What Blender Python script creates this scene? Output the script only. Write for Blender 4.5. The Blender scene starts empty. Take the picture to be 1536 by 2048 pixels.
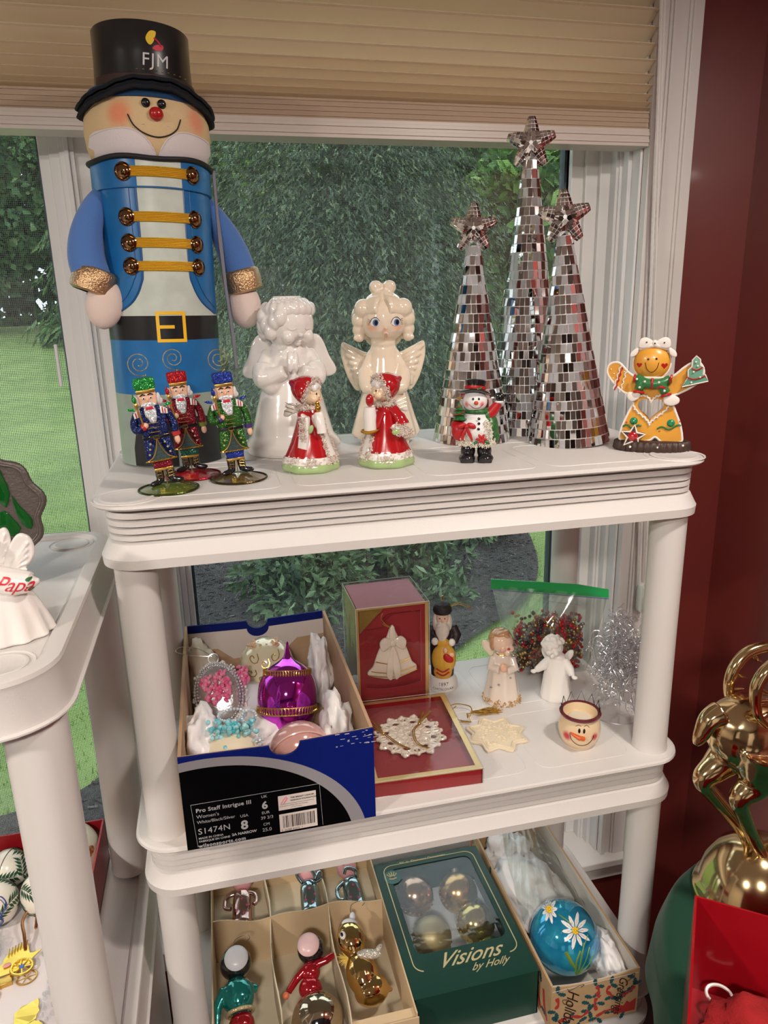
import bpy, bmesh, math, random
import numpy as np
from mathutils import Vector, Matrix, Euler
from mathutils.bvhtree import BVHTree

# ------------------------------------------------------------------ camera, world, lights, exposure
SC = bpy.context.scene
COL = SC.collection
ZT, ZM, ZB = 1.60, 1.0824, 0.5751          # heights of the three visible shelf boards
cam = bpy.data.cameras.new('camera'); camo = bpy.data.objects.new('camera', cam); COL.objects.link(camo)
_r = Vector((0.97242649, -0.23207012, -0.02302553)); _u = Vector((0.08441858, 0.25824728, 0.96238342)); _f = Vector((0.21739415, 0.93779092, -0.27071753))
camo.matrix_world = Matrix(((_r.x, _u.x, -_f.x, 0.1618), (_r.y, _u.y, -_f.y, -0.9374), (_r.z, _u.z, -_f.z, 0.2327 + ZT), (0, 0, 0, 1)))
cam.sensor_fit = 'VERTICAL'; cam.sensor_height = 32; cam.lens = 1450.2 / 2048 * 32; cam.clip_start = .02; cam.clip_end = 300
SC.camera = camo
SC.view_settings.view_transform = 'Standard'; SC.view_settings.look = 'None'
SC.view_settings.exposure = 0.0; SC.view_settings.gamma = 1; SC.view_settings.use_curve_mapping = False
try:
    SC.cycles.use_denoising = True; SC.cycles.max_bounces = 10; SC.cycles.transparent_max_bounces = 24
    SC.cycles.sample_clamp_indirect = 6; SC.cycles.caustics_reflective = True; SC.cycles.caustics_refractive = False
    SC.cycles.blur_glossy = .3
except Exception: pass
w = bpy.data.worlds.new('overcast_sky'); SC.world = w; w.use_nodes = True
nt = w.node_tree; bg = nt.nodes['Background']
tc = nt.nodes.new('ShaderNodeTexCoord'); no = nt.nodes.new('ShaderNodeTexNoise'); no.inputs['Scale'].default_value = 2.2; no.inputs['Detail'].default_value = 6
cr = nt.nodes.new('ShaderNodeValToRGB'); cr.color_ramp.elements[0].position = .35; cr.color_ramp.elements[0].color = (.66, .76, .84, 1)
cr.color_ramp.elements[1].position = .65; cr.color_ramp.elements[1].color = (.95, .98, 1, 1)
nt.links.new(tc.outputs['Generated'], no.inputs['Vector']); nt.links.new(no.outputs['Fac'], cr.inputs['Fac']); nt.links.new(cr.outputs['Color'], bg.inputs['Color'])
bg.inputs['Strength'].default_value = 3.7

def area(name, loc, aim, size, power, color, shape='DISK', sy=None):
    l = bpy.data.lights.new(name, 'AREA'); l.shape = shape; l.size = size; l.energy = power; l.color = color
    if sy: l.size_y = sy
    o = bpy.data.objects.new(name, l); COL.objects.link(o); o.location = loc
    o.rotation_euler = (Vector(aim) - Vector(loc)).to_track_quat('-Z', 'Y').to_euler()
    return o
WARM = (1, .915, .83)
# three round ceiling lamps behind the photographer (fixtures built further down)
LAMPS = [((-.12, -1.95, 2.50), .30, 54), ((.95, -.62, 2.50), .15, 14), ((-1.5, -1.3, 2.50), .20, 50)]
for _l, _s, _p in LAMPS: area('ceiling_lamp_light', _l, (_l[0], _l[1], 0), _s, _p, WARM)
# ------------------------------------------------------------------ helpers
def rnd(a, b): return random.uniform(a, b)
random.seed(7)
MC = {}
def mat(name, col, rough=.5, metal=0, spec=.5, coat=0, bump=0, bscale=200, var=0, vscale=8, col2=None, trans=0, ior=1.45, alpha=1, sheen=0, sss=0, emis=None, bdet=3, coord='Object'):
    if name in MC: return MC[name]
    m = bpy.data.materials.new(name); m.use_nodes = True; n = m.node_tree; b = n.nodes['Principled BSDF']; MC[name] = m
    b.inputs['Base Color'].default_value = (*col, 1); b.inputs['Roughness'].default_value = rough; b.inputs['Metallic'].default_value = metal
    b.inputs['Specular IOR Level'].default_value = spec; b.inputs['Coat Weight'].default_value = coat; b.inputs['Coat Roughness'].default_value = .06
    b.inputs['Transmission Weight'].default_value = trans; b.inputs['IOR'].default_value = ior; b.inputs['Alpha'].default_value = alpha
    b.inputs['Sheen Weight'].default_value = sheen
    if sss: b.inputs['Subsurface Weight'].default_value = sss; b.inputs['Subsurface Scale'].default_value = .01
    if emis: b.inputs['Emission Color'].default_value = (*emis[0], 1); b.inputs['Emission Strength'].default_value = emis[1]
    t = n.nodes.new('ShaderNodeTexCoord')
    if var or col2:
        x = n.nodes.new('ShaderNodeTexNoise'); x.inputs['Scale'].default_value = vscale; x.inputs['Detail'].default_value = 5
        n.links.new(t.outputs[coord], x.inputs['Vector'])
        r = n.nodes.new('ShaderNodeValToRGB'); r.color_ramp.elements[0].position = .35; r.color_ramp.elements[1].position = .65
        c2 = col2 or tuple(c * (1 - var) for c in col)
        r.color_ramp.elements[0].color = (*c2, 1); r.color_ramp.elements[1].color = (*col, 1)
        n.links.new(x.outputs['Fac'], r.inputs['Fac']); n.links.new(r.outputs['Color'], b.inputs['Base Color'])
    if bump:
        x = n.nodes.new('ShaderNodeTexNoise'); x.inputs['Scale'].default_value = bscale; x.inputs['Detail'].default_value = bdet
        n.links.new(t.outputs[coord], x.inputs['Vector'])
        u = n.nodes.new('ShaderNodeBump'); u.inputs['Strength'].default_value = bump; u.inputs['Distance'].default_value = .001
        n.links.new(x.outputs['Fac'], u.inputs['Height']); n.links.new(u.outputs['Normal'], b.inputs['Normal'])
    return m
def glitter(name, col, scale=1500):
    """paint with small flakes that catch the light at many angles"""
    if name in MC: return MC[name]
    m = mat(name, col, .25, .5); n = m.node_tree; b = n.nodes['Principled BSDF']
    t = n.nodes.new('ShaderNodeTexCoord'); v = n.nodes.new('ShaderNodeTexVoronoi'); v.inputs['Scale'].default_value = scale
    n.links.new(t.outputs['Object'], v.inputs['Vector'])
    g = n.nodes.new('ShaderNodeNewGeometry'); s = n.nodes.new('ShaderNodeVectorMath'); s.operation = 'SUBTRACT'; s.inputs[1].default_value = (.5, .5, .5)
    s2 = n.nodes.new('ShaderNodeVectorMath'); s2.operation = 'SCALE'; s2.inputs['Scale'].default_value = .9
    a = n.nodes.new('ShaderNodeVectorMath'); a.operation = 'ADD'; z = n.nodes.new('ShaderNodeVectorMath'); z.operation = 'NORMALIZE'
    n.links.new(v.outputs['Color'], s.inputs[0]); n.links.new(s.outputs[0], s2.inputs[0]); n.links.new(s2.outputs[0], a.inputs[0])
    n.links.new(g.outputs['Normal'], a.inputs[1]); n.links.new(a.outputs[0], z.inputs[0]); n.links.new(z.outputs[0], b.inputs['Normal'])
    return m

def xf(vs, M): return [M @ Vector(v) for v in vs]
def TR(x=0, y=0, z=0, rx=0, ry=0, rz=0, s=1):
    sc = s if isinstance(s, (tuple, list)) else (s, s, s)
    return Matrix.Translation((x, y, z)) @ Euler((math.radians(rx), math.radians(ry), math.radians(rz))).to_matrix().to_4x4() @ Matrix.Diagonal((*sc, 1))
def lathe(prof, seg=40, sx=1, sy=1, fn=None, a0=0, a1=360):
    """prof: list of (r, z); closes at the ends when r == 0"""
    full = abs(a1 - a0) >= 359.9; n = seg if full else seg + 1; V = []; F = []
    for r, z in prof:
        for i in range(n):
            a = math.radians(a0 + (a1 - a0) * i / seg); x, y, zz = r * math.cos(a) * sx, r * math.sin(a) * sy, z
            if fn: x, y, zz = fn(x, y, zz, a)
            V.append((x, y, zz))
    for j in range(len(prof) - 1):
        for i in range(seg):
            k = (i + 1) % n; a, b, c, d = j * n + i, j * n + k, (j + 1) * n + k, (j + 1) * n + i
            if prof[j][0] == 0 and prof[j + 1][0] == 0: continue
            if prof[j][0] == 0: F.append((a, c, d))
            elif prof[j + 1][0] == 0: F.append((a, b, d))
            else: F.append((a, b, c, d))
    return V, F
def ell(c=(0, 0, 0), r=(1, 1, 1), rot=(0, 0, 0), seg=20, rings=12):
    if not isinstance(r, (tuple, list)): r = (r, r, r)
    V, F = lathe([(math.sin(math.pi * i / rings) if 0 < i < rings else 0, -math.cos(math.pi * i / rings)) for i in range(rings + 1)], seg)
    return xf(V, TR(*c, *rot, s=r)), F
def box(a, b, bv=0):
    (x0, y0, z0), (x1, y1, z1) = a, b
    if bv:
        bm = bmesh.new(); bmesh.ops.create_cube(bm, size=1)
        bmesh.ops.transform(bm, matrix=TR((x0 + x1) / 2, (y0 + y1) / 2, (z0 + z1) / 2, s=(x1 - x0, y1 - y0, z1 - z0)), verts=bm.verts)
        bmesh.ops.bevel(bm, geom=list(bm.edges), offset=bv, segments=2, affect='EDGES', profile=.5)
        bm.verts.index_update(); r = [tuple(v.co) for v in bm.verts], [tuple(v.index for v in f.verts) for f in bm.faces]; bm.free(); return r
    V = [(x, y, z) for z in (z0, z1) for x, y in ((x0, y0), (x1, y0), (x1, y1), (x0, y1))]
    return V, [(3, 2, 1, 0), (4, 5, 6, 7), (0, 1, 5, 4), (1, 2, 6, 5), (2, 3, 7, 6), (3, 0, 4, 7)]
def tube(pts, r, seg=8, closed=False, cap=True):
    P = [Vector(p) for p in pts]; n = len(P); V = []; F = []
    rr = r if isinstance(r, (list, tuple)) else [r] * n
    t0 = (P[1] - P[0]).normalized(); nrm = t0.orthogonal().normalized()
    for i in range(n):
        if closed: t = (P[(i + 1) % n] - P[i - 1])
        else: t = P[min(i + 1, n - 1)] - P[max(i - 1, 0)]
        t = t.normalized() if t.length > 1e-9 else t0
        nrm = nrm - t * nrm.dot(t); nrm = nrm.normalized() if nrm.length > 1e-6 else t.orthogonal().normalized()
        bn = t.cross(nrm)
        for k in range(seg):
            a = 2 * math.pi * k / seg; V.append(tuple(P[i] + (nrm * math.cos(a) + bn * math.sin(a)) * rr[i]))
    for i in range(n if closed else n - 1):
        j = (i + 1) % n
        for k in range(seg):
            l = (k + 1) % seg; F.append((i * seg + k, i * seg + l, j * seg + l, j * seg + k))
    if cap and not closed: F.append(tuple(range(seg - 1, -1, -1))); F.append(tuple((n - 1) * seg + k for k in range(seg)))
    return V, F
def spline(ctrl, n=8, closed=False):
    P = [Vector(p) for p in ctrl]; m = len(P); out = []
    for i in range(m if closed else m - 1):
        if closed: a, b, c, d = P[i - 1], P[i], P[(i + 1) % m], P[(i + 2) % m]
        else: a, b, c, d = P[max(i - 1, 0)], P[i], P[i + 1], P[min(i + 2, m - 1)]
        for k in range(n):
            t = k / n; out.append(.5 * ((2 * b) + (c - a) * t + (2 * a - 5 * b + 4 * c - d) * t * t + (3 * b - a - 3 * c + d) * t ** 3))
    if not closed: out.append(P[-1])
    return out
def poly2(ctrl, n=6):
    return [(p[0], p[1]) for p in spline([(x, y, 0) for x, y in ctrl], n, True)]
def prism(pts, y0, y1, bv=0):
    """outline in x,z extruded between y0 (front) and y1"""
    bm = bmesh.new(); vs = [bm.verts.new((x, y0, z)) for x, z in pts]; f = bm.faces.new(vs)
    e = bmesh.ops.extrude_face_region(bm, geom=[f]); bmesh.ops.translate(bm, vec=(0, y1 - y0, 0), verts=[v for v in e['geom'] if isinstance(v, bmesh.types.BMVert)])
    bmesh.ops.recalc_face_normals(bm, faces=bm.faces)
    if bv:
        ed = [e for e in bm.edges if abs(e.verts[0].co.y - e.verts[1].co.y) < 1e-6]
        bmesh.ops.bevel(bm, geom=ed, offset=bv, segments=2, affect='EDGES', profile=.5)
    bmesh.ops.triangulate(bm, faces=[f for f in bm.faces if len(f.verts) > 4])
    bm.verts.index_update(); r = [tuple(v.co) for v in bm.verts], [tuple(v.index for v in f.verts) for f in bm.faces]; bm.free(); return r
def prism_hole(outer, inner, y0, y1):
    from mathutils.geometry import tessellate_polygon
    A = [Vector((x, z, 0)) for x, z in outer]; B = [Vector((x, z, 0)) for x, z in inner]; T = tessellate_polygon([A, B]); P = A + B; n = len(P); na = len(A)
    V = [(q.x, y0, q.y) for q in P] + [(q.x, y1, q.y) for q in P]; F = [tuple(t) for t in T] + [tuple(n + i for i in reversed(t)) for t in T]
    for st, cnt in ((0, na), (na, n - na)):
        for i in range(cnt): a, b = st + i, st + (i + 1) % cnt; F.append((a, b, n + b, n + a))
    bm = bmesh.new(); vs = [bm.verts.new(v) for v in V]
    for f in F:
        try: bm.faces.new([vs[i] for i in f])
        except ValueError: pass
    bmesh.ops.recalc_face_normals(bm, faces=bm.faces); bm.verts.index_update(); r = [tuple(v.co) for v in bm.verts], [tuple(v.index for v in f.verts) for f in bm.faces]; bm.free(); return r
def sheet(pts, step=.4):
    """flat x,z outline cut into cells of `step` so that it can follow a curved surface"""
    bm = bmesh.new(); bm.faces.new([bm.verts.new((x, 0, z)) for x, z in pts])
    xs = [p[0] for p in pts]; zs = [p[1] for p in pts]
    for ax, lo, hi in ((0, min(xs), max(xs)), (2, min(zs), max(zs))):
        k = lo + step
        while k < hi:
            co = [0, 0, 0]; co[ax] = k; nn = [0, 0, 0]; nn[ax] = 1
            bmesh.ops.bisect_plane(bm, geom=bm.verts[:] + bm.edges[:] + bm.faces[:], plane_co=co, plane_no=nn); k += step
    bmesh.ops.triangulate(bm, faces=bm.faces)
    bm.verts.index_update(); r = [tuple(v.co) for v in bm.verts], [tuple(v.index for v in f.verts) for f in bm.faces]; bm.free(); return r
class MB:
    def __init__(s): s.v = []; s.f = []; s.m = []; s.s = []
    def add(s, g, mi=0, M=None, smooth=True):
        V, F = g; o = len(s.v); s.v += [tuple(v) for v in (xf(V, M) if M is not None else V)]
        s.f += [tuple(i + o for i in f) for f in F]; s.m += [mi] * len(F); s.s += [smooth] * len(F); return s
    def geo(s): return s.v, s.f
def mesh(name, mb, mats, u=1):
    me = bpy.data.meshes.new(name); me.from_pydata([(x * u, y * u, z * u) for x, y, z in mb.v], [], mb.f)
    for m in (mats if isinstance(mats, (list, tuple)) else [mats]): me.materials.append(m)
    me.polygons.foreach_set('material_index', mb.m); me.polygons.foreach_set('use_smooth', mb.s); me.update(); return me
def tag(o, label=None, cat=None, group=None, kind=None):
    if label: o['label'] = label
    if cat: o['category'] = cat
    if group: o['group'] = group
    if kind: o['kind'] = kind
    return o
def obj(name, mb, mats, parent=None, u=1, label=None, kind=None, auto=True, loc=None, rot=None):
    if not isinstance(mb, MB):
        g = mb; mb = MB(); mb.add(g)
    me = mesh(name, mb, mats, u); o = bpy.data.objects.new(name, me); COL.objects.link(o)
    if auto and any(mb.s): 
        try: me.set_sharp_from_angle(angle=math.radians(50))
        except Exception: pass
    if parent: o.parent = parent
    if loc: o.location = loc
    if rot: o.rotation_euler = [math.radians(a) for a in rot]
    if label: o['label'] = label
    if kind: o['kind'] = kind
    return o
def thing(name, label, cat, loc=(0, 0, 0), rz=0, group=None, rx=0, ry=0):
    o = bpy.data.objects.new(name, None); COL.objects.link(o); o.empty_display_size = .02
    o.location = loc; o.rotation_euler = (math.radians(rx), math.radians(ry), math.radians(rz)); return tag(o, label, cat, group)
def part(name, mb, mats, parent, label=None, kind=None, u=.01, auto=True): return obj(name, mb, mats, parent, u, label, kind, auto)
def blob(mb, vox, smooth=6, fac=.6):
    """fuse overlapping volumes into one continuous skin; returns (verts, faces)"""
    me = bpy.data.meshes.new('tmp'); me.from_pydata(mb.v, [], mb.f); o = bpy.data.objects.new('tmp', me); COL.objects.link(o)
    r = o.modifiers.new('r', 'REMESH'); r.mode = 'VOXEL'; r.voxel_size = vox
    if smooth: s = o.modifiers.new('s', 'SMOOTH'); s.iterations = smooth; s.factor = fac
    ev = o.evaluated_get(bpy.context.evaluated_depsgraph_get()); m2 = ev.to_mesh()
    V = [tuple(v.co) for v in m2.vertices]; F = [tuple(p.vertices) for p in m2.polygons]; ev.to_mesh_clear()
    bpy.data.objects.remove(o); bpy.data.meshes.remove(me); return V, F
def bvh(g): return BVHTree.FromPolygons([tuple(v) for v in g[0]], g[1])
class Stick:
    """maps a flat x,z drawing on to a surface along `d` (default: from the front, +y)"""
    def __init__(s, g, org=(0, -50, 0), d=(0, 1, 0), right=(1, 0, 0), up=(0, 0, 1), off=.03):
        s.t = g if isinstance(g, BVHTree) else bvh(g); s.o = Vector(org); s.d = Vector(d).normalized(); s.r = Vector(right); s.u = Vector(up); s.off = off
    def p(s, x, z, off=None):
        q = s.o + s.r * x + s.u * z; h = s.t.ray_cast(q, s.d)
        if h[0] is None: 
            h = s.t.find_nearest(q - s.d * 0); return Vector(h[0]) + (-s.d) * (s.off if off is None else off)
        n = h[1] if h[1].dot(s.d) < 0 else -h[1]
        return h[0] + n * (s.off if off is None else off)
    def area(s, pts, step=.3, off=None):
        V, F = sheet(pts, step); return [s.p(v[0], v[2], off) for v in V], F
    def line(s, pts, r, n=5, seg=6, closed=False, off=None):
        c = spline([(x, 0, z) for x, z in pts], n, closed) if n > 1 else [Vector((x, 0, z)) for x, z in pts]
        return tube([s.p(q.x, q.z, off) for q in c], r, seg, closed)
    def text(s, g, x=0, z=0): return [s.p(v[0] + x, v[2] + z) for v in g[0]], g[1]
def circ(cx, cz, r, n=16, rz=None):
    return [(cx + r * math.cos(2 * math.pi * i / n), cz + (rz or r) * math.sin(2 * math.pi * i / n)) for i in range(n)]
def text2d(s, size=1, shear=0, align='LEFT', bold=0, space=1, sub=0, res=3):
    """lettering as a flat x,z mesh"""
    c = bpy.data.curves.new('t', 'FONT'); c.body = s; c.size = size; c.shear = shear; c.align_x = align; c.offset = bold; c.space_character = space; c.resolution_u = res
    o = bpy.data.objects.new('t', c); COL.objects.link(o); ev = o.evaluated_get(bpy.context.evaluated_depsgraph_get()); m = ev.to_mesh()
    V = [(v.co.x, 0, v.co.y) for v in m.vertices]; F = [tuple(p.vertices) for p in m.polygons]; ev.to_mesh_clear()
    bpy.data.objects.remove(o); bpy.data.curves.remove(c)
    if sub:
        bm = bmesh.new(); vs = [bm.verts.new(v) for v in V]
        for f in F:
            try: bm.faces.new([vs[i] for i in f])
            except ValueError: pass
        lo = min(v[0] for v in V); hi = max(v[0] for v in V); k = lo + sub
        while k < hi: bmesh.ops.bisect_plane(bm, geom=bm.verts[:] + bm.edges[:] + bm.faces[:], plane_co=(k, 0, 0), plane_no=(1, 0, 0)); k += sub
        bm.verts.index_update(); V = [tuple(v.co) for v in bm.verts]; F = [tuple(v.index for v in f.verts) for f in bm.faces]; bm.free()
    return V, F
def at(g, M): return xf(g[0], M), g[1]
def clone(root):
    c = root.copy(); COL.objects.link(c)
    for ch in list(root.children):
        d = ch.copy(); COL.objects.link(d); d.parent = c
        for g in list(ch.children): e = g.copy(); COL.objects.link(e); e.parent = d
    return c
def bulk(name, V, F, mats, parent=None, mi=None, smooth=False, kind=None):
    """numpy arrays -> mesh; F is an (n, k) array"""
    V = np.asarray(V, dtype=np.float32); F = np.asarray(F, dtype=np.int32); me = bpy.data.meshes.new(name); n, k = F.shape
    me.vertices.add(len(V)); me.vertices.foreach_set('co', V.ravel()); me.loops.add(n * k); me.loops.foreach_set('vertex_index', F.ravel())
    me.polygons.add(n); me.polygons.foreach_set('loop_start', np.arange(0, n * k, k, dtype=np.int32)); me.polygons.foreach_set('loop_total', np.full(n, k, dtype=np.int32))
    for m in (mats if isinstance(mats, (list, tuple)) else [mats]): me.materials.append(m)
    if mi is not None: me.polygons.foreach_set('material_index', np.asarray(mi, dtype=np.int32))
    me.polygons.foreach_set('use_smooth', np.full(n, smooth, dtype=bool)); me.update(calc_edges=True)
    o = bpy.data.objects.new(name, me); COL.objects.link(o)
    if parent: o.parent = parent
    if kind: o['kind'] = kind
    return o
def scatter(g, Ms):
    """many copies of one small mesh as arrays; Ms is a list of 4x4 matrices"""
    V = np.array([tuple(v) for v in g[0]]); F = np.array(g[1]); A = np.array([np.array(m) for m in Ms])
    W = np.einsum('nij,vj->nvi', A[:, :3, :3], V) + A[:, None, :3, 3]
    FF = F[None] + (np.arange(len(Ms)) * len(V))[:, None, None]
    return W.reshape(-1, 3), FF.reshape(-1, F.shape[1])
# ------------------------------------------------------------------ materials of the setting
white_trim = mat('white_trim', (.70, .665, .64), .38, bump=.08, bscale=60)
vinyl = mat('white_vinyl', (.72, .71, .70), .3)
plaster = mat('textured_vinyl', (.74, .72, .70), .55, bump=.6, bscale=420)
redpaint = mat('dark_red_wall_paint', (.150, .021, .017), .32, spec=1, coat=.5, bump=.12, bscale=260, coord='Generated')
ceilm = mat('ceiling_paint', (.78, .76, .73), .8)
carpet = mat('dark_carpet', (.050, .028, .024), .95, bump=.5, bscale=300)

def thinfresnel(n, ior):
    """Fresnel factor of a thin clear sheet, the same from both sides"""
    f = n.nodes.new('ShaderNodeFresnel'); g = n.nodes.new('ShaderNodeNewGeometry'); m = n.nodes.new('ShaderNodeMapRange')
    m.inputs['To Min'].default_value = ior; m.inputs['To Max'].default_value = 1 / ior; n.links.new(g.outputs['Backfacing'], m.inputs['Value']); n.links.new(m.outputs[0], f.inputs['IOR']); return f
def glassmat():
    m = bpy.data.materials.new('window_glass'); m.use_nodes = True; n = m.node_tree; n.nodes.clear()
    o = n.nodes.new('ShaderNodeOutputMaterial'); x = n.nodes.new('ShaderNodeMixShader'); t = n.nodes.new('ShaderNodeBsdfTransparent'); g = n.nodes.new('ShaderNodeBsdfGlossy')
    g.inputs['Roughness'].default_value = .02; f = thinfresnel(n, 1.45); t.inputs['Color'].default_value = (.93, .96, .95, 1)
    n.links.new(f.outputs[0], x.inputs[0]); n.links.new(t.outputs[0], x.inputs[1]); n.links.new(g.outputs[0], x.inputs[2]); n.links.new(x.outputs[0], o.inputs[0]); return m
def screenmat():
    """woven insect screen: grey wires, open cells"""
    m = bpy.data.materials.new('insect_screen'); m.use_nodes = True; n = m.node_tree; n.nodes.clear()
    o = n.nodes.new('ShaderNodeOutputMaterial'); x = n.nodes.new('ShaderNodeMixShader'); t = n.nodes.new('ShaderNodeBsdfTransparent'); g = n.nodes.new('ShaderNodeBsdfDiffuse')
    g.inputs['Color'].default_value = (.20, .21, .22, 1)
    tc = n.nodes.new('ShaderNodeTexCoord'); sp = n.nodes.new('ShaderNodeSeparateXYZ'); n.links.new(tc.outputs['Object'], sp.inputs[0]); outs = []
    for ax in ('X', 'Z'):
        a = n.nodes.new('ShaderNodeMath'); a.operation = 'MULTIPLY'; a.inputs[1].default_value = 1 / .0034; n.links.new(sp.outputs[ax], a.inputs[0])
        b = n.nodes.new('ShaderNodeMath'); b.operation = 'FRACT'; n.links.new(a.outputs[0], b.inputs[0])
        c = n.nodes.new('ShaderNodeMath'); c.operation = 'LESS_THAN'; c.inputs[1].default_value = .21; n.links.new(b.outputs[0], c.inputs[0]); outs.append(c)
    k = n.nodes.new('ShaderNodeMath'); k.operation = 'MAXIMUM'; n.links.new(outs[0].outputs[0], k.inputs[0]); n.links.new(outs[1].outputs[0], k.inputs[1])
    n.links.new(k.outputs[0], x.inputs[0]); n.links.new(t.outputs[0], x.inputs[1]); n.links.new(g.outputs[0], x.inputs[2]); n.links.new(x.outputs[0], o.inputs[0]); return m
glass = glassmat(); screen = screenmat()
def struct(name, mb, m, parent=None, **k): return obj(name, mb, m, parent, kind=None if parent else 'structure', **k)
def boxes(*bs, bv=0):
    mb = MB()
    for a, b in bs: mb.add(box(a, b, bv), smooth=False)
    return mb

# ------------------------------------------------------------------ room shell
X0, X1, Y0, YW, CE = -3.2, 1.31, -3.6, .50, 2.62
WX0, WX1, WZ0, WZ1 = -1.12, 1.05, .42, 2.50
struct('floor', boxes(((X0, Y0, -.05), (X1, YW, 0))), carpet)
struct('ceiling', boxes(((X0, Y0, CE), (X1, YW, CE + .05))), ceilm)
struct('wall_right', boxes(((X1, Y0, 0), (X1 + .1, YW + .15, CE))), redpaint)
struct('wall_left', boxes(((X0 - .1, Y0, 0), (X0, YW + .15, CE))), mat('cream_wall_paint', (.62, .55, .47), .6))
struct('wall_front', boxes(((X0, Y0 - .1, 0), (X1, Y0, CE))), mat('dark_brown_wall_paint', (.065, .038, .032), .6))
struct('wall_back', boxes(((X0, YW, 0), (WX0, YW + .15, CE)), ((WX1, YW, 0), (X1, YW + .15, CE)), ((WX0, YW, 0), (WX1, YW + .15, WZ0)), ((WX0, YW, WZ1), (WX1, YW + .15, CE))), redpaint)
struct('added_door_1', boxes(((-.1, Y0, 0), (.75, Y0 + .05, 2.05)), ((-1.9, Y0, .9), (-1.0, Y0 + .04, 2.1)), bv=.004), white_trim)  # unseen white door and wall panel, added to give the mirror tiles bright reflections
struct('trim_10', boxes(((-.2, Y0, 0), (-.1, Y0 + .06, 2.15)), ((.75, Y0, 0), (.85, Y0 + .06, 2.15)), ((-.2, Y0, 2.05), (.85, Y0 + .06, 2.15))), white_trim)  # frame of the added door, likewise out of view
# casing with a stepped moulding, sill and apron
def casing(x0, x1, flip=1):
    mb = MB(); w = x1 - x0
    for a, b, d in ((0, .12, .020), (.12, .30, .014), (.30, .36, .018), (.36, .70, .022), (.70, .76, .026), (.76, 1, .030)):
        if flip < 0: a, b = 1 - b, 1 - a
        mb.add(box((x0 + a * w, YW - d, WZ0 + .02), (x0 + b * w, YW, WZ1 + .09), .001), smooth=False)
    return mb
struct('trim_1', casing(WX1, WX1 + .092), white_trim)
struct('trim_2', casing(WX0 - .092, WX0, -1), white_trim)
struct('trim_3', boxes(((WX0 - .09, YW - .028, WZ1), (WX1 + .09, YW, WZ1 + .09)), bv=.002), white_trim)
struct('trim_4', boxes(((WX0 - .12, .455, WZ0), (WX1 + .115, YW + .12, WZ0 + .02)), ((WX0 - .1, .474, WZ0 - .022), (WX1 + .098, YW, WZ0)), ((WX0 - .1, .482, WZ0 - .058), (WX1 + .096, YW, WZ0 - .022)), bv=.003), white_trim)
# jamb at the right side: steps from the room towards the sash
struct('trim_5', boxes(((1.044, .50, WZ0 + .02), (1.05, .53, WZ1)), ((1.036, .53, WZ0 + .02), (1.05, .552, WZ1)), ((1.030, .552, WZ0 + .02), (1.05, .556, WZ1)), ((1.024, .556, WZ0 + .02), (1.05, .60, WZ1)), bv=.0015), vinyl)
def window(name, xa, xb, glass_l, glass_r, right_steps):
    root = bpy.data.objects.new(name, None); COL.objects.link(root); root['kind'] = 'structure'; root.location = ((xa + xb) / 2, .6, WZ0)
    def L(mb): mb.v = [(x - root.location.x, y - .6, z - WZ0) for x, y, z in mb.v]; return mb
    z0, z1 = WZ0 + .02, WZ1; gz = .525
    fr = MB()
    for x0, x1, ya in ((xa, glass_l, .60), (glass_r, xb, .60)):
        k = 3 if x1 - x0 > .03 else 1; ww = (x1 - x0) / k
        for i in range(k):
            j = i if x0 >= glass_r - .001 else k - 1 - i
            fr.add(box((x0 + i * ww, ya - .010 * j, z0), (x0 + (i + 1) * ww, .65, z1), .0018), smooth=False)
    fr.add(box((glass_l, .60, z0), (glass_r, .65, z0 + .045), .002), smooth=False); fr.add(box((glass_l, .612, z0 + .045), (glass_r, .65, gz), .002), smooth=False); fr.add(box((glass_l, .60, z1 - .08), (glass_r, .65, z1), .002), smooth=False)
    obj('sash_frame', L(fr), vinyl, root)
    if right_steps: obj('screen_frame', L(boxes(((glass_r, .613, gz), (glass_r + .034, .622, z1 - .08)))), mat('grey_screen_strip', (.20, .23, .27), .7, bump=1, bscale=900), root)
    gs = MB(); 
    for x0, x1 in ((glass_l, glass_l + .006), (glass_r - .006, glass_r)): gs.add(box((x0, .622, gz), (x1, .645, z1 - .08)), smooth=False)
    obj('glazing_seal', L(gs), mat('dark_seal', (.05, .07, .09), .5), root)
    obj('glass_pane', L(boxes(((glass_l, .628, gz), (glass_r, .630, z1 - .08)))), glass, root)
    me = obj('insect_screen', L(boxes(((glass_l - .001, .6462, gz), (glass_r + .001, .6464, z1 - .08)))), screen, root)
    return root
wl = window('window_1', -1.05, -.05, -1.0, -.106, 0)
wm = window('window_2', .05, 1.03, .086, .945, 3)
obj('latch', boxes(((-.125, .594, 1.70), (-.119, .602, 1.78)), bv=.0015), vinyl, None).name = 'trim_9'; bpy.data.objects['trim_9']['kind'] = 'structure'
struct('trim_6', boxes(((-.045, .585, WZ0 + .02), (.045, .66, WZ1)), bv=.002), plaster)
struct('trim_7', boxes(((-.05, .578, WZ0 + .02), (-.042, .66, WZ1)), ((.040, .578, WZ0 + .02), (.05, .66, WZ1)), ((-.058, .572, WZ0 + .02), (-.050, .60, WZ1)), ((.050, .572, WZ0 + .02), (.056, .60, WZ1)), bv=.0012), vinyl)
struct('trim_8', boxes(((WX0, .56, WZ0 + .02), (-1.05, .66, WZ1)), ((1.03, .60, WZ0 + .02), (1.05, .66, WZ1))), vinyl)

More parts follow.
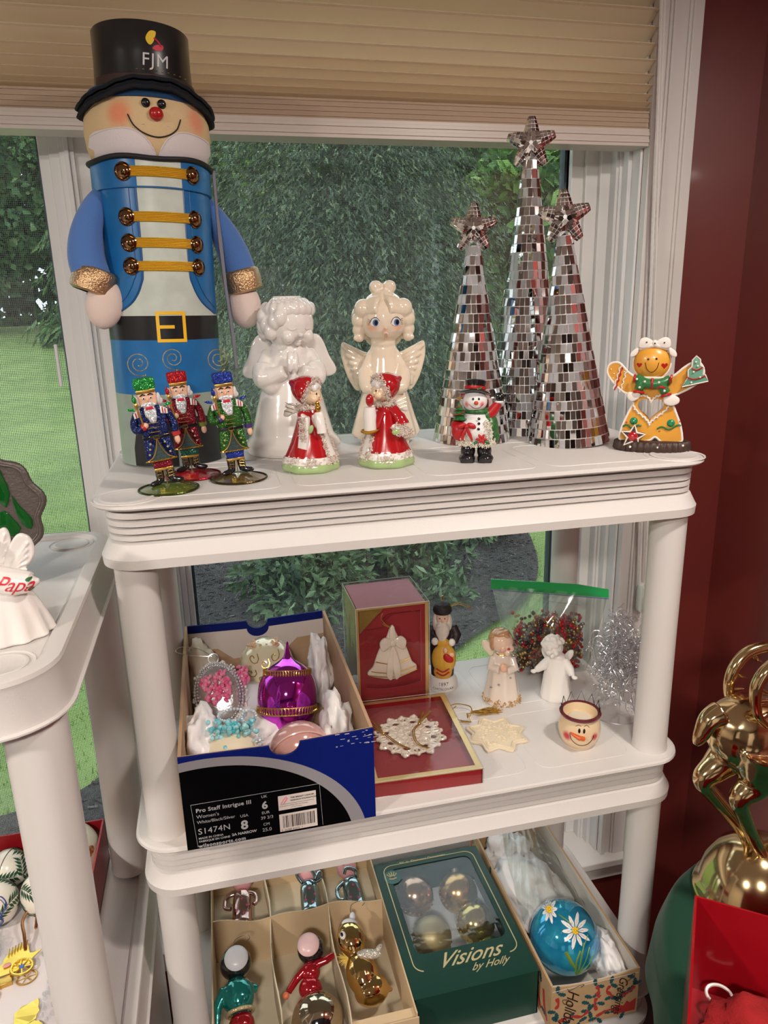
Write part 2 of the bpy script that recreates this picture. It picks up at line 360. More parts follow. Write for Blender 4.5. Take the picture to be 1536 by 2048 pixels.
# ------------------------------------------------------------------ pleated shade
fab = mat('tan_shade_fabric', (.92, .81, .66), .8, bump=.25, bscale=900, sheen=.2)
_n = fab.node_tree; _b = _n.nodes['Principled BSDF']; _t = _n.nodes.new('ShaderNodeBsdfTranslucent'); _t.inputs['Color'].default_value = (1, .92, .78, 1); _x = _n.nodes.new('ShaderNodeMixShader'); _x.inputs[0].default_value = .52
_n.links.new(_b.outputs[0], _x.inputs[1]); _n.links.new(_t.outputs[0], _x.inputs[2]); _n.links.new(_x.outputs[0], _n.nodes['Material Output'].inputs[0])
band = mat('brown_stitched_band', (.50, .37, .27), .85, bump=.4, bscale=800)
rail = mat('shade_rail', (.66, .58, .52), .35)
sh = thing('pleated_shade', 'tan pleated cellular shade drawn down over the top of the window', 'window blind', (-.03, .5, 2.13))
bx0, bx1 = -1.05, 1.078
zb = [.594, .602, .612, .626, .643, .661, .688, .716, .745, .775, .806, .838, .87, .895]
for i in range(len(zb) - 1):
    z0, z1 = zb[i] + ZT - 2.13, zb[i + 1] + ZT - 2.13; h = z1 - z0; d = .026 if h > .02 else .016 + .45 * h; tb = .004
    prof = [(.008, z0), (-d + .007, z1 - .36 * h), (-d, z1 - .30 * h), (-d + .001, z1 - .24 * h), (.008, z1), (.030, z1 - .3 * h), (.030, z0 + .3 * h)]
    V = [(x, y, z) for x in (bx0, bx1) for y, z in prof]; n = len(prof)
    F = [(k, (k + 1) % n, n + (k + 1) % n, n + k) for k in range(n)] + [tuple(range(n - 1, -1, -1)), tuple(range(n, 2 * n))]
    obj('pleat', (V, F), fab, sh, auto=True).data.polygons.foreach_set('use_smooth', [False] * len(F))
mb = MB()
for k in range(8): mb.add(box((bx0, -.014 - .0012 * (k % 2), .561 + k * .0041 + ZT - 2.13), (bx1, .028, .5648 + k * .0041 + ZT - 2.13)), smooth=False)
obj('fabric_band', mb, band, sh)
mb = MB()
for k in range(5): mb.add(box((bx0, -.020 - .002 * (k % 2), .530 + k * .0062 + ZT - 2.13), (bx1, .034, .5362 + k * .0062 + ZT - 2.13), .0004), smooth=False)
obj('bottom_rail', mb, rail, sh)
obj('head_rail', boxes(((bx0, -.02, .895 + ZT - 2.13), (bx1, .035, .93 + ZT - 2.13))), rail, sh)
# lift cord, braided, with its cleat
cordm = mat('white_braided_cord', (.80, .77, .74), .7, bump=.8, bscale=1500)
lc = thing('lift_cord', 'white braided lift cord of the shade hanging beside the casing', 'cord', (1.062, .462, 1.25))
for s, ph in ((-1, 0), (1, math.pi)):
    P = [(1.040 - 1.062 + (2.45 - z) * .045 + s * (.0030 + .004 * max(0, min(1, (2.1 - z) / .5))) + .0004 * math.sin(z * 400 + ph), .458 - .462, z - 1.25) for z in np.arange(1.20, 2.49, .006)]
    obj('cord_strand', tube(P, .0034, 6), cordm, lc)
mb = MB(); mb.add(prism([(x * .001, z * .001) for x, z in poly2([(-9, -30), (0, -36), (9, -30), (10, 0), (9, 30), (0, 36), (-9, 30), (-10, 0)], 4)], -.004, .012, .002)); mb.add(box((-.004, -.010, -.028), (.004, .0, .028), .002))
obj('cord_cleat', mb, mat('ivory_plastic', (.62, .64, .58), .4), None, loc=(1.096, .452, 1.17)); tag(bpy.data.objects['cord_cleat'], 'pale plastic cord cleat screwed to the casing near the green bag seal', 'cleat')

# ------------------------------------------------------------------ outdoors
grassm = mat('lawn_grass', (.20, .29, .085), .9, col2=(.14, .215, .06), vscale=1.2, bump=1, bscale=60)
mulchm = mat('dark_mulch', (.042, .038, .038), .95, col2=(.016, .014, .014), vscale=30, bump=1, bscale=40)
GZ = -.60
def gh(x, y):
    t = min(1, max(0, (y - 7) / 34)); return GZ + 1.92 * t * t * (3 - 2 * t) + .02 * math.sin(x * 1.3) * min(1, y / 6)
V = []; F = []; NX, NY = 40, 60
for j in range(NY + 1):
    y = .68 + 109 * (j / NY) ** 2.2
    for i in range(NX + 1):
        x = (i / NX - .5) * (16 + y * 2.4); V.append((x, y, gh(x, y)))
for j in range(NY):
    for i in range(NX): a = j * (NX + 1) + i; F.append((a, a + 1, a + NX + 2, a + NX + 1))
o = bulk('lawn', V, F, grassm, smooth=True); o['kind'] = 'structure'
bed = poly2([(-4, 2.45), (-1.2, 2.5), (-.5, 2.9), (-.25, 4), (-.2, 6), (.3, 9.5), (2.2, 10.8), (3.6, 8.8), (3.5, 6.6), (3.15, 5.3), (2.6, 4.35), (1.9, 3.75), (1.4, 3.2), (1.3, 1.8), (1.5, .75), (-4, .75)], 8)
V, F = sheet(bed, .35); V = [(v[0], v[2], gh(v[0], v[2]) + .035 + .012 * math.sin(v[0] * 9) * math.cos(v[2] * 11)) for v in V]
o = obj('mulch_bed', (V, F), mulchm, None, kind='structure', auto=False)
# loose chips on the bed
g = box((-1, -.35, -.2), (1, .35, .2)); Ms = []
for _ in range(9000):
    x, y = rnd(-1.5, 3.5), rnd(1.2, 9.5)
    Ms.append(TR(x, y, gh(x, y) + .04, rnd(-25, 25), rnd(-25, 25), rnd(0, 180), (rnd(.012, .035), rnd(.012, .03), .012)))
def inside(x, y):
    c = False; n = len(bed)
    for i in range(n):
        (xa, ya), (xb, yb) = bed[i], bed[i - 1]
        if (ya > y) != (yb > y) and x < (xb - xa) * (y - ya) / (yb - ya) + xa: c = not c
    return c
Ms = [m for m in Ms if inside(m[0][3], m[1][3])]
V, F = scatter(g, Ms); chips = bulk('mulch_chips', V, F, [mat('chip_dark', (.03, .026, .025), .9), mat('chip_pale', (.10, .085, .08), .9)], mi=np.repeat(np.random.rand(len(Ms)) > .8, 6).astype(int)); tag(chips, 'loose dark wood chips lying over the mulch bed outside', 'mulch', kind='stuff')
# grass blades near the bed edge
Ms = []; g = ([(-.1, 0, 0), (.1, 0, 0), (0, .25, 1)], [(0, 1, 2)])
for _ in range(26000):
    y = rnd(1.6, 12) if _ % 3 else rnd(2.4, 5); x = rnd(-4.5, 7)
    if not inside(x, y): Ms.append(TR(x, y, gh(x, y) - .005, rnd(-25, 25), rnd(-25, 25), rnd(0, 360), (rnd(.03, .06), rnd(.04, .06), rnd(.035, .07))))
V, F = scatter(g, Ms); gr = bulk('grass_blades', V, F, [mat('grass_a', (.17, .31, .07), .7), mat('grass_b', (.23, .36, .10), .7)], mi=(np.random.rand(len(Ms)) > .6).astype(int)); tag(gr, 'short green grass blades of the lawn around the mulch bed', 'grass', kind='stuff')

# leaves and trees
def leafset(centres, dirs, sizes, droop=0, asp=.45):
    """diamond leaves: numpy arrays, folded along the rib"""
    n = len(centres); C = np.asarray(centres); D = np.asarray(dirs, float); D /= np.linalg.norm(D, axis=1)[:, None] + 1e-9
    R = np.random.normal(size=(n, 3)); S = np.cross(D, R); S /= np.linalg.norm(S, axis=1)[:, None] + 1e-9
    U = np.cross(D, S); s = np.asarray(sizes)[:, None]
    V = np.stack([C, C + D * s * .45 + S * s * asp * .5 + U * s * .06, C + D * s, C + D * s * .45 - S * s * asp * .5 + U * s * .06], 1).reshape(-1, 3)
    F = np.arange(n * 4).reshape(n, 4); return V, F
bark = mat('bark', (.07, .05, .04), .9, bump=1, bscale=20)
def leafmats(k, *cols): return [mat('leaf_%s_%d' % (k, i), c, .55, spec=.3) for i, c in enumerate(cols)]
spruce_m = leafmats('spruce', (.050, .082, .048), (.080, .120, .070), (.026, .044, .030), (.13, .175, .09))
broad_m = leafmats('broad', (.10, .22, .05), (.16, .30, .06), (.055, .13, .04), (.24, .38, .10))
dark_m = leafmats('dark', (.055, .12, .045), (.09, .17, .055), (.035, .075, .035), (.15, .22, .09))
rng = np.random.default_rng(3)
def conifer(label, x, y, h, r, n, mats, size=.2, z0=.3):
    z = gh(x, y); t = thing('conifer_tree', label, 'tree', (x, y, z), group='trees beyond the lawn')
    obj('trunk', lathe([(.14 * r / 2, -.2), (.11 * r / 2, h * .4), (.02, h)], 10), bark, t)
    C = []; D = []; nb = int(n / 60)
    for b in range(nb):
        f = 1 - math.sqrt(rng.random()); zz = z0 + (h - z0) * f; L = r * (1 - f) ** .75 * (.75 + .4 * rng.random()); a = rng.random() * 6.283
        k = np.linspace(.12, 1, 60) + rng.normal(0, .02, 60); ca, sa = math.cos(a), math.sin(a)
        px = L * k * ca; py = L * k * sa; pz = zz + .12 * L * np.sin(k * 3) - .42 * L * k ** 2
        off = rng.normal(0, .10 * L ** .5, (60, 3)) * (1.15 - k)[:, None]; off[:, 2] = -np.abs(off[:, 2]) * 1.6
        P = np.stack([px, py, pz], 1) + off; C.append(P)
        side = np.where(rng.random(60) > .5, 1, -1)
        d = np.stack([ca * .7 - sa * side * .6, sa * .7 + ca * side * .6, -.75 - .3 * rng.random(60)], 1) + rng.normal(0, .25, (60, 3)); D.append(d)
    C = np.concatenate(C); D = np.concatenate(D); V, F = leafset(C, D, size * (.6 + .8 * rng.random(len(C))), asp=.28)
    o = bulk('foliage', V, F, mats, t, rng.choice(len(mats), len(C), p=[.4, .3, .2, .1]), kind='stuff'); return t
def broadleaf(label, x, y, h, r, n, mats, size=.16, name='broadleaf_tree', zlow=.25, group='trees beyond the lawn', cat='tree'):
    z = gh(x, y); t = thing(name, label, cat, (x, y, z), group=group)
    if h > 2: obj('trunk', tube([(0, 0, -.2), (.1, 0, h * .25), (-.1, .05, h * .5), (0, 0, h * .8)], [.2 * r / 3, .16 * r / 3, .1 * r / 3, .03], 8), bark, t)
    C = []; D = []; lobes = 26
    for b in range(lobes):
        f = rng.random(); a = rng.random() * 6.283; zz = h * (zlow + (1 - zlow) * f); R = r * math.sin(math.pi * (.18 + .72 * f)) * .75 * rng.random() ** .4
        c = np.array([R * math.cos(a), R * math.sin(a), zz * .93]); lr = r * (.28 + .2 * rng.random()); m = n // lobes
        q = rng.normal(size=(m, 3)); q /= np.linalg.norm(q, axis=1)[:, None]; q *= (.55 + .45 * rng.random(m) ** .5)[:, None]
        C.append(c + q * lr * np.array([1, 1, .75])); D.append(q + rng.normal(0, .7, (m, 3)) + np.array([0, 0, -.2]))
    C = np.concatenate(C); D = np.concatenate(D); C[:, 2] = np.maximum(C[:, 2], .05)
    V, F = leafset(C, D, size * (.6 + .8 * rng.random(len(C))), asp=.7 if size > .15 else .42)
    bulk('foliage', V, F, mats, t, rng.choice(len(mats), len(C), p=[.4, .3, .2, .1]), kind='stuff'); return t
conifer('big grey-green spruce with drooping branches behind the two pale angels', 2.55, 11.8, 12, 3.6, 150000, spruce_m, .10, .3)
conifer('dark spruce seen through the window behind the soldier hat', -2.2, 30, 14, 4.2, 15000, dark_m, .42, .4)
TREES = [('low round tree with bright leaves close behind the small mirrored tree', 8.3, 16.5, 5.5, 2.6, 14000, broad_m), ('bushy young tree between the spruce and the lawn edge', 5.9, 19, 6.5, 2.6, 12000, dark_m), ('dark bushy tree peeping out beside the soldier collar', -.6, 21, 6.5, 2.2, 9000, dark_m), ('loose bright green tree seen between the mirrored trees', 15.5, 29, 11, 4.2, 14000, broad_m), ('rounded green tree showing beyond the tall mirrored tree star', 20.5, 31, 12, 4.5, 14000, broad_m),
         ('shaded dense tree between the spruce and the small mirrored tree', 10.2, 27, 12, 3.6, 14000, dark_m), ('tall leafy tree beyond the lawn seen through the side window pane', -9.5, 36, 13, 4.8, 14000, dark_m),
         ('broad dark tree at the far edge of the lawn beside the mullion', -4.3, 38, 14, 4.4, 12000, dark_m), ('spreading tree far behind the spruce tip', 4.5, 38, 14, 5, 12000, broad_m),
         ('wide grey-green tree past the lawn far from the house', -15, 34, 12, 4.5, 9000, dark_m), ('green tree behind the white window frame beside the casing', 26, 30, 12, 4.6, 9000, broad_m)]
for lb, x, y, h, r, n, mm in TREES: broadleaf(lb, x, y, h, r, n, mm, .34)
# low shrubs with long pointed leaves in the mulch bed
for lb, x, y, h, r, n in (('leafy shrub with long pointed leaves behind the open shoebox', .75, 4.7, .62, .55, 2600), ('leafy shrub in the mulch bed behind the red ornament box', 1.75, 5.3, .60, .62, 2600), ('low shrub at the rim of the mulch bed near the lawn curve', 2.75, 6.2, .55, .5, 1800), ('shaded shrub deep in the bed beneath the spruce', 1.2, 7.2, .8, .9, 2600), ('small sprig of pale pointed leaves low in the mulch', 1.95, 4.55, .3, .25, 300)):
    broadleaf(lb, x, y, h, r, n, leafmats('shrub', (.075, .13, .06), (.11, .18, .085), (.035, .065, .035), (.16, .24, .13)), .10, 'leafy_shrub', .12, 'shrubs in the mulch bed', 'shrub')
# far screen of woods closing the view
n = 26000; C = np.stack([rng.uniform(-60, 70, n), rng.uniform(44, 52, n), rng.uniform(1, 1, n)], 1); C[:, 2] = 1 + 12 * rng.random(n) ** 1.1
V, F = leafset(C, rng.normal(size=(n, 3)), .9 * (.6 + .8 * rng.random(n)), asp=.8)
o = bulk('woods', V, F, dark_m, mi=rng.choice(4, n, p=[.4, .2, .35, .05])); tag(o, 'dark woods closing the view behind all other trees', 'woods', kind='stuff')
# ------------------------------------------------------------------ ceiling lamps
for i, (l, s, p) in enumerate(LAMPS):
    t = thing('ceiling_light', ['large round flush ceiling light behind the viewer', 'small round downlight near the red side wall', 'small round downlight deep in the room'][i], 'ceiling light', (l[0], l[1], CE))
    obj('trim_ring', lathe([(s * .5 + .03, -.001), (s * .5 + .03, -.02), (s * .5 + .01, -.10), (s * .5 + .004, -.10), (s * .5 + .006, -.001)], 40), mat('lamp_ring', (.7, .68, .65), .4), t)

# ------------------------------------------------------------------ shelving units (moulded plastic)
plastic = mat('off_white_moulded_plastic', (.655, .625, .60), .42, bump=.22, bscale=700)
plastic2 = mat('off_white_post_plastic', (.655, .625, .60), .36, bump=.1, bscale=500)
def rr(x0, x1, y0, y1, r, n=8):
    out = []
    for cx, cy, a in ((x1 - r, y0 + r, -90), (x1 - r, y1 - r, 0), (x0 + r, y1 - r, 90), (x0 + r, y0 + r, 180)):
        for k in range(n + 1):
            t = math.radians(a + 90 * k / n); out.append((cx + r * math.cos(t), cy + r * math.sin(t)))
    return out
def board(W, D, r, prof):
    """stack of rounded-rectangle rings (inset, z) lofted, capped at the top with a fan grid"""
    V = []; F = []; n = None
    for ins, z in prof:
        ring = rr(ins, W - ins, ins, D - ins, max(r - ins, .004)); n = len(ring); V += [(x, y, z) for x, y in ring]
    for j in range(len(prof) - 1):
        for i in range(n): k = (i + 1) % n; F.append((j * n + i, j * n + k, (j + 1) * n + k, (j + 1) * n + i))
    F.append(tuple(range(n))[::-1]); F.append(tuple((len(prof) - 1) * n + i for i in range(n)))
    return V, F
PROF = [(.010, -.0896), (.004, -.0896), (.001, -.0885), (.0, -.0755), (.0015, -.0735), (.010, -.0570), (.0185, -.0545), (.0190, -.0535), (.0125, -.0525), (.0125, -.0465), (.0205, -.0455), (.0205, -.0440), (.0120, -.0430), (.0120, -.0365), (.0200, -.0355), (.0200, -.0340),
        (.0115, -.0330), (.0115, -.0260), (.0195, -.0250), (.0195, -.0235), (.0110, -.0225), (.0105, -.0140), (.0190, -.0130), (.0190, -.0115), (.006, -.0100), (-.003, -.0075), (-.0055, -.0048), (-.0045, -.0012), (-.001, 0)]
def embossed(W, D, caps, pan, cs=1):
    mb = MB(); e = .0011
    for x0, x1, y0, y1 in pan:
        rg = rr(x0, x1, y0, y1, .022, 5); mb.add(tube([(x, y, -.0001) for x, y in rg], .0009, 6, True))
    for cx, cy in caps: mb.add(lathe([(.036, 0), (.0365, .0014), (.034, .0022), (.031, .0014), (.029, .0008), (.0, .0008)], 40), M=TR(cx, cy, 0, s=(cs, cs, 1))); mb.add(lathe([(.046, 0), (.0455, .0012), (.043, .0)], 40), M=TR(cx, cy, 0, s=(cs, cs, 1)))
    return mb
PLAIN = [(a, z * .66 if z < -.01 else z) for a, z in [(.012, -.0896), (.001, -.0896), (.0, -.088), (.0, -.085), (.004, -.083), (.010, -.020), (.008, -.006), (.009, -.001), (.012, 0), (.026, 0), (.029, -.002), (.031, -.006)]]
def unit(label, loc, W, D, r, posts, pr, levels, pans, prof=None, dz=0):
    t = thing('shelving_unit', label, 'shelf', loc)
    for i, z in enumerate(levels):
        b = part('shelf_board', MB().add(board(W, D, r, prof or PROF), smooth=True), plastic, t, u=1); b.location.z = z
        b.data.set_sharp_from_angle(angle=math.radians(24))
        for p in b.data.polygons:
            if len(p.vertices) > 8: p.use_smooth = False
        e = part('embossed_lines', embossed(W, D, [(x - (.022 if prof and x > W / 2 else 0), y) for x, y in posts] if i == 0 else [], pans, .72 if prof else 1), plastic, b, u=1); e.location.z = dz
        lo = levels[i + 1] if i + 1 < len(levels) else 0
        top = z - (.059 if prof else .0896)
        for cx, cy in posts:
            mb = MB(); lo2 = lo - (0 if lo == 0 else 0)
            mb.add(lathe([(pr + .0012, lo2), (pr + .0012, lo2 + .004), (pr, lo2 + .010), (pr - .0006, (lo2 + top) / 2), (pr, top)], 32), M=TR(cx, cy, 0)) ; part('post', mb, plastic2, t, u=1)
    return t
pans = [(.075 + k * .19, .075 + k * .19 + .17, y0, y1) for k in range(4) for y0, y1 in ((.03, .20), (.235, .40))]
unit('tall white plastic shelving unit holding the soldier, angels and boxes', (0, 0, 0), .90, .432, .055, [(.042, .045), (.858, .045), (.042, .387), (.858, .387)], .0285, [ZT, ZM, ZB, .10], pans)
unit('lower white plastic shelving unit with the papa angel, beside the tall one', (-.965, -.245, 0), .957, .55, .075, [(.06, .06), (.913, .065), (.06, .485), (.913, .485)], .033, [1.49, .87, .25], [(.1, .28, .12, .43), (.3, .48, .12, .43), (.5, .68, .12, .43), (.70, .845, .12, .43)], PLAIN, -.006)
# ------------------------------------------------------------------ shared materials for the ornaments
def blush(name, base, spots, rough=.5, **k):
    """base colour with soft painted blushes: spots = [(x, y, z, radius, colour)] in metres"""
    m = mat(name, base, rough, **k); n = m.node_tree; b = n.nodes['Principled BSDF']; t = n.nodes.new('ShaderNodeTexCoord'); prev = None
    for x, y, z, r, c in spots:
        d = n.nodes.new('ShaderNodeVectorMath'); d.operation = 'DISTANCE'; d.inputs[1].default_value = (x, y, z); n.links.new(t.outputs['Object'], d.inputs[0])
        mr = n.nodes.new('ShaderNodeMapRange'); mr.interpolation_type = 'SMOOTHSTEP'; mr.inputs['From Min'].default_value = r * .25; mr.inputs['From Max'].default_value = r; mr.inputs['To Min'].default_value = 1; mr.inputs['To Max'].default_value = 0
        n.links.new(d.outputs['Value'], mr.inputs['Value'])
        x_ = n.nodes.new('ShaderNodeMix'); x_.data_type = 'RGBA'; n.links.new(mr.outputs[0], x_.inputs[0])
        if prev: n.links.new(prev, x_.inputs[6])
        else: x_.inputs[6].default_value = (*base, 1)
        x_.inputs[7].default_value = (*c, 1); prev = x_.outputs[2]
    n.links.new(prev, b.inputs['Base Color']); return m
gold = mat('gold_paint', (.62, .40, .10), .28, .9)
brass = mat('polished_brass', (.72, .55, .30), .12, 1)
silver = mat('silver_wire', (.75, .75, .77), .22, 1)
black = mat('black_gloss', (.008, .008, .010), .18, coat=.6)
whiteg = mat('white_glaze', (.80, .76, .72), .12, coat=.8)
redg = mat('red_glaze', (.38, .007, .011), .12, coat=1)
creamg = mat('cream_lustre_glaze', (.78, .66, .52), .12, coat=1, sss=0)
bisque = mat('white_bisque', (.78, .74, .70), .6)
skin = mat('painted_skin', (.78, .47, .32), .35)
whitep = mat('white_paint', (.80, .78, .76), .35)
mirror = mat('mirror_glass', (.90, .89, .88), .025, 1)
grout = mat('silver_backing', (.74, .73, .72), .5, .4)
def bend(mb, fn): mb.v = [fn(*v) for v in mb.v]; return mb

# ------------------------------------------------------------------ tall felt-and-tin soldier
T = thing('toy_soldier', 'tall blue tin soldier with snowman face, black top hat and stuffed arms', 'figurine', (.094, .303, ZT), 10, ry=1)
blue = mat('blue_printed_tin', (.012, .150, .41), .32, spec=.5, var=.15, vscale=30); blue2 = mat('blue_print_dark', (.006, .07, .24), .32)
pale = mat('pale_grey_print', (.56, .62, .56), .35, var=.12, vscale=40); sage = mat('sage_print', (.30, .36, .31), .35, var=.1, vscale=30)
fleece = blush('cream_fleece', (.72, .53, .30), [(-.048, -.078, .499, .026, (.80, .30, .16)), (.062, -.066, .499, .026, (.80, .34, .20))], .95, bump=1, bscale=700)
R0 = 8.3
body = lathe([(0, 0), (R0 - .3, 0), (R0, .15), (R0, 11.3)], 96); part('trouser_print', MB().add(body), sage, T)
cyl = lathe([(R0, 0), (R0, 44)], 144); tcyl = bvh(cyl)
part('coat_print', MB().add(lathe([(R0, 11.3), (R0, 19.4)], 96)), blue, T)
part('belt', MB().add(lathe([(R0, 19.4), (R0 + .03, 19.4), (R0 + .03, 22.9), (R0, 22.9)], 96)), mat('belt_print', (.012, .013, .014), .3), T)
part('jacket_print', MB().add(lathe([(R0, 22.9), (R0, 41)], 96)), blue, T)
S = Stick(tcyl, off=.04); S2 = Stick(tcyl, off=.09)
panel = [(-3.2, 40.8), (3.2, 40.8), (3.2, 30), (3.5, 27.5), (4.6, 25.2), (6.3, 23.7), (7.9, 22.9), (-7.9, 22.9), (-6.3, 23.7), (-4.6, 25.2), (-3.5, 27.5), (-3.2, 30)]
mb = MB().add(S.area(panel, .6)); part('shirt_front', mb, pale, T)
mb = MB()
for s in (-1, 1): mb.add(S.line([(s * 3.3, 40.7), (s * 3.3, 30), (s * 3.7, 27.3), (s * 5, 24.9), (s * 7.2, 23.2)], .16, 6)); mb.add(S.line([(s * 4.2, 40.7), (s * 4.2, 30), (s * 4.6, 27.9), (s * 5.8, 25.6), (s * 7.6, 23.9)], .05, 6))
part('jacket_edging', mb, blue2, T)
bk = mat('yellow_print', (.85, .50, .03), .35)
mb = MB()
for a, b in (((-1.9, 19.3), (-1.9, 23.3)), ((1.9, 19.3), (1.9, 23.3)), ((-1.9, 23.3), (1.9, 23.3)), ((-1.9, 19.3), (1.9, 19.3)), ((-1.9, 21.3), (.2, 21.3))):
    w_ = .24; x0, x1 = min(a[0], b[0]) - w_, max(a[0], b[0]) + w_; z0, z1 = min(a[1], b[1]) - w_, max(a[1], b[1]) + w_; mb.add(S2.area([(x0, z0), (x1, z0), (x1, z1), (x0, z1)], .6))
part('buckle', mb, bk, T)
mb = MB()
for s in (-1, 1): mb.add(S2.area([(s * (3.6 + x * 1.0), z) for x, z in [(-3.1, .2), (-3.1, 3), (-2.9, 5.6), (-1.9, 7.4), (0, 8.0), (1.7, 7.2), (2.6, 5.4), (3, 3), (3, .2)]], .6))
part('boot_print', mb, mat('boot_black', (.018, .020, .022), .3), T)
lid = MB().add(lathe([(R0 + .05, 40.4), (R0 + .35, 40.45), (R0 + .38, 40.7), (R0 + .38, 44.3), (R0, 44.5), (0, 44.5)], 96)); part('lid', lid, blue, T)
SL = Stick(lathe([(R0 + .38, 40), (R0 + .38, 45)], 144), off=.04); part('lid_panel', MB().add(SL.area([(-3.1, 40.6), (3.1, 40.6), (3.1, 44.2), (-3.1, 44.2)], .6)), pale, T)
goldr = mat('gold_metallic_ribbon', (.75, .45, .04), .35, .8, bump=.8, bscale=900)
for z, st in ((42.5, SL), (36.6, S), (33.1, S), (29.9, S)):
    mb = MB()
    for k in range(6): mb.add(st.line([(x, z - .55 + k * .22) for x in np.linspace(-4.1, 4.1, 9)], .15, 1, 5, off=.12))
    part('gold_braid', mb, goldr, T)
    for s in (-1, 1):
        p = st.p(s * 4.75, z, 0); nrm = Vector((p.x, p.y, 0)).normalized(); M = Matrix.Translation(p) @ nrm.to_track_quat('Z', 'Y').to_matrix().to_4x4()
        b = part('button', MB().add(lathe([(0, .75), (.35, .72), (.75, .55), (.95, .3), (1.0, .2), (1.15, .32), (1.25, .2), (1.2, 0), (0, 0)], 28), M=M), mat('bronze_button', (.30, .17, .08), .12, 1), T)
part('neck_cord', MB().add(tube([((R0 + .55) * math.cos(a), (R0 + .55) * math.sin(a), 44.35 + .18 * math.sin(a * 5)) for a in np.linspace(0, 6.283, 60)[:-1]], .36, 8, True)), mat('black_cord', (.01, .01, .012), .6, bump=.5), T)
headg = lathe([(7.8, 44.2), (8.3, 45), (8.8, 46.6), (9.0, 48.4), (8.9, 50.2), (8.4, 52), (7.4, 53.6), (5, 54.6), (0, 55)], 96)
part('head', MB().add(headg), fleece, T); SH = Stick(headg, off=.12)
mb = MB()
for s in (-1, 1):
    lp = poly2([(s * 8.2, 44.5), (s * 4, 44.4), (s * .5, 44.5), (s * .35, 45.3), (s * 1.5, 46.9), (s * 3.6, 48.0), (s * 6.5, 47.9), (s * 8.3, 47.5)], 3); mb.add(SH.area(lp, .7)); mb.add(SH.line([(s * .45, 45.3), (s * 1.5, 46.8), (s * 3.6, 47.9), (s * 6.5, 47.8), (s * 8.3, 47.4)], .09, 4))
part('collar', mb, mat('white_twill', (.74, .68, .69), .8, bump=.5, bscale=500), T)
mb = MB()
for s in (-1, 1): mb.add(ell(SH.p(s * 1.05, 51.1, .1), (.62, .45, .62)))
part('eyes', mb, black, T)
part('nose', MB().add(ell(SH.p(.15, 49.75, .25), (.98, .7, .88))), mat('red_wood_bead', (.42, .012, .010), .25, coat=.4), T)
part('mouth_stitching', MB().add(SH.line([(-3.5, 49.6), (-2.9, 48.3), (-1.6, 47.3), (.1, 46.9), (1.7, 47.3), (2.9, 48.2), (3.5, 49.5)], .09, 6)), mat('black_thread', (.015, .013, .012), .8), T)
part('blue_rim', MB().add(lathe([(8.55, 52.0), (8.6, 52.6), (8.0, 53.8)], 72)), mat('blue_felt', (.01, .05, .13), .9), T)
felt = mat('frayed_black_felt', (.012, .015, .022), .9, bump=1, bscale=500)
def brimfn(x, y, z, a): r = math.hypot(x, y); return x, y, z + 1.15 - .028 * x * x + .10 * math.sin(a * 9) * (r > 8) + .07 * math.sin(a * 23) * (r > 8.5)
mb = MB()
for k, (r, z) in enumerate(((9.9, 53.2), (9.5, 52.6), (9.8, 52.1))): mb.add(lathe([(6, z + .3), (r - .4, z + .12), (r, z), (r - .3, z - .35), (7, z - .2)], 72, fn=brimfn))
part('hat_brim', mb, felt, T)
crown = lathe([(7.1, 53.2), (6.95, 54), (6.75, 58), (6.75, 61.7), (6.6, 61.9), (0, 61.9)], 72); part('hat_crown', MB().add(crown), mat('black_tin', (.012, .012, .013), .28, coat=.3, bump=.1, bscale=40), T)
part('hat_band', MB().add(lathe([(7.15, 53.9), (7.35, 54.1), (7.15, 55.2), (6.95, 55.3)], 60, a0=200, a1=345)), mat('brown_leather', (.045, .022, .018), .5), T)
SC_ = Stick(crown, off=.05)
mb = MB(); 
for k in range(9): mb.add(ell(SC_.p(-1.6 + k * .85, 55.75 - .04 * k * 0, .05), (.16, .1, .07), seg=8, rings=6))
part('gold_stitches', mb, gold, T)
part('painted_initials', MB().add(SC_.text(text2d('FJM', 2.3, .1, 'CENTER', .0, 1.12, sub=.5), .9, 56.3)), mat('white_marker', (.72, .70, .72), .5), T)
mb = MB().add(SC_.area(poly2([(-.1, 59.8), (.5, 60.6), (1.3, 60.6), (1.1, 59.8), (.8, 59.2), (.4, 58.9), (0, 59.2)], 3), .4)); part('painted_yellow_spot', mb, mat('yellow_marker', (.85, .60, .02), .5), T)
mb = MB().add(SC_.line([(1.0, 59.8), (1.5, 59.4), (1.9, 58.9)], .13, 4)).add(SC_.area(poly2([(.7, 58.6), (1.3, 59.0), (2.1, 59.1), (2.2, 58.7), (1.8, 58.35), (1, 58.3)], 3), .4)); part('painted_red_spot', mb, mat('red_marker', (.62, .03, .06), .5), T)
fb = mat('blue_fleece', (.075, .185, .49), .95, bump=.8, bscale=600, sheen=.3); gl = mat('gold_lame', (.55, .36, .20), .28, .9, bump=1.5, bscale=350); pk = mat('pink_fleece', (.74, .60, .54), .95, bump=.6, bscale=700)
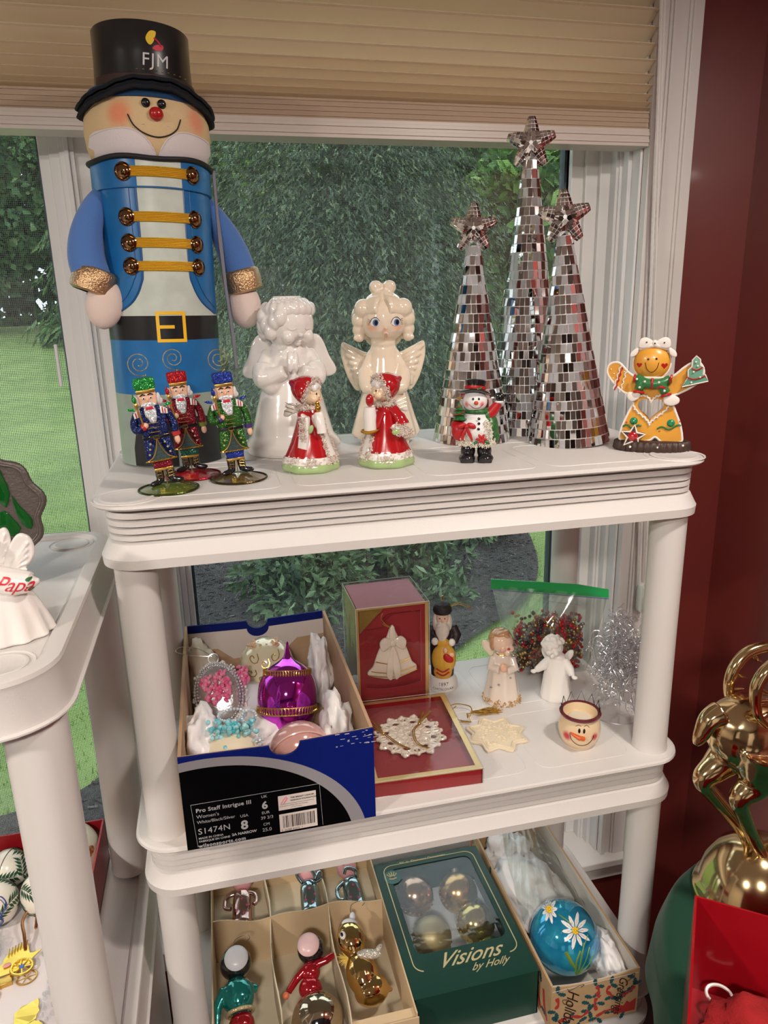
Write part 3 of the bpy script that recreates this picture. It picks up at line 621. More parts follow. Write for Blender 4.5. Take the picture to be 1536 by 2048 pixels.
for s, C, cuff, hand in ((-1, [(-7.4, -1.5, 40.6), (-8.8, -2.2, 38.2), (-10.2, -3, 34.5), (-10.6, -3.4, 31), (-9.9, -3.8, 27.8)], (-9.9, -3.8, 27.9, 12), (-8.8, -4.5, 24.6)), (1, [(7.8, 1, 40.6), (9.2, 1.2, 38.2), (11.0, 1, 34.8), (12.2, .6, 31.4), (12.9, .2, 28.6)], (12.9, .1, 28.3, -6), (13.1, -.3, 24.4))):
    P = spline(C, 6); n = len(P); rr_ = [.9 + 1.75 * math.sin(min(1, (i / (n - 1)) * 1.15) * math.pi / 2) for i in range(n)]; rr_[0] = .5
    part('arm', MB().add(tube(P, rr_, 20)), fb, T)
    cx, cy, cz, ry = cuff; g = lathe([(2.6, -1.8), (3.1, -1.5), (3.2, 0), (3.1, 1.4), (2.6, 1.8)], 40, sy=.95); part('cuff', MB().add(g, M=TR(cx, cy, cz, ry=ry - 8 * s)), gl, T)
    g = MB().add(ell(hand, (2.7, 1.9, 3.7), (0, 14 if s < 0 else -4, 0))).add(ell((hand[0] + 1.3 * (-s), hand[1] - .7, hand[2] + .9), (.8, .7, 1.4), (0, 20 * s, 0))); part('mitten_hand', MB().add(blob(g, .28, 8)), pk, T)
part('grey_strap', MB().add(tube([(8.9, -2.2, 44.2), (9.1, -2.0, 38), (9.3, -2, 34), (9.7, -2.2, 27), (10.3, -2.4, 20), (10.6, -2.4, 14.5)], [.3, .3, .42, .3, .34, .3], 4)), mat('grey_plastic_strip', (.20, .20, .24), .45), T)

# ------------------------------------------------------------------ three nutcracker card holders
def holder(label, loc, rz, ry, cHat, cCoat, cLeg, cBase, cCuff):
    T = thing('nutcracker_card_holder', label, 'card holder', loc, rz, group='nutcracker card holders')
    G = lambda n, c: glitter('glitter_' + n, c)
    e = mat('enamel_' + cBase[0], cBase[1], .10, coat=1)
    base = part('base', MB().add(lathe([(0, .95), (1.2, .88), (2.4, .62), (3.4, .3), (3.9, .16), (3.9, 0), (0, 0)], 48)), e, T)
    part('rope_rim', MB().add(tube([(3.95 * math.cos(a), 3.95 * math.sin(a), .18 + .03 * math.sin(a * 60)) for a in np.linspace(0, 6.283, 181)[:-1]], .16, 6, True)), mat('aged_' + cBase[0], tuple(c * .6 for c in cBase[1]), .3, .8), base, u=.01)
    K = MB; tilt = TR(0, 0, 0, ry=ry)
    def P(name, mb, m, **k): mb.v = [tuple(v) for v in xf(mb.v, tilt)]; return part(name, mb, m, T, **k)
    P('wire', K().add(tube([(0, 0, .8), (0, -.1, 2), (0, 0, 15)], .07, 6)), gold)
    for s in (-1, 1):
        P('boot', K().add(tube([(s * .7, 0, 3.3), (s * .72, 0, 2.2), (s * .8, -.1, 1.55), (s * 1.25, -.35, 1.3), (s * 1.9, -.6, 1.25), (s * 2.25, -.7, 1.25)], [.62, .58, .56, .42, .36, .15], 10)), black)
    mb = K()
    for s in (-1, 1):
        for z in (1.9, 2.3, 2.7): mb.add(tube([(s * .35, -.6, z), (s * 1.1, -.52, z + .22)], .035, 5)).add(tube([(s * .35, -.6, z + .22), (s * 1.1, -.52, z)], .035, 5))
    P('laces', mb, gold)
    P('breeches', K().add(prism([(-1.15, 3.1), (1.15, 3.1), (1.4, 4.7), (-1.4, 4.7)], -.65, .6, .2)), G(*cLeg))
    P('knee_band', K().add(prism([(-1.2, 2.9), (1.2, 2.9), (1.25, 3.25), (-1.25, 3.25)], -.7, .62, .08)), gold)
    coat = G(*cCoat)
    P('coat_skirt', K().add(prism([(-1.95, 4.4), (-.2, 4.45), (0, 6.9), (.2, 4.45), (1.95, 4.4), (1.65, 7.6), (-1.65, 7.6)], -.85, .7, .15)), coat)
    P('mesh_inset', K().add(prism([(-1.25, 4.45), (1.25, 4.45), (0, 7.3)], -.88, -.5, .0)), mat('mesh_' + cCoat[0], (.10, .16, .14), .3, .5, col2=(.02, .03, .05), vscale=900))
    mb = K()
    for s in (-1, 1): mb.add(tube(spline([(s * .05, -.95, 7.3), (s * .35, -.97, 6.0), (s * 1.0, -.97, 4.9), (s * 1.95, -.9, 4.4)], 6), .075, 6))
    mb.add(tube([(x, -.95 + .05 * math.sin(x * 40), 4.4 - .05 * math.cos(x)) for x in np.linspace(-2, 2, 60)], .11, 6)); P('gold_hem', mb, gold)
    mb = K()
    for s in (-1, 1):
        for z, x in ((6.7, .95), (6.0, 1.15), (5.3, 1.35)): mb.add(ell((s * x, -.9, z), (.16, .08, .16), seg=10, rings=6))
    P('buttons', mb, mat('button_' + cCuff[0], cCuff[2], .3, .4))
    P('belt', K().add(prism([(-1.72, 7.3), (1.72, 7.3), (1.75, 7.75), (-1.75, 7.75)], -.92, .75, .08)), black)
    P('belt_buckle', K().add(tube([(-.35, -.98, 7.3), (.35, -.98, 7.3), (.35, -.98, 7.75), (-.35, -.98, 7.75)], .05, 5, True)), gold)
    P('torso', K().add(prism(poly2([(-1.55, 7.6), (1.55, 7.6), (1.75, 9.4), (1.85, 11.0), (.9, 11.6), (-.9, 11.6), (-1.85, 11.0), (-1.75, 9.4)], 2), -.85, .75, .25)), coat)
    mb = K()
    for z in (8.2, 8.8, 9.4): mb.add(tube([(-.7, -.9, z), (.7, -.9, z)], .05, 5))
    P('gold_frogging', mb, gold)
    # scepter arm bent up, other arm hanging
    P('bent_arm', K().add(tube(spline([(-1.75, 0, 10.8), (-2.35, -.2, 9.6), (-2.2, -.6, 8.7), (-1.3, -.95, 9.1)], 5), [.55] * 10 + [.5] * 3 + [.45] * 3, 10)), coat)
    P('hanging_arm', K().add(tube(spline([(1.75, 0, 10.9), (2.35, -.1, 9.8), (2.6, -.2, 8.6), (2.55, -.3, 7.7)], 5), .5, 10)), coat)
    cf = mat('cuff_' + cCuff[0], cCuff[1], .35)
    P('cuff', K().add(lathe([(.45, 0), (.56, .05), (.58, .55), (.45, .6)], 16), M=TR(2.57, -.3, 7.2, ry=-4)), cf); P('cuff', K().add(lathe([(.42, 0), (.52, .05), (.52, .45), (.42, .5)], 16), M=TR(-1.5, -.95, 9.0, ry=70)), cf)
    P('hand', K().add(ell((2.6, -.35, 6.7), (.38, .3, .62))), skin); P('hand', K().add(ell((-1.05, -1.05, 9.25), (.45, .4, .42))), skin)
    mb = K().add(tube([(-1.15, -1.3, 8.9), (-1.5, -1.3, 11.6)], .12, 8)).add(ell((-1.55, -1.3, 12.0), (.28, .28, .5))); P('scepter', mb, gold)
    P('scepter_knob', K().add(ell((-1.65, -1.3, 12.8), (.3, .3, .45))).add(lathe([(.14, 0), (0, .7)], 8), M=TR(-1.68, -1.3, 13.1)), G(*cHat))
    for s in (-1, 1):
        mb = K(); mb.add(prism([(s * 1.25, 10.5), (s * 2.15, 10.3), (s * 2.2, 10.95), (s * 1.3, 11.5)], -.95, .6, .1)); e_ = P('epaulette', mb, whitep)
        P('epaulette_stripes', K().add(tube([(s * 1.55, -.98, 10.5), (s * 1.6, -.98, 11.3)], .07, 5)).add(tube([(s * 1.85, -.98, 10.45), (s * 1.9, -.98, 11.1)], .07, 5)), mat('stripe_red', (.45, .03, .04), .4))
        P('shoulder_leaf', K().add(prism([(s * 1.9, 11.2), (s * 2.6, 11.35), (s * 3.0, 11.6), (s * 2.4, 11.7), (s * 1.9, 11.5)], -.2, .1, .03)), G(*cHat))
    P('face', K().add(prism(poly2([(-1.0, 11.7), (0, 11.4), (1.0, 11.7), (1.15, 12.6), (1.05, 13.5), (-1.05, 13.5), (-1.15, 12.6)], 2), -.95, .5, .2)), skin)
    hair = mat('white_hair_paint', (.72, .72, .74), .5, bump=1, bscale=500)
    mb = K(); 
    for s in (-1, 1): mb.add(ell((s * 1.3, -.1, 12.4), (.35, .5, .85), (0, s * 12, 0))); mb.add(ell((s * 1.6, 0, 12.0), (.3, .3, .45), (0, s * 30, 0)))
    P('hair', MB().add(blob(mb, .14, 2)), hair)
    mb = K()
    for s in (-1, 1): mb.add(ell((s * .5, -1.05, 11.95), (.62, .22, .26), (0, s * 16, 0))); 
    mb.add(ell((0, -.95, 10.9), (.85, .3, 1.1))).add(ell((.1, -.95, 10.0), (.55, .25, .7)))
    for k in range(6): mb.add(ell((rnd(-.6, .6), -1.12, rnd(9.7, 11)), (.2, .12, .3)))
    P('beard', MB().add(blob(mb, .14, 2)), glitter('glitter_white', (.72, .76, .80)))
    P('mouth', K().add(prism([(-.5, 11.25), (.5, 11.25), (.45, 11.65), (-.45, 11.65)], -1.28, -.9, .04)), mat('mouth_red', (.5, .02, .05), .4))
    P('nose', K().add(ell((0, -1.1, 12.5), (.17, .22, .22))), skin)
    mb = K(); mb2 = K(); mb3 = K()
    for s in (-1, 1): mb.add(ell((s * .45, -1.02, 12.75), (.19, .08, .17), seg=12, rings=8)); mb2.add(ell((s * .45 + .02, -1.1, 12.74), (.10, .05, .11), seg=10, rings=6)); mb3.add(tube([(s * .15, -1.05, 13.15), (s * .5, -1.07, 13.3), (s * .85, -1.05, 13.1)], .08, 6))
    P('eye_white', mb, whitep); P('pupil', mb2, black); P('eyebrow', mb3, black)
    P('hat', K().add(prism(poly2([(-1.15, 13.75), (1.15, 13.75), (1.35, 14.6), (1.3, 15.25), (.5, 15.35), (-.5, 15.35), (-1.3, 15.25), (-1.35, 14.6)], 2), -.95, .7, .25)), G(*cHat))
    P('hat_visor', K().add(prism([(-1.15, 13.4), (1.15, 13.4), (1.25, 13.85), (-1.25, 13.85)], -1.1, .6, .08)), gold)
    sp = [((.25 + 1.35 * (1 - i / 70)) * math.cos(-1.2 - i * .195 + .0), 0, 17.15 + (.25 + 1.35 * (1 - i / 70)) * math.sin(-1.2 - i * .195)) for i in range(71)]
    P('spiral_clip', K().add(tube([(0, 0, 15.2)] + sp, .06, 6)), mat('antique_gold_wire', (.45, .34, .14), .3, 1, bump=1, bscale=900))
GR, RD, BL, NV = ('green', (.02, .25, .05)), ('red', (.40, .012, .02)), ('blue', (.015, .04, .28)), ('navy', (.012, .022, .11))
holder('card holder of a nutcracker in red coat standing behind the other two', (.125, .150, ZT), 6, -4, RD, ('crimson', (.20, .010, .022)), ('teal', (.02, .11, .08)), ('crimson', (.34, .012, .02)), ('olive', (.16, .20, .03), (.6, .4, .35)))
holder('card holder of a nutcracker in navy coat with green hat on olive base', (.094, .072, ZT), 4, -7, GR, NV, ('crimson', (.20, .010, .022)), ('olive', (.09, .12, .02)), ('red', (.42, .03, .03), (.4, .36, .25)))
holder('card holder of a nutcracker in green coat with blue hat on brown base', (.190, .106, ZT), 5, -5, BL, ('forest', (.03, .12, .02)), ('blue', (.015, .04, .28)), ('brown', (.10, .065, .018)), ('purple', (.06, .03, .16), (.4, .42, .15)))
# ------------------------------------------------------------------ praying angel planter, white glaze
T = thing('praying_angel_figure', 'white glazed angel with bowed head and folded hands, flat open crown', 'figurine', (.291, .290, ZT), -6)
K = MB
mb = K().add(lathe([(0, 0), (7.5, 0), (8.0, .5), (8.1, 1.6), (7.5, 2.6), (6.9, 3.2), (6.3, 5.5), (5.5, 8.5), (4.7, 11.2), (4.2, 13), (0, 14)], 48, sy=.86))
mb.add(ell((0, .2, 14), (4.2, 3.7, 4.0))); mb.add(ell((0, 0, 16.6), (3.4, 3.0, 2.2)))
for s in (-1, 1):
    mb.add(tube(spline([(s * 3.0, .4, 16.4), (s * 4.0, -1.2, 14.2), (s * 3.8, -3.2, 12.8), (s * 1.3 + .6, -4.5, 13.9)], 6), [1.5] * 7 + [2.0] * 6 + [1.7, 1.6, 1.4, 1.3, 1.2, 1.1], 14))
    mb.add(ell((.6 + s * .45, -4.7, 15.4), (.55, .7, 1.8), (-12, 0, 0)))
    mb.add(ell((s * 3.0, -3.4, 12.0), (1.7, 1.3, 1.9)))
mb.add(ell((.3, -.4, 21.2), (4.15, 4.1, 4.1))); mb.add(ell((.3, 0, 24.0), (2.9, 3, 1.3)))
mb.add(lathe([(0, 0), (2.3, 0), (2.45, .9), (0, .9)], 30), M=TR(.2, .2, 24.6))
g = blob(mb, .2, 5); b = part('body', K().add(g), whiteg, T)
fd = Vector((.42, -.84, -.22)).normalized(); fc = Vector((.3, -.4, 21.0)); fr = Vector((.9, .43, 0)).normalized(); fu = fr.cross(fd) * -1
def fp(x, z, r=4.1): v = (fd + fr * (x / r) + fu * (z / r)).normalized(); return fc + v * r
mb = K().add(ell(fp(0, -.6, 4.35), (.42, .42, .38)))
for s in (-1, 1):
    mb.add(ell(fp(s * 2.0, -1.3, 3.75), 1.15)); P = [fp(s * x, z, 4.12) for x, z in ((.75, .45), (1.3, .15), (1.9, .3), (2.3, .6))]; mb.add(tube(spline(P, 4), .09, 6))
mb.add(tube(spline([fp(-.6, -1.75, 4.1), fp(0, -1.95, 4.15), fp(.6, -1.75, 4.1)], 4), .13, 6)); mb.add(ell(fp(0, -2.6, 3.9), (.6, .6, .5)))
part('face', K().add(blob(mb, .11, 2)), whiteg, T)
mb = K()
random.seed(4)
for k in range(22):
    a = 40 + k * 13.2; 
    if 262 < a < 335: continue
    A = math.radians(a); z = 21.2 + 1.1 * math.sin(k * 1.7); mb.add(ell((.3 + 4.1 * math.cos(A), -.1 + 4.0 * math.sin(A), z), (1.15, 1.15, 1.45)))
for k in range(20):
    A = math.radians(k * 18); mb.add(ell((.3 + 3.5 * math.cos(A), -.1 + 3.4 * math.sin(A), 23.4), (1.0, 1.0, 1.25))); 
for k in range(11): A = math.radians(215 + k * 13); mb.add(tube(spline([(.2 + 2.1 * math.cos(A), .1 + 2.1 * math.sin(A), 25.0), (.25 + 3.2 * math.cos(A), .1 + 3.2 * math.sin(A), 24.7), (.3 + 4.1 * math.cos(A + .06), .0 + 4.1 * math.sin(A + .06), 23.2)], 4), .34, 6))
part('hair', K().add(blob(mb, .16, 3)), whiteg, T)
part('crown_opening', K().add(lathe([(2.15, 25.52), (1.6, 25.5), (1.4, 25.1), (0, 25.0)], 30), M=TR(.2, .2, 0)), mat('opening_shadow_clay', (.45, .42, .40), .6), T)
for s in (-1, 1):
    o = [(s * 2.6, 18.6), (s * 4.6, 19.4), (s * 5.8, 18.4), (s * 6.8, 15.8), (s * 7.9, 13.7), (s * 7.4, 12.6), (s * 5.8, 12.3), (s * 3.4, 12.8)]; part('wing', K().add(prism(poly2(o, 4), 1.8, 3.2, .35)), whiteg, T)
# ------------------------------------------------------------------ singing angel, cream lustre
T = thing('singing_angel_figure', 'cream lustre angel with painted blue eyes, round open mouth and hair bun', 'figurine', (.459, .320, ZT), -12)
mb = K().add(lathe([(0, 1.2), (5.6, 1.2), (6.1, 1.6), (5.9, 2.6), (5.0, 5.6), (4.0, 9.2), (3.1, 12.6), (2.55, 15.0), (2.35, 16.6), (2.0, 17.4), (1.9, 19), (0, 19)], 64, sy=.86, fn=lambda x, y, z, a: (x * (1 + .045 * math.cos(a * 9) * max(0, (13 - z) / 12)), y * (1 + .045 * math.cos(a * 9) * max(0, (13 - z) / 12)), z + (.35 * math.cos(a * 9) if z < 1.7 else 0))))
for s in (-1, 1):
    mb.add(tube(spline([(s * 1.9, 0, 15.8), (s * 3.3, -1.2, 12.6), (s * 2.9, -3.2, 10.2), (s * .8, -4.0, 10.6)], 5), [.9] * 5 + [1.25] * 5 + [1.3, 1.2, 1.1, 1, .8, .7], 12)); mb.add(box((s * 2.9 - 1.3, -2.2, 0), (s * 2.9 + 1.3, 2.6, 2.2)))
mb.add(lathe([(2.05, 17.0), (2.2, 17.3), (2.05, 18.4)], 30)); mb.add(ell((.1, -.2, 21.4), (4.2, 3.9, 3.95)))
part('body', K().add(blob(mb, .2, 3)), blush('cream_lustre', (.78, .66, .52), [(-.022, -.036, .202, .016, (.86, .50, .34)), (.026, -.036, .202, .016, (.86, .50, .34)), (.002, -.041, .196, .010, (.9, .6, .45))], .12, coat=1), T)
mb = K(); random.seed(5)
for s in (-1, 1):
    for i, (x, y, z, r) in enumerate([(3.3, -1.4, 23.2, 1.7), (4.0, -.8, 21.4, 1.5), (4.1, -.5, 19.8, 1.3), (4.2, -.7, 18.6, .95), (3.6, 1.4, 22, 2), (3.5, 1.3, 19.6, 1.7), (1.6, 1.8, 21, 2.6), (1.4, 2.0, 18.6, 1.9), (4.75, -1.1, 18.4, .5)]): mb.add(ell((s * x + .1, y, z), r))
    for k in range(7):
        a = k / 6; mb.add(tube(spline([(.1 + s * .2, -.6, 25.6), (.1 + s * (1.0 + 1.2 * a), -3.0 + .8 * a, 24.6), (.1 + s * (1.4 + 2.2 * a), -3.6 + 1.5 * a, 23.2 - .4 * a), (.1 + s * (1.0 + 3.2 * a), -3.5 + 2.2 * a, 22.1 - .6 * a)], 5), [.5] * 12 + [.42, .34, .25, .16], 8))
mb.add(ell((.1, .6, 24.1), (3.3, 3.1, 2.0)))
for s in (-1, 1): mb.add(ell((.1 + s * 1.15, 0, 26.7), (1.2, 1.0, 1.15))); mb.add(tube([(.1 + s * 1.15 + .75 * math.cos(a), -.72, 26.7 + .7 * math.sin(a)) for a in np.linspace(0, 5, 14)], .2, 6))
mb.add(ell((.1, 0, 25.6), (1.7, 1.5, .8))); g = blob(mb, .16, 2); part('hair', K().add(g), creamg, T)
hd = bvh(ell((.1, -.2, 21.4), (4.2, 3.9, 3.95), seg=48, rings=32)); S = Stick(hd, off=.03)
mb = K(); m2 = K(); m3 = K(); m4 = K()
for s in (-1, 1):
    cx = .35 + s * 1.75; mb.add(S.area(circ(cx, 21.0, .78, 20, .66), .4, .05)); m2.add(S.area(circ(cx + .15, 20.95, .48, 18, .55), .4, .09)); m3.add(S.area(circ(cx + .22, 20.95, .27, 12, .4), .4, .12)); m4.add(S.line([(cx - .8, 20.9), (cx - .4, 21.6), (cx + .3, 21.75), (cx + .8, 21.2)], .055, 4, 5, off=.08))
    for k in range(4): m4.add(S.line([(cx + s * (.72 + .04 * k), 21.3 - .22 * k), (cx + s * (1.15 + .03 * k), 21.55 - .3 * k)], .03, 1, 4, off=.08))
part('eye_white', mb, whitep, T); part('iris', m2, mat('iris_blue', (.10, .20, .42), .2), T); part('pupil', m3, black, T); part('eyelashes', m4, black, T)
part('mouth', K().add(tube([S.p(.42 + .36 * math.cos(a), 18.75 + .5 * math.sin(a), .05) for a in np.linspace(0, 6.283, 24)[:-1]], .15, 8, True)).add(ell(S.p(.42, 20.0, .1), (.3, .3, .25))), mat('peach_glaze', (.80, .52, .38), .15, coat=1), T)
for s in (-1, 1):
    mb = K(); o = [(s * 1.9, 15.2), (s * 3.6, 16.0), (s * 5.6, 17.0), (s * 7.2, 17.6), (s * 7.5, 15.6), (s * 7.0, 13.2), (s * 6.2, 11.0), (s * 5.0, 9.2), (s * 4.0, 9.4), (s * 3.0, 11.6)]; mb.add(prism(poly2(o, 4), 1.6, 2.5, .3))
    for k in range(6):
        t = k / 5; mb.add(tube(spline([(s * (3.0 + .3 * t), 1.5, 14.6 - 3.2 * t), (s * (5.0 - .3 * t), 1.3, 15.5 - 4.2 * t), (s * (7.1 - 2.3 * t), 1.5, 17.0 - 7.0 * t)], 5), [.3, .36, .42, .46, .5, .5, .5, .48, .45, .4, .3], 8))
    part('wing', K().add(blob(mb, .16, 2)), creamg, T)

# ------------------------------------------------------------------ little angels in red coats with spaghetti trim
fluff = mat('sugar_spaghetti_trim', (.74, .66, .60), .35, coat=.4, bump=.6, bscale=900, col2=(.50, .38, .30), vscale=300)
greeng = mat('green_glaze', (.34, .48, .20), .2, coat=.8)
def curls(pts, rad=.16, n=None):
    """small bent threads scattered on given spots"""
    base = tube([(.0, 0, 0), (.12, .04, .15), (.27, -.02, .12), (.33, .02, -.04)], .075, 5); Ms = [TR(p[0], p[1], p[2], rnd(0, 360), rnd(0, 360), rnd(0, 360), rnd(.8, 1.25)) for p in pts]
    mb = MB()
    for M in Ms: mb.add(base, M=M)
    return mb
def red_angel(label, loc, rz, m, ry=0):
    """m = +1: face and candle towards +x, m = -1: mirrored and holding a chamber candlestick"""
    T = thing('red_coat_angel', label, 'figurine', loc, rz, group='red coated angel figures')
    random.seed(11 if m > 0 else 12)
    def fn(x, y, z, a): k = 1 + .035 * math.sin(a * 7) * (z < 3); return x * k + m * .12 * (z > 4), y * k, z
    sk = lathe([(0, 0), (3.9, 0), (4.25, .35), (4.3, .9), (3.9, 1.6), (3.6, 2.0)], 48, fn=fn); part('underskirt', K().add(sk), greeng, T)
    coat = lathe([(3.95, .95), (3.98, 1.5), (3.55, 2.6), (2.9, 4.4), (2.2, 6.4), (1.75, 8.0), (1.6, 8.8), (1.1, 9.4), (.9, 10), (0, 10)], 60, fn=fn)
    c = part('coat', K().add(coat), redg, T)
    s0 = Stick(coat, off=.05); fr_ = Stick(coat, org=(50 * m, 0, 0), d=(-m, 0, 0), right=(0, 1, 0), off=.07); mb = K()
    # white opening of the coat on the face side and the white hem
    mb.add(at(fr_.area([(-1.9, .9), (1.8, .9), (1.2, 4), (.7, 8.6), (-.7, 8.6), (-1.2, 4)], .5, .08), Matrix()))
    mb.add(lathe([(4.02, .8), (4.06, 1.5), (3.75, 2.3)], 60, fn=fn)); part('white_lining', mb, whiteg, T)
    pts = []
    for k in range(420): a = rnd(0, 6.283); z = rnd(1.0, 2.2); r = 4.12 - .3 * (z - 1); pts.append((r * math.cos(a) + m * .05, r * math.sin(a), z))
    for k in range(150): z = rnd(2, 8.2); p = fr_.p(-1.5 + .1 * z + rnd(-.25, .25), z, .1); pts.append(p); p = fr_.p(1.5 - .1 * z + rnd(-.25, .25), z, .1); pts.append(p)
    part('hem_trim', curls(pts), fluff, T, kind='stuff')
    # head and hood turned to the side
    hx = m * .35
    part('head', K().add(blob(K().add(ell((hx + m * .25, -.15, 11.3), (1.55, 1.45, 1.6))).add(ell((hx + m * 1.65, -.45, 11.1), (.28, .3, .25))).add(ell((hx + m * 1.2, -.9, 10.7), .6)).add(ell((hx + m * 1.2, .4, 10.7), .6)).add(ell((hx + m * 1.5, -.3, 10.2), .4)).add(ell((0, 0, 9.9), (.9, .9, .8))), .1, 2)),
         blush('angel_face_%d' % (m > 0), (.80, .60, .40), [(m * .0165, -.008, .1068, .007, (.85, .33, .20)), (m * .0165, .005, .1068, .006, (.85, .4, .25))], .2, coat=.8), T)
    d_ = K(); 
    for y in (-.75, .25): d_.add(ell((hx + m * 1.52, y - .1, 11.45), (.12, .17, .2), seg=10, rings=6))
    part('eyes', d_, mat('eye_brown', (.03, .02, .02), .2), T)
    part('mouth', K().add(ell((hx + m * 1.72, -.42, 10.55), (.1, .16, .1), seg=8, rings=6)), mat('lip_red', (.5, .03, .03), .3), T)
    part('hair', K().add(blob(K().add(ell((hx + m * .9, -.3, 12.5), (.9, 1.1, .65))).add(ell((hx + m * 1.2, -.9, 12.2), .5)).add(ell((hx + m * 1.3, .2, 12.3), .5)), .1, 2)), whiteg, T)
    hood = lathe([(1.95, -.1), (2.15, .3), (2.1, 1.1), (1.75, 2.0), (1.2, 2.7), (.7, 3.1), (.5, 3.4), (.3, 3.7), (0, 3.75)], 40)
    M = TR(hx + m * .25, 0, 11.6, ry=-m * 66); part('hood', K().add(hood, M=M), redg, T)
    part('hood_lining', K().add(lathe([(2.06, .05), (1.75, -.35), (1.5, .2), (1.5, .9), (0, 1.1)], 32), M=M), whiteg, T)
    pts = [M @ Vector(((2.02 + rnd(-.25, .25)) * math.cos(a), (2.02 + rnd(-.25, .25)) * math.sin(a), rnd(-.45, .35))) for a in [rnd(0, 6.283) for _ in range(300)]]; part('hood_trim', curls(pts), fluff, T, kind='stuff')
    pts = [((1.45 + rnd(-.2, .3)) * math.cos(a), (1.35 + rnd(-.2, .3)) * math.sin(a), 9.3 + rnd(-.35, .35)) for a in [rnd(0, 6.283) for _ in range(200)]]
    part('collar_trim', curls(pts).add(lathe([(1.0, 9.0), (1.6, 9.2), (1.4, 9.7), (.9, 9.8)], 24)), fluff, T, kind='stuff')
    # sleeve towards the viewer, other arm holding the candle
    if m > 0:
        part('sleeve', K().add(tube(spline([(-.3, -1.3, 8.5), (.1, -2.1, 7.2), (.5, -2.5, 6.0)], 5), [.8] * 5 + [.9] * 3 + [1.0] * 3, 14)), redg, T)
        q = [(.55 + rnd(-.5, .5), -3.35, 6.3 + rnd(-1.7, 1.6)) for _ in range(150)]; part('sleeve_lining', K().add(prism([(-.5, 3.2), (1.0, 2.9), (1.4, 7.6), (.3, 8.2)], -3.3, -2.3, .15), M=TR(0, 0, .6)), whiteg, T); part('sleeve_trim', curls([(x - .05, y, z + .4) for x, y, z in q]), fluff, T, kind='stuff')
        part('hand', K().add(ell((1.5, -2.6, 6.5), (.35, .4, .7), (0, 20, 0))), greeng, T)
        part('arm', K().add(tube([(1.2, -.6, 8.0), (2.2, -1.2, 6.9), (2.7, -1.5, 6.6)], [.8, .65, .55], 12)), whiteg, T)
        part('candle', K().add(lathe([(0, 0), (.72, 0), (.7, 2.9), (.55, 3.1), (0, 3.1)], 20), M=TR(2.9, -1.8, 5.9, ry=-8)), whiteg, T)
        part('flame', K().add(blob(K().add(ell((2.45, -1.85, 9.5), (.45, .4, .55))).add(ell((2.4, -1.85, 10.2), (.3, .25, .45))), .1, 2)), mat('gold_glaze', (.55, .32, .05), .18, .9), T)
    else:
        part('sleeve', K().add(tube(spline([(.6, -1.2, 8.6), (1.2, -2.1, 7.4), (1.5, -2.7, 6.2)], 5), [.9] * 5 + [1.0] * 3 + [1.1] * 3, 14)), redg, T)
        q = [(1.5 + rnd(-1.2, 1.2), -3.3 + rnd(-.3, .2), 5.6) for _ in range(1)]; part('sleeve_cuff', K().add(ell((1.0, -3.1, 5.6), (1.75, .8, .85), (0, 24, 0))), whiteg, T)
        pts = [TR(1.0, -3.1, 5.6, 0, 24, 0) @ Vector((1.8 * math.cos(a) * s, -.75 + .3 * abs(math.cos(a) * s), .85 * math.sin(a) * s)) for a, s in [(rnd(0, 6.283), rnd(.2, 1)) for _ in range(170)]]; part('sleeve_trim', curls(pts), fluff, T, kind='stuff')
        part('hand', K().add(ell((-.1, -3.6, 5.5), (.7, .4, .5))), greeng, T)
        part('arm', K().add(tube([(-1.2, -.9, 8.0), (-2.2, -1.4, 6.6), (-2.8, -1.7, 6.0)], [.8, .7, .6], 12)), redg, T)
        part('candle_dish', K().add(lathe([(0, 0), (.8, .05), (1.5, .5), (1.55, .75), (1.4, .65), (.7, .3), (0, .25)], 24, sy=.8), M=TR(-3.5, -2.0, 5.3, ry=-6)), mat('gold_glaze', (.55, .32, .05), .18, .9), T)
        part('candle', K().add(lathe([(0, 0), (.95, 0), (.9, 1.2), (1.0, 2.2), (.85, 3.4), (0, 3.5)], 20), M=TR(-3.6, -2.0, 5.9)), whiteg, T)
        part('flame', K().add(ell((-3.6, -2.1, 10.3), (.62, .55, .95))).add(lathe([(.4, 0), (0, .7)], 12), M=None), redg, T).data
    for k, (dz, ry_) in enumerate(((0, 0),)):
        mb = K()
        for i in range(4): mb.add(ell((-m * (2.5 + .55 * i * (1 - .1 * i)), .9, 9.0 + .15 * i - .38 * i * (i > 1)), (1.35 - .12 * i, .35, .5), (0, m * (38 - 22 * i), 0)))
        mb.add(ell((-m * 1.6, .8, 8.9), (1, .5, .8))); part('wing', K().add(blob(mb, .12, 2)), whiteg, T)
        mb = K()
        for i in range(3): mb.add(tube([(-m * (2.4 + .2 * i), .5, 9.4 - .5 * i), (-m * (3.9 + .1 * i), .5, 9.9 - .62 * i)], .05, 5))
        part('gold_feather_lines', mb, gold, T)
    return T
red_angel('red coated angel facing the bright tree side with gold flame candle, before the white angel', (.299, .138, ZT), -32, 1)
red_angel('red coated angel holding a red flame candle on gold dish, facing the soldier', (.416, .135, ZT), 14, -1)

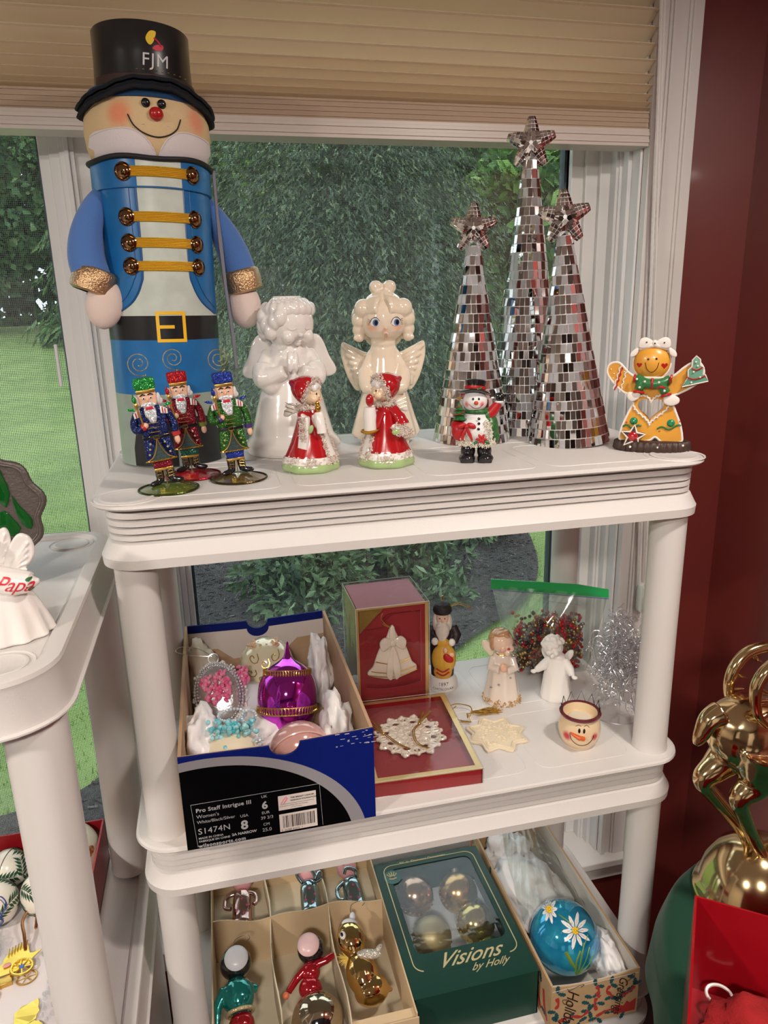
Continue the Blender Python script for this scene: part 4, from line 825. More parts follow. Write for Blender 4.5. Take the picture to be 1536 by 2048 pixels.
# ------------------------------------------------------------------ mirror mosaic cone trees
tile_me = None
def tile_mesh(m):
    me = mesh('mirror_tile', K().add(box((-.5, -.06, -.5), (.5, .06, .5)), smooth=False), m); return me
mirrors = [mat('mirror_glass', (.90, .89, .88)), mat('mirror_glass_dim', (.46, .43, .42), .06, 1), mat('glitter_tile', (.80, .80, .83), .3, .8, bump=1, bscale=1600)]
TM = [tile_mesh(m) for m in mirrors]
def place(name, me, parent, M): o = bpy.data.objects.new(name, me); COL.objects.link(o); o.parent = parent; o.matrix_local = M; return o
def mirror_tree(label, loc, rz, H, r0, r1, star_z, star_r, face, ry=0):
    T = thing('mirror_mosaic_tree', label, 'mirrored tree', loc, rz, group='mirror mosaic cone trees', ry=ry)
    part('cone', K().add(lathe([(0, 0), (r0 - .12, 0), (r1 - .1, H), (0, H + .1)], 64)), grout, T)
    rows = int(H / 1.52); th = H / rows; sl = math.atan2(r0 - r1, H); cnt = 0; rest = []; R = random.Random(int(H * 10)); allp = []
    for j in range(rows):
        z = (j + .5) * th; r = r0 + (r1 - r0) * z / H; n = max(6, int(2 * math.pi * r / .86)); ph = R.random()
        for i in range(n):
            a = 2 * math.pi * (i + ph) / n; w = 2 * math.pi * r / n
            M = Matrix.Translation((r * math.cos(a), r * math.sin(a), z)) @ Matrix.Rotation(a + math.pi / 2 + R.gauss(0, .06), 4, 'Z') @ Matrix.Rotation(-sl + R.gauss(0, .045), 4, 'X') @ Matrix.Diagonal((w * .89, 1, th * .92, 1)); allp.append((math.sin(a), M, R.random()))
    front = sorted(allp, key=lambda t: t[0])[:300]; back = sorted(allp, key=lambda t: t[0])[300:]
    C = Matrix.Diagonal((.01, .01, .01, 1))
    for s, M, q in front: place('mirror_tile', TM[0 if q < .58 else (1 if q < .76 else 2)], T, C @ M)
    if back:
        V, F = scatter(box((-.5, -.06, -.5), (.5, .06, .5)), [C @ M for _, M, _ in back]); bulk('mirror_tiles_behind', V, F, mirrors[0], T, kind='stuff')
    # five-pointed padded star covered in tiles
    st = bpy.data.objects.new('star', None); COL.objects.link(st); st.parent = T; st.location = (0, 0, star_z * .01); st.rotation_euler = (0, 0, math.radians(face))
    arms = K()
    for k in range(5):
        A = math.pi / 2 + k * 2 * math.pi / 5; d = Vector((math.cos(A), 0, math.sin(A))); arms.add(tube([d * t for t in (0, star_r * .35, star_r * .7, star_r * .98)], [star_r * .36, star_r * .34, star_r * .24, star_r * .13], 14))
    g = blob(arms, .13, 8); g = ([(v[0], v[1] * .85, v[2]) for v in g[0]], g[1]); part('star_core', K().add(g), grout, st)
    t = bvh(g); n = 0
    for k in range(5):
        A = math.pi / 2 + k * 2 * math.pi / 5; d = Vector((math.cos(A), 0, math.sin(A))); e = Vector((-math.sin(A), 0, math.cos(A)))
        for sy in (-1, 1):
            for i in range(6):
                for c in (-1.5, -.5, .5, 1.5):
                    f = .14 + i * .155; wdt = (.36 - .23 * f ** 1.3) * star_r
                    p = d * (f * star_r) + e * (c * wdt * .55) + Vector((0, 30 * sy, 0)); h = t.ray_cast(p, Vector((0, -sy, 0)))
                    if h[0] is None: continue
                    nn = h[1]; X = (d - nn * d.dot(nn)).normalized(); Y = nn; Z = X.cross(Y); M = Matrix(((Z.x, Y.x, X.x, h[0].x), (Z.y, Y.y, X.y, h[0].y), (Z.z, Y.z, X.z, h[0].z), (0, 0, 0, 1))) @ Matrix.Diagonal((wdt * .52 * (1.15 if abs(c) > 1 else 1), 1, star_r * .145, 1))
                    place('star_tile', TM[R.choice((0, 0, 1, 0))], st, C @ M)
    mb = K()
    for k in range(26): a = rnd(0, 6.28); mb.add(tube([(0, 0, 0), (.5 * math.cos(a), .5 * math.sin(a), rnd(-.6, .5))], .03, 4), M=TR(0, 0, -star_r * .75))
    part('tinsel_tuft', mb, gold, st)
mirror_tree('smallest mirrored cone tree with star, standing behind the little snowman', (.614, .295, ZT), -20, 33, 6.9, 1.0, 35.8, 4.0, 0)
mirror_tree('tallest mirrored cone tree, its star overlapping the shade bottom rail', (.739, .352, ZT), -24, 47.5, 7.4, 1.2, 50.2, 4.3, 0)
mirror_tree('middle mirrored cone tree, in front of the tallest and nearest the gingerbread figure', (.763, .213, ZT), -27, 34, 7.0, 1.1, 36.8, 4.3, 8, ry=-3.5)
# ------------------------------------------------------------------ resin snowman and gingerbread figures
T = thing('snowman_figure', 'small resin snowman in black top hat waving a black mitten', 'figurine', (.553, .108, ZT), -20)
for s in (-1, 1): part('boot', K().add(blob(K().add(ell((s * 1.25, 0, 1.7), (1.15, 1.1, 1.5))).add(ell((s * 1.4, -.7, .65), (1.3, 1.35, .75))).add(box((s * 1.35 - 1.1, -1.7, 0), (s * 1.35 + 1.1, .9, .4), .15)), .14, 3)), black, T)
sw = mat('snow_paint', (.74, .73, .72), .5, bump=.3, bscale=500)
part('body', K().add(blob(K().add(ell((0, 0, 4.9), (2.9, 2.3, 2.5))).add(ell((-.1, 0, 6.9), (1.9, 1.6, 1.5))), .16, 3)), sw, T)
random.seed(21)
pts = [(2.8 * math.cos(a) * k, -2.3 * math.sin(a) * k - .1, 3.1 + rnd(-.4, .4)) for a, k in [(rnd(-.3, 3.5), rnd(.9, 1.02)) for _ in range(240)]] + [(rnd(.9, 2.3), -1.9 + .3 * rnd(-.3, .6), rnd(3.6, 6.5)) for _ in range(90)] + [(rnd(-2.4, -1.2), -1.9 + rnd(-.2, .3), rnd(3, 4.5)) for _ in range(60)]
part('fur_edge', curls(pts), mat('cream_fur_paint', (.70, .66, .56), .6), T, kind='stuff')
gco = mat('green_coat_paint', (.04, .17, .04), .35, col2=(.015, .07, .02), vscale=250); rco = mat('red_coat_paint', (.42, .012, .015), .35)
part('coat', K().add(blob(K().add(ell((1.9, .5, 5.3), (1.5, 1.9, 2.2))).add(ell((1.5, .2, 7.2), (1.0, 1.2, 1.1))).add(ell((-1.6, .7, 5.3), (1.4, 1.6, 2.1))).add(ell((2.9, .3, 3.8), (.7, .8, .9))), .15, 3)), gco, T)
part('scarf', K().add(tube([(1.55 * math.cos(a), 1.35 * math.sin(a), 7.75 - .1 * math.sin(a)) for a in np.linspace(0, 6.283, 30)[:-1]], .38, 10, True)), gco, T)
part('raised_sleeve', K().add(tube([(1.7, 0, 7.0), (2.6, -.1, 8.0), (3.3, -.2, 9.0)], [.85, .8, .62], 14)), rco, T)
part('mitten', K().add(blob(K().add(ell((3.5, -.3, 9.9), (.7, .5, .75))).add(ell((3.0, -.4, 10.2), (.3, .3, .4))), .1, 2)), black, T); part('mitten_cuff', K().add(ell((3.35, -.2, 9.2), (.7, .6, .25))), sw, T)
hd = ell((-.25, -.25, 9.35), (1.85, 1.75, 1.7), seg=32, rings=24); part('head', K().add(hd), blush('snowman_face', (.74, .73, .72), [(-.0145, -.014, .0905, .006, (.75, .2, .2)), (.0085, -.017, .0905, .006, (.75, .2, .2))], .5), T)
S = Stick(hd, off=.03)
part('eyes', K().add(ell(S.p(-.55, 9.85), (.16, .1, .2), seg=10, rings=6)).add(ell(S.p(.3, 9.85), (.16, .1, .2), seg=10, rings=6)), black, T)
part('nose', K().add(ell(S.p(-.1, 9.3, .15), (.34, .4, .3))), mat('carrot_paint', (.50, .08, .03), .5), T)
part('mouth', K().add(S.line([(-1.15, 9.1), (-.6, 8.6), (-.1, 8.45), (.45, 8.6), (.9, 9.05)], .05, 5)), mat('mouth_line', (.25, .02, .02), .5), T)
part('buttons', K().add(ell((.35, -1.95, 6.9), (.22, .1, .22), seg=10, rings=6)).add(ell((.35, -2.1, 6.2), (.22, .1, .22), seg=10, rings=6)).add(ell((.3, -2.3, 5.4), (.22, .1, .22), seg=10, rings=6)), black, T)
part('hat', K().add(lathe([(0, 0), (2.35, .05), (2.5, .2), (2.35, .35), (1.55, .4), (1.5, .9), (1.65, 1.75), (1.5, 1.9), (0, 1.9)], 36, fn=lambda x, y, z, a: (x, y, z - .05 * x * x * (z < .5))), M=TR(-.3, -.1, 10.6, rx=-12, ry=4)), black, T)
part('hat_band', K().add(lathe([(1.57, .42), (1.62, .5), (1.6, .9), (1.52, .95)], 36), M=TR(-.3, -.1, 10.6, rx=-12, ry=4)), rco, T)
part('hat_holly', K().add(ell((-.1, -1.75, 11.2), (.4, .15, .2), (0, 30, 0))).add(ell((.4, -1.7, 11.35), (.4, .15, .2), (0, -30, 0))), gco, T)
part('red_sack', K().add(blob(K().add(ell((-2.5, -1.2, 4.9), (1.3, 1.0, 1.5))).add(ell((-3.0, -.8, 5.8), (.9, .8, .9))), .14, 3)), rco, T)
mb = K()
for s in (-1, 1): mb.add(ell((-1.5 + s * .75, -2.3, 5.9), (.75, .3, .42), (0, s * 25, 0))); mb.add(tube([(-1.5, -2.4, 5.7), (-1.5 + s * .5, -2.5, 4.6), (-1.4 + s * .75, -2.45, 3.7)], [.2, .28, .15], 6))
mb.add(ell((-1.5, -2.5, 5.8), .35)); part('red_bow', mb, rco, T)
mb = K()
for z, r in ((6.7, 1.15), (7.5, .95), (8.2, .75)): mb.add(lathe([(r, 0), (r * .8, .1), (0, 1.25)], 9), M=TR(-2.6, -1.1, z))
part('little_tree', mb, gco, T); part('tree_garland', K().add(tube([(-2.6 + (1.1 - .12 * t) * math.cos(t * 2), -1.1 + (1.1 - .12 * t) * math.sin(t * 2), 6.8 + t * .35) for t in np.linspace(0, 6, 50)], .06, 5)), rco, T)
part('gold_star', K().add(prism([(-2.6 + (.5 if k % 2 == 0 else .2) * math.sin(k * math.pi / 5), 9.9 + (.5 if k % 2 == 0 else .2) * math.cos(k * math.pi / 5)) for k in range(10)], -1.25, -1.0)), gold, T)
mb = K()
for k in range(6): a = k * math.pi / 3; mb.add(ell((.75 + .45 * math.cos(a), -2.5, 3.9 + .45 * math.sin(a)), (.42, .15, .2), (0, -math.degrees(a), 0)))
part('poinsettia', mb, rco, T); part('poinsettia_leaf', K().add(ell((1.6, -2.35, 3.4), (.5, .15, .22), (0, 30, 0))).add(ell((-.2, -2.45, 3.3), (.5, .15, .22), (0, -30, 0))), gco, T)

T = thing('gingerbread_figure', 'flat resin gingerbread girl with white bow and heart-shaped hole on a dark base', 'figurine', (.852, .098, ZT), -32)
gb = blush('gingerbread', (.66, .30, .035), [(0, -.02, .15, .03, (.74, .36, .05)), (0, -.012, .04, .05, (.72, .34, .04))], .3, coat=.4); ic = mat('white_icing', (.78, .72, .66), .45); dk = mat('dark_chocolate_resin', (.045, .022, .015), .45, bump=.3, bscale=300)
fl = lambda x, y, z, a: (x * (1 + .03 * math.cos(a * 36)), y * (1 + .03 * math.cos(a * 36)), z)
part('base', K().add(lathe([(0, 0), (5.5, 0), (5.9, .3), (5.7, 1.5), (5.3, 1.7), (0, 1.7)], 144, sy=.55, fn=fl)), dk, T)
ol = poly2([(-4.7, 1.6), (-4.9, 3.2), (-4.2, 5.4), (-3.3, 7.6), (-3.0, 9.0), (-4.6, 9.3), (-6.2, 10.6), (-7.5, 12.4), (-7.2, 13.8), (-5.8, 14.0), (-4.4, 12.6), (-3.2, 11.8), (-2.4, 11.7), (1.0, 11.7), (2.4, 12.0), (4.0, 13.4), (5.6, 14.2), (6.6, 13.2), (6.6, 11.6), (5.0, 10.2), (3.2, 9.2), (2.3, 8.8), (2.9, 7.0), (3.9, 4.6), (4.4, 2.6), (4.2, 1.6), (1.6, 1.5), (.4, 2.3), (-.8, 1.6)], 4)
ht = [(-.6 + 2.0 * (16 * math.sin(t) ** 3) / 16, 6.9 + 2.0 * (13 * math.cos(t) - 5 * math.cos(2 * t) - 2 * math.cos(3 * t) - math.cos(4 * t)) / 16) for t in np.linspace(0, 6.283, 29)[:-1]]
part('body', K().add(prism_hole(ol, ht, -1.1, 1.0)), gb, T)
mb = K(); off = -1.15
def rim(pts, r, y=off, closed=False): return tube([(x, y, z) for x, z in pts], r, 7, closed)
mb.add(rim(ol, .2, -1.0, True)); part('icing_outline', mb, ic, T)
part('head', K().add(ell((-.9, -.1, 14.0), (2.75, 1.5, 2.7), seg=32, rings=20)), gb, T); part('head_icing', K().add(tube([(-.9 + 2.8 * math.cos(a), .1, 14 + 2.75 * math.sin(a)) for a in np.linspace(-.9, math.pi + .9, 50)], .22, 7)), ic, T)
wav = [(x * 1.36 + .6 * .36, 6.9 + (z - 6.9) * 1.32 + .12) for x, z in ht]; part('heart_icing', K().add(rim([(x + .12 * math.cos(i * 2.2), z + .16 * math.sin(i * 2.2)) for i, (x, z) in enumerate(poly2(wav, 3))], .17, -1.2, True)), ic, T)
S = Stick(ell((-.9, -.1, 14.0), (2.75, 1.5, 2.7), seg=32, rings=20), off=.03)
part('eyes', K().add(ell(S.p(-1.5, 14.6), (.17, .1, .17), seg=10, rings=6)).add(ell(S.p(-.3, 14.65), (.17, .1, .17), seg=10, rings=6)), black, T)
part('mouth', K().add(S.line([(-1.9, 14.1), (-1.6, 13.1), (-.9, 12.6), (-.2, 13.1), (.1, 14.1)], .06, 5)), mat('brown_line', (.12, .03, .01), .5), T)
def heart2(cx, cz, s): return [(cx + s * (16 * math.sin(t) ** 3) / 16, cz + s * (13 * math.cos(t) - 5 * math.cos(2 * t) - 2 * math.cos(3 * t) - math.cos(4 * t)) / 16) for t in np.linspace(0, 6.283, 21)[:-1]]
part('cheek_hearts', K().add(S.area(heart2(-2.75, 13.7, .42), .3)).add(S.area(heart2(.95, 13.6, .5), .3)), rco, T)
bw = K()
for s in (-1, 1): bw.add(prism(poly2([(-.7, 17.0), (-.7 + s * 1.2, 17.9), (-.7 + s * 2.2, 17.6), (-.7 + s * 2.3, 16.4), (-.7 + s * 1.2, 16.3)], 3), -1.1, -.3, .15)); bw.add(prism(poly2([(-.8 + s * 2.2, 16.4), (-.8 + s * 3.3, 15.7), (-.8 + s * 3.4, 14.9), (-.8 + s * 2.5, 15.2)], 3), -.9, -.3, .12))
bw.add(tube([(-2.9, -.4, 16.2), (-.7, -.9, 16.8), (1.4, -.4, 16.2)], .42, 8)).add(ell((-.7, -1.0, 17.0), (.45, .35, .55))); part('hair_bow', bw, ic, T)
part('bow_dots', K().add(ell((-1.9, -1.15, 17.2), .13, seg=8, rings=6)).add(ell((.7, -1.15, 17.1), .13, seg=8, rings=6)).add(ell((-.7, -1.35, 17), .13, seg=8, rings=6)), black, T)
gs = mat('green_scarf_resin', (.03, .16, .05), .3)
part('scarf', K().add(blob(K().add(tube(spline([(-3.1, -1.1, 11.7), (-1.8, -1.6, 11.0), (-.6, -1.8, 10.8), (.9, -1.6, 11.0), (1.9, -1.1, 11.5)], 5), .75, 12)).add(tube([(-2.2, -1.6, 11), (-2.6, -1.6, 9.9)], .75, 10)).add(tube([(.7, -1.7, 10.8), (1.5, -1.7, 9.4)], .72, 10)), .15, 3)), gs, T)
mb = K()
for a, b in (((-3.4, 11.2), (-3.3, 12.2)), ((-.7, 10.1), (-.7, 11.7)), ((1.9, 11), (2.1, 12.2)), ((-3.3, 9.6), (-1.8, 9.4)), ((.8, 8.9), (2.2, 9.3)), ((.1, 10.4), (1.4, 10.2))): mb.add(tube(spline([(a[0], -2.1, a[1]), ((a[0] + b[0]) / 2, -2.45, (a[1] + b[1]) / 2 + .1), (b[0], -2.1, b[1])], 4), .19, 7))
part('scarf_bands', mb, rco, T)
mb = K()
for x, z in ((-1.8, 11.2), (.3, 11.1), (-2.5, 10.3), (1.2, 9.8), (-3, 11.6)): mb.add(ell((x, -2.35, z), .2, seg=10, rings=6))
part('scarf_dots', mb, ic, T)
for o in ([(-3.6, 9.5), (-2.3, 9.2), (-2.6, 8.4), (-3.6, 8.0), (-4.3, 8.7), (-4.2, 9.4)], [(1.4, 9.0), (2.4, 9.2), (3.5, 8.6), (3.4, 7.8), (2.3, 7.4), (1.2, 7.9)]): part('scarf_fringe', K().add(prism(poly2(o, 3), -2.0, -1.3, .2)), ic, T)
part('tree_cookie', K().add(prism([(3.7, 10.4), (7.4, 11.3), (6.9, 12.3), (6.6, 12.3), (6.6, 13.4), (6.1, 13.7), (6.0, 14.6), (5.4, 15.1), (4.9, 14.5), (4.9, 13.5), (4.4, 13.0), (4.5, 11.9)], -1.9, -1.2, .15)), mat('tree_icing_green', (.12, .30, .20), .4), T)
part('tree_cookie_icing', K().add(rim([(3.7, 10.4), (7.4, 11.3), (6.9, 12.3), (6.6, 12.3), (6.6, 13.4), (6.1, 13.7), (6.0, 14.6), (5.4, 15.1), (4.9, 14.5), (4.9, 13.5), (4.4, 13.0), (4.5, 11.9)], .12, -1.85, True)), ic, T)
mb = K()
for a, b, c in (((4.2, 12.0), (5.4, 11.6), (6.9, 12.1)), ((4.9, 13.3), (5.6, 13.0), (6.4, 13.4))): mb.add(tube(spline([(a[0], -2, a[1]), (b[0], -2.05, b[1]), (c[0], -2, c[1])], 5), .1, 6))
part('tree_garland', mb, rco, T)
mb = K()
for x, z in ((5.2, 12.7), (6.2, 11.9), (5.0, 11.1), (5.4, 14.2), (5.7, 13.6)): mb.add(ell((x, -2, z), .16, seg=8, rings=6))
for q in ((-4.6, 12.6), (-5.4, 13.2), (-6.2, 12.3), (-5.6, 11.4), (-6.7, 13.0), (-6.3, 11.6)): mb.add(ell((q[0] - .3, -1.15, q[1]), .12, seg=8, rings=6))
part('icing_dots', mb, ic, T)
mb = K()
for x0, z0, x1, z1 in ((-5.5, 13.8, -6.4, 9.9), (-4.6, 12.9, -5.4, 9.4)): mb.add(rim([(x0 + (x1 - x0) * t + .12 * math.sin(t * 25), z0 + (z1 - z0) * t) for t in np.linspace(0, 1, 24)], .11, -1.2))
part('sleeve_icing', mb, ic, T); part('sleeve_stripe', K().add(rim([(-5.3 - .9 * t + .1 * math.sin(t * 25), 13.3 - 3.6 * t) for t in np.linspace(0, 1, 24)], .12, -1.2)), rco, T)
mb = K()
for x0, x1, z in ((-4.6, -1.8, 3.9), (.6, 4.1, 3.6)): mb.add(rim([(x0 + (x1 - x0) * t, z + .28 * math.sin(t * 9) + t * .5 * (x0 > 0)) for t in np.linspace(0, 1, 20)], .14, -1.2))
part('green_piping', mb, gs, T)
mb = K()
for x, z in ((-3.0, 4.8), (2.6, 4.6)): mb.add(lathe([(0, .35), (.4, .3), (.62, 0)], 12), M=TR(x, -1.15, z, rx=90))
part('green_gems', mb, mat('green_gem', (.01, .22, .08), .05, coat=1), T)
mb = K()
for x, z in ((-4.1, 4.6), (-3.9, 4.2), (3.4, 4.1), (1.9, 3.6), (1.0, 3.3), (3.9, 4.9)): mb.add(ell((x, -1.15, z), (.15, .08, .15), seg=8, rings=6))
part('orange_beads', mb, mat('orange_bead', (.5, .12, .02), .3), T)
st = [(-3.0 + (1.9 if k % 2 == 0 else .85) * math.sin(k * math.pi / 5 + .1), 2.5 + (1.9 if k % 2 == 0 else .85) * math.cos(k * math.pi / 5 + .1)) for k in range(10)]
part('star', K().add(prism(st, -2.4, -1.2, .1)), dk, T); part('star_icing', K().add(rim(st, .19, -2.4, True)), ic, T); part('red_gem', K().add(lathe([(0, .4), (.5, .35), (.8, 0)], 12), M=TR(-3.0, -2.4, 2.5, rx=90)), mat('red_gem', (.4, .008, .01), .05, coat=1), T)
part('base_dots', K().add(ell((-3.3, -3.0, .9), .2, seg=8, rings=6)).add(ell((.8, -3.3, 1.0), .15, seg=8, rings=6)).add(ell((4.6, -2.0, 1.2), .2, seg=8, rings=6)), ic, T)
# ------------------------------------------------------------------ middle shelf: open shoebox
card = mat('brown_cardboard', (.50, .32, .19), .8, var=.12, vscale=20); cardw = mat('pale_card_liner', (.66, .58, .54), .7)
bluep = mat('blue_box_print', (.003, .011, .14), .45, spec=.2); blackp = mat('black_box_print', (.002, .002, .0025), .5, spec=.04); greyp = mat('grey_box_print', (.27, .26, .28), .4, spec=.3); lab = mat('light_grey_print', (.42, .42, .44), .5); paper = mat('label_paper', (.66, .58, .54), .7); inkm = mat('black_ink', (.02, .02, .02), .6)
T = thing('shoebox', 'open blue and black shoebox without lid, full of beaded ornaments', 'box', (.0722, -.0125, ZM), .2)
W_, H_, D_ = 28.0, 15.3, 45.5
def notched(cx, r, w=W_, h=H_): return [(0, 0), (w, 0), (w, h)] + [(cx + r * math.cos(a), h - .35 + r * .85 * math.sin(a)) for a in np.linspace(0, -math.pi, 14)] + [(0, h)]
fp_ = K().add(prism(notched(14.9, 2.2), 0, .35), 0, smooth=False); part('front_panel', fp_, bluep, T)
part('back_panel', K().add(prism(notched(14.2, 2.1), D_ - .35, D_), smooth=False), bluep, T)
part('front_liner', K().add(prism(notched(14.9, 2.3), .36, .5), smooth=False), card, T); part('back_liner', K().add(prism(notched(14.2, 2.2, W_, H_ - 1.6), D_ - .5, D_ - .36), smooth=False), cardw, T)
part('back_liner_flap', K().add(prism([(.4, 0), (W_ - .4, 0), (W_ - .4, 10.5), (22, 10.2), (19, 7.5), (9, 7.2), (6, 9.8), (.4, 10)], D_ - .65, D_ - .52), smooth=False), card, T)
for n_, x0 in (('side_panel', 0), ('side_panel', W_ - .5)): part(n_, K().add(box((x0, .4, 0), (x0 + .5, D_ - .4, H_ + .1)), smooth=False), card, T)
part('bottom_panel', K().add(box((.1, .1, 0), (W_ - .1, D_ - .1, .4)), smooth=False), card, T)
def ellp(cx, cz, rx, rz, a0, a1, n=30): return [(cx + rx * math.cos(math.radians(a0 + (a1 - a0) * i / n)), cz + rz * math.sin(math.radians(a0 + (a1 - a0) * i / n))) for i in range(n + 1)]
gr_ = [(x, z) for x, z in ellp(3.2, -3, 23.4, 17.6, 9.8, 97.5)]; part('grey_arc_print', K().add(([(x, -.02, z) for x, z in [(0, 0)] + gr_ + [(0, 14.4)]], [tuple(range(len(gr_) + 2))]), smooth=False), greyp, T)
bl_ = ellp(3.2, -3, 21.3, 16.2, 10.6, 98.5); part('black_oval_print', K().add(([(x, -.04, z) for x, z in [(0, 0)] + bl_ + [(0, 13.0)]], [tuple(range(len(bl_) + 2))]), smooth=False), blackp, T)
fm = K()
for a, b in (((1.1, 7.5), (19.6, 7.5)), ((19.6, 7.5), (19.8, .3)), ((1.1, 7.5), (1.5, .3))): fm.add(tube([(a[0], -.05, a[1]), (b[0], -.05, b[1])], .03, 4))
tx = K()
def put(s, x, z, size, shear=0, bold=0, sp=1, al='LEFT'):
    size *= .86; V, F = text2d(s, size, shear, al, bold, sp); tx.add(([(v[0] + x, -.07, v[2] + z) for v in V], F), smooth=False)
put('Pro Staff Intrigue III', 1.7, 6.1, 1.05, 0, .02, 1.08); put("Women's", 1.7, 5.1, .95); put('White/Black/Silver', 1.7, 4.2, .84); put('S1474N', 1.7, 2.4, 1.6, 0, 0, 1.05)
put('MADE IN CHINA', 1.7, 1.55, .55, 0, .01); put('FABRIQUE EN CHINE', 1.7, 1.02, .55, 0, .01); put('wilsonsports.com', 1.6, .15, .95, 0, .03, 1.15)
put('USA', 7.8, 4.05, .75); put('8', 7.8, 2.0, 2.4, 0, .07); put('2A NARROW', 6.4, 1.15, .7, 0, .02); put('UK', 11.0, 6.7, .75); put('6', 11.0, 4.85, 2.0, 0, .06); put('EUR', 10.9, 3.95, .75); put('39 2/3', 10.7, 3.05, .85); put('CM', 11.0, 1.95, .75); put('25.0', 10.8, .95, .95)
part('printed_text', tx, lab, T); part('label_frame', fm, lab, T)
part('charity_sticker', K().add(box((13.4, -.08, 4.05), (19.0, -.03, 6.5)), smooth=False), paper, T); part('barcode_sticker', K().add(box((13.4, -.08, .35), (19.0, -.03, 3.35)), smooth=False), paper, T)
tx = K(); R_ = random.Random(2); x = 13.9
while x < 18.5: w2 = R_.choice((.05, .09, .14)); tx.add(box((x, -.1, .95), (x + w2, -.09, 3.05)), smooth=False); x += w2 + R_.choice((.06, .1, .14))
put('0  26388 43379  7', 13.6, .42, .5); tx.v = [(a, -.1, c) for a, b, c in tx.v]; part('barcode', tx, inkm, T)
tx = K(); put('THE BREAST CANCER', 15.2, 5.85, .42, 0, .01); put('RESEARCH FOUNDATION', 15.2, 5.4, .38, 0, .01); put('A Donation is Made With the Purchase', 13.6, 4.65, .3); put('of This Product', 15.2, 4.3, .3); tx.v = [(a, -.1, c) for a, b, c in tx.v]; tx.add(box((13.7, -.1, 5.02), (18.7, -.09, 5.06))); part('sticker_text', tx, inkm, T)
part('pink_ribbon', K().add(tube([(13.8, -.1, 5.2), (14.3, -.1, 6.0), (14.6, -.1, 6.25), (14.75, -.1, 6.0), (14.2, -.1, 5.2)], .09, 4)), mat('pink_ink', (.75, .25, .30), .6), T)
wear = K(); R_ = random.Random(5)
for _ in range(26): x = R_.choice((R_.uniform(22, 28.2), R_.uniform(26, 28.3))); z = R_.choice((15.1, 14.4, 13.9, 13.2)) + R_.uniform(-.2, .1); wear.add(box((x, -.03, z), (x + R_.uniform(.1, .7), -.01, z + R_.uniform(.04, .12))), smooth=False)
part('scuffs', wear, mat('scuffed_card', (.55, .52, .52), .8), T)

# ---- contents of the shoebox
def tissue(label, loc, sx, sy, sz, seed, rot=(0, 0, 0), m=None, grp='tissue wads in the shoebox'):
    R = random.Random(seed); import mathutils
    bm = bmesh.new(); bmesh.ops.create_icosphere(bm, subdivisions=4, radius=1)
    for v in bm.verts:
        n = mathutils.noise.noise(v.co * 1.6 + Vector((seed, 0, 0))); c = abs(mathutils.noise.noise(v.co * 2.4 + Vector((0, seed, 0)))) + .35 * abs(mathutils.noise.noise(v.co * 6 + Vector((0, 0, seed)))); v.co *= 1.0 + .38 * n - .22 * c; v.co += Vector((R.uniform(-1, 1), R.uniform(-1, 1), R.uniform(-1, 1))) * .06
    V = [(v.co.x * sx, v.co.y * sy, v.co.z * sz) for v in bm.verts]; F = [tuple(v.index for v in f.verts) for f in bm.faces]; bm.free()
    mb = K().add((V, F), smooth=True, M=TR(0, 0, 0, *rot)); lo = min(v[2] for v in mb.v)
    o = obj('tissue_paper_wad', mb, m or mat('white_tissue', (.84, .80, .79), .6), None, .01, auto=False, loc=loc); return tag(o, label, 'tissue paper', grp)
tissue('cream tissue wad in the back corner by the silver oval ornament', (.094, .385, ZM + .075), 3.6, 4.5, 6.5, 1, m=mat('cream_tissue', (.66, .58, .45), .7))
tissue('tall white tissue twist standing along the right box side', (.322, .345, ZM + .07), 2.2, 5, 8.5, 2)
tissue('white tissue wad in the front corner below the silver oval', (.096, .13, ZM + .075), 3.6, 6, 6.5, 3)
tissue('pinkish white tissue wad beside the purple egg', (.318, .13, ZM + .075), 2.7, 6, 5.5, 4)
tissue('flat white tissue bed under the ornaments in the middle', (.205, .24, ZM + .035), 9, 15, 4.5, 5)
pearl = mat('pearl_beads', (.80, .74, .70), .18, coat=.6); pinkb = mat('pink_glass_beads', (.78, .05, .22), .08, coat=1, col2=(.85, .35, .48), vscale=90); turq = mat('turquoise_glass_beads', (.03, .42, .48), .08, coat=1, col2=(.45, .75, .78), vscale=90); clearb = mat('clear_beads', (.72, .76, .80), .08, .4, coat=1)
bead = ell((0, 0, 0), 1, seg=8, rings=6)
def beads(pts, r): 
    mb = MB()
    for p in pts: mb.add(bead, M=TR(p[0], p[1], p[2], s=r * rnd(.75, 1.2)))
    return mb
random.seed(31)
# silver jewelled oval
T = thing('jewelled_oval_ornament', 'silver oval ornament with pink crystal cluster and beaded rim', 'ornament', (.132, .262, ZM + .092), 0, 'ornaments in the shoebox', rx=-34, ry=-10)
g = ell((0, 0, 0), (4.3, 2.8, 5.6), seg=40, rings=28); part('body', K().add(g), mat('pink_satin', (.66, .30, .33), .4, sheen=.4), T)
part('silver_plate', K().add(ell((0, -1.9, 0), (3.9, 1.3, 5.2), seg=40, rings=20)), mat('silver_foil', (.72, .72, .74), .25, .9, bump=.6, bscale=250), T)
part('beaded_rim', beads([(4.1 * math.cos(a), -2.3, 5.4 * math.sin(a)) for a in np.linspace(0, 6.283, 62)[:-1]], .28).add(beads([(3.6 * math.cos(a), -2.75, 4.9 * math.sin(a)) for a in np.linspace(0, 6.283, 58)[:-1]], .2).geo()), mat('silver_beads', (.70, .69, .68), .25, .7), T)
pts = [(rnd(-2.5, 2.6), -3.4 - rnd(0, .5), rnd(-1.6, 3.4)) for _ in range(75)]; pts = [p for p in pts if abs(p[0]) + abs(p[2] - 1) * .8 < 3.6]
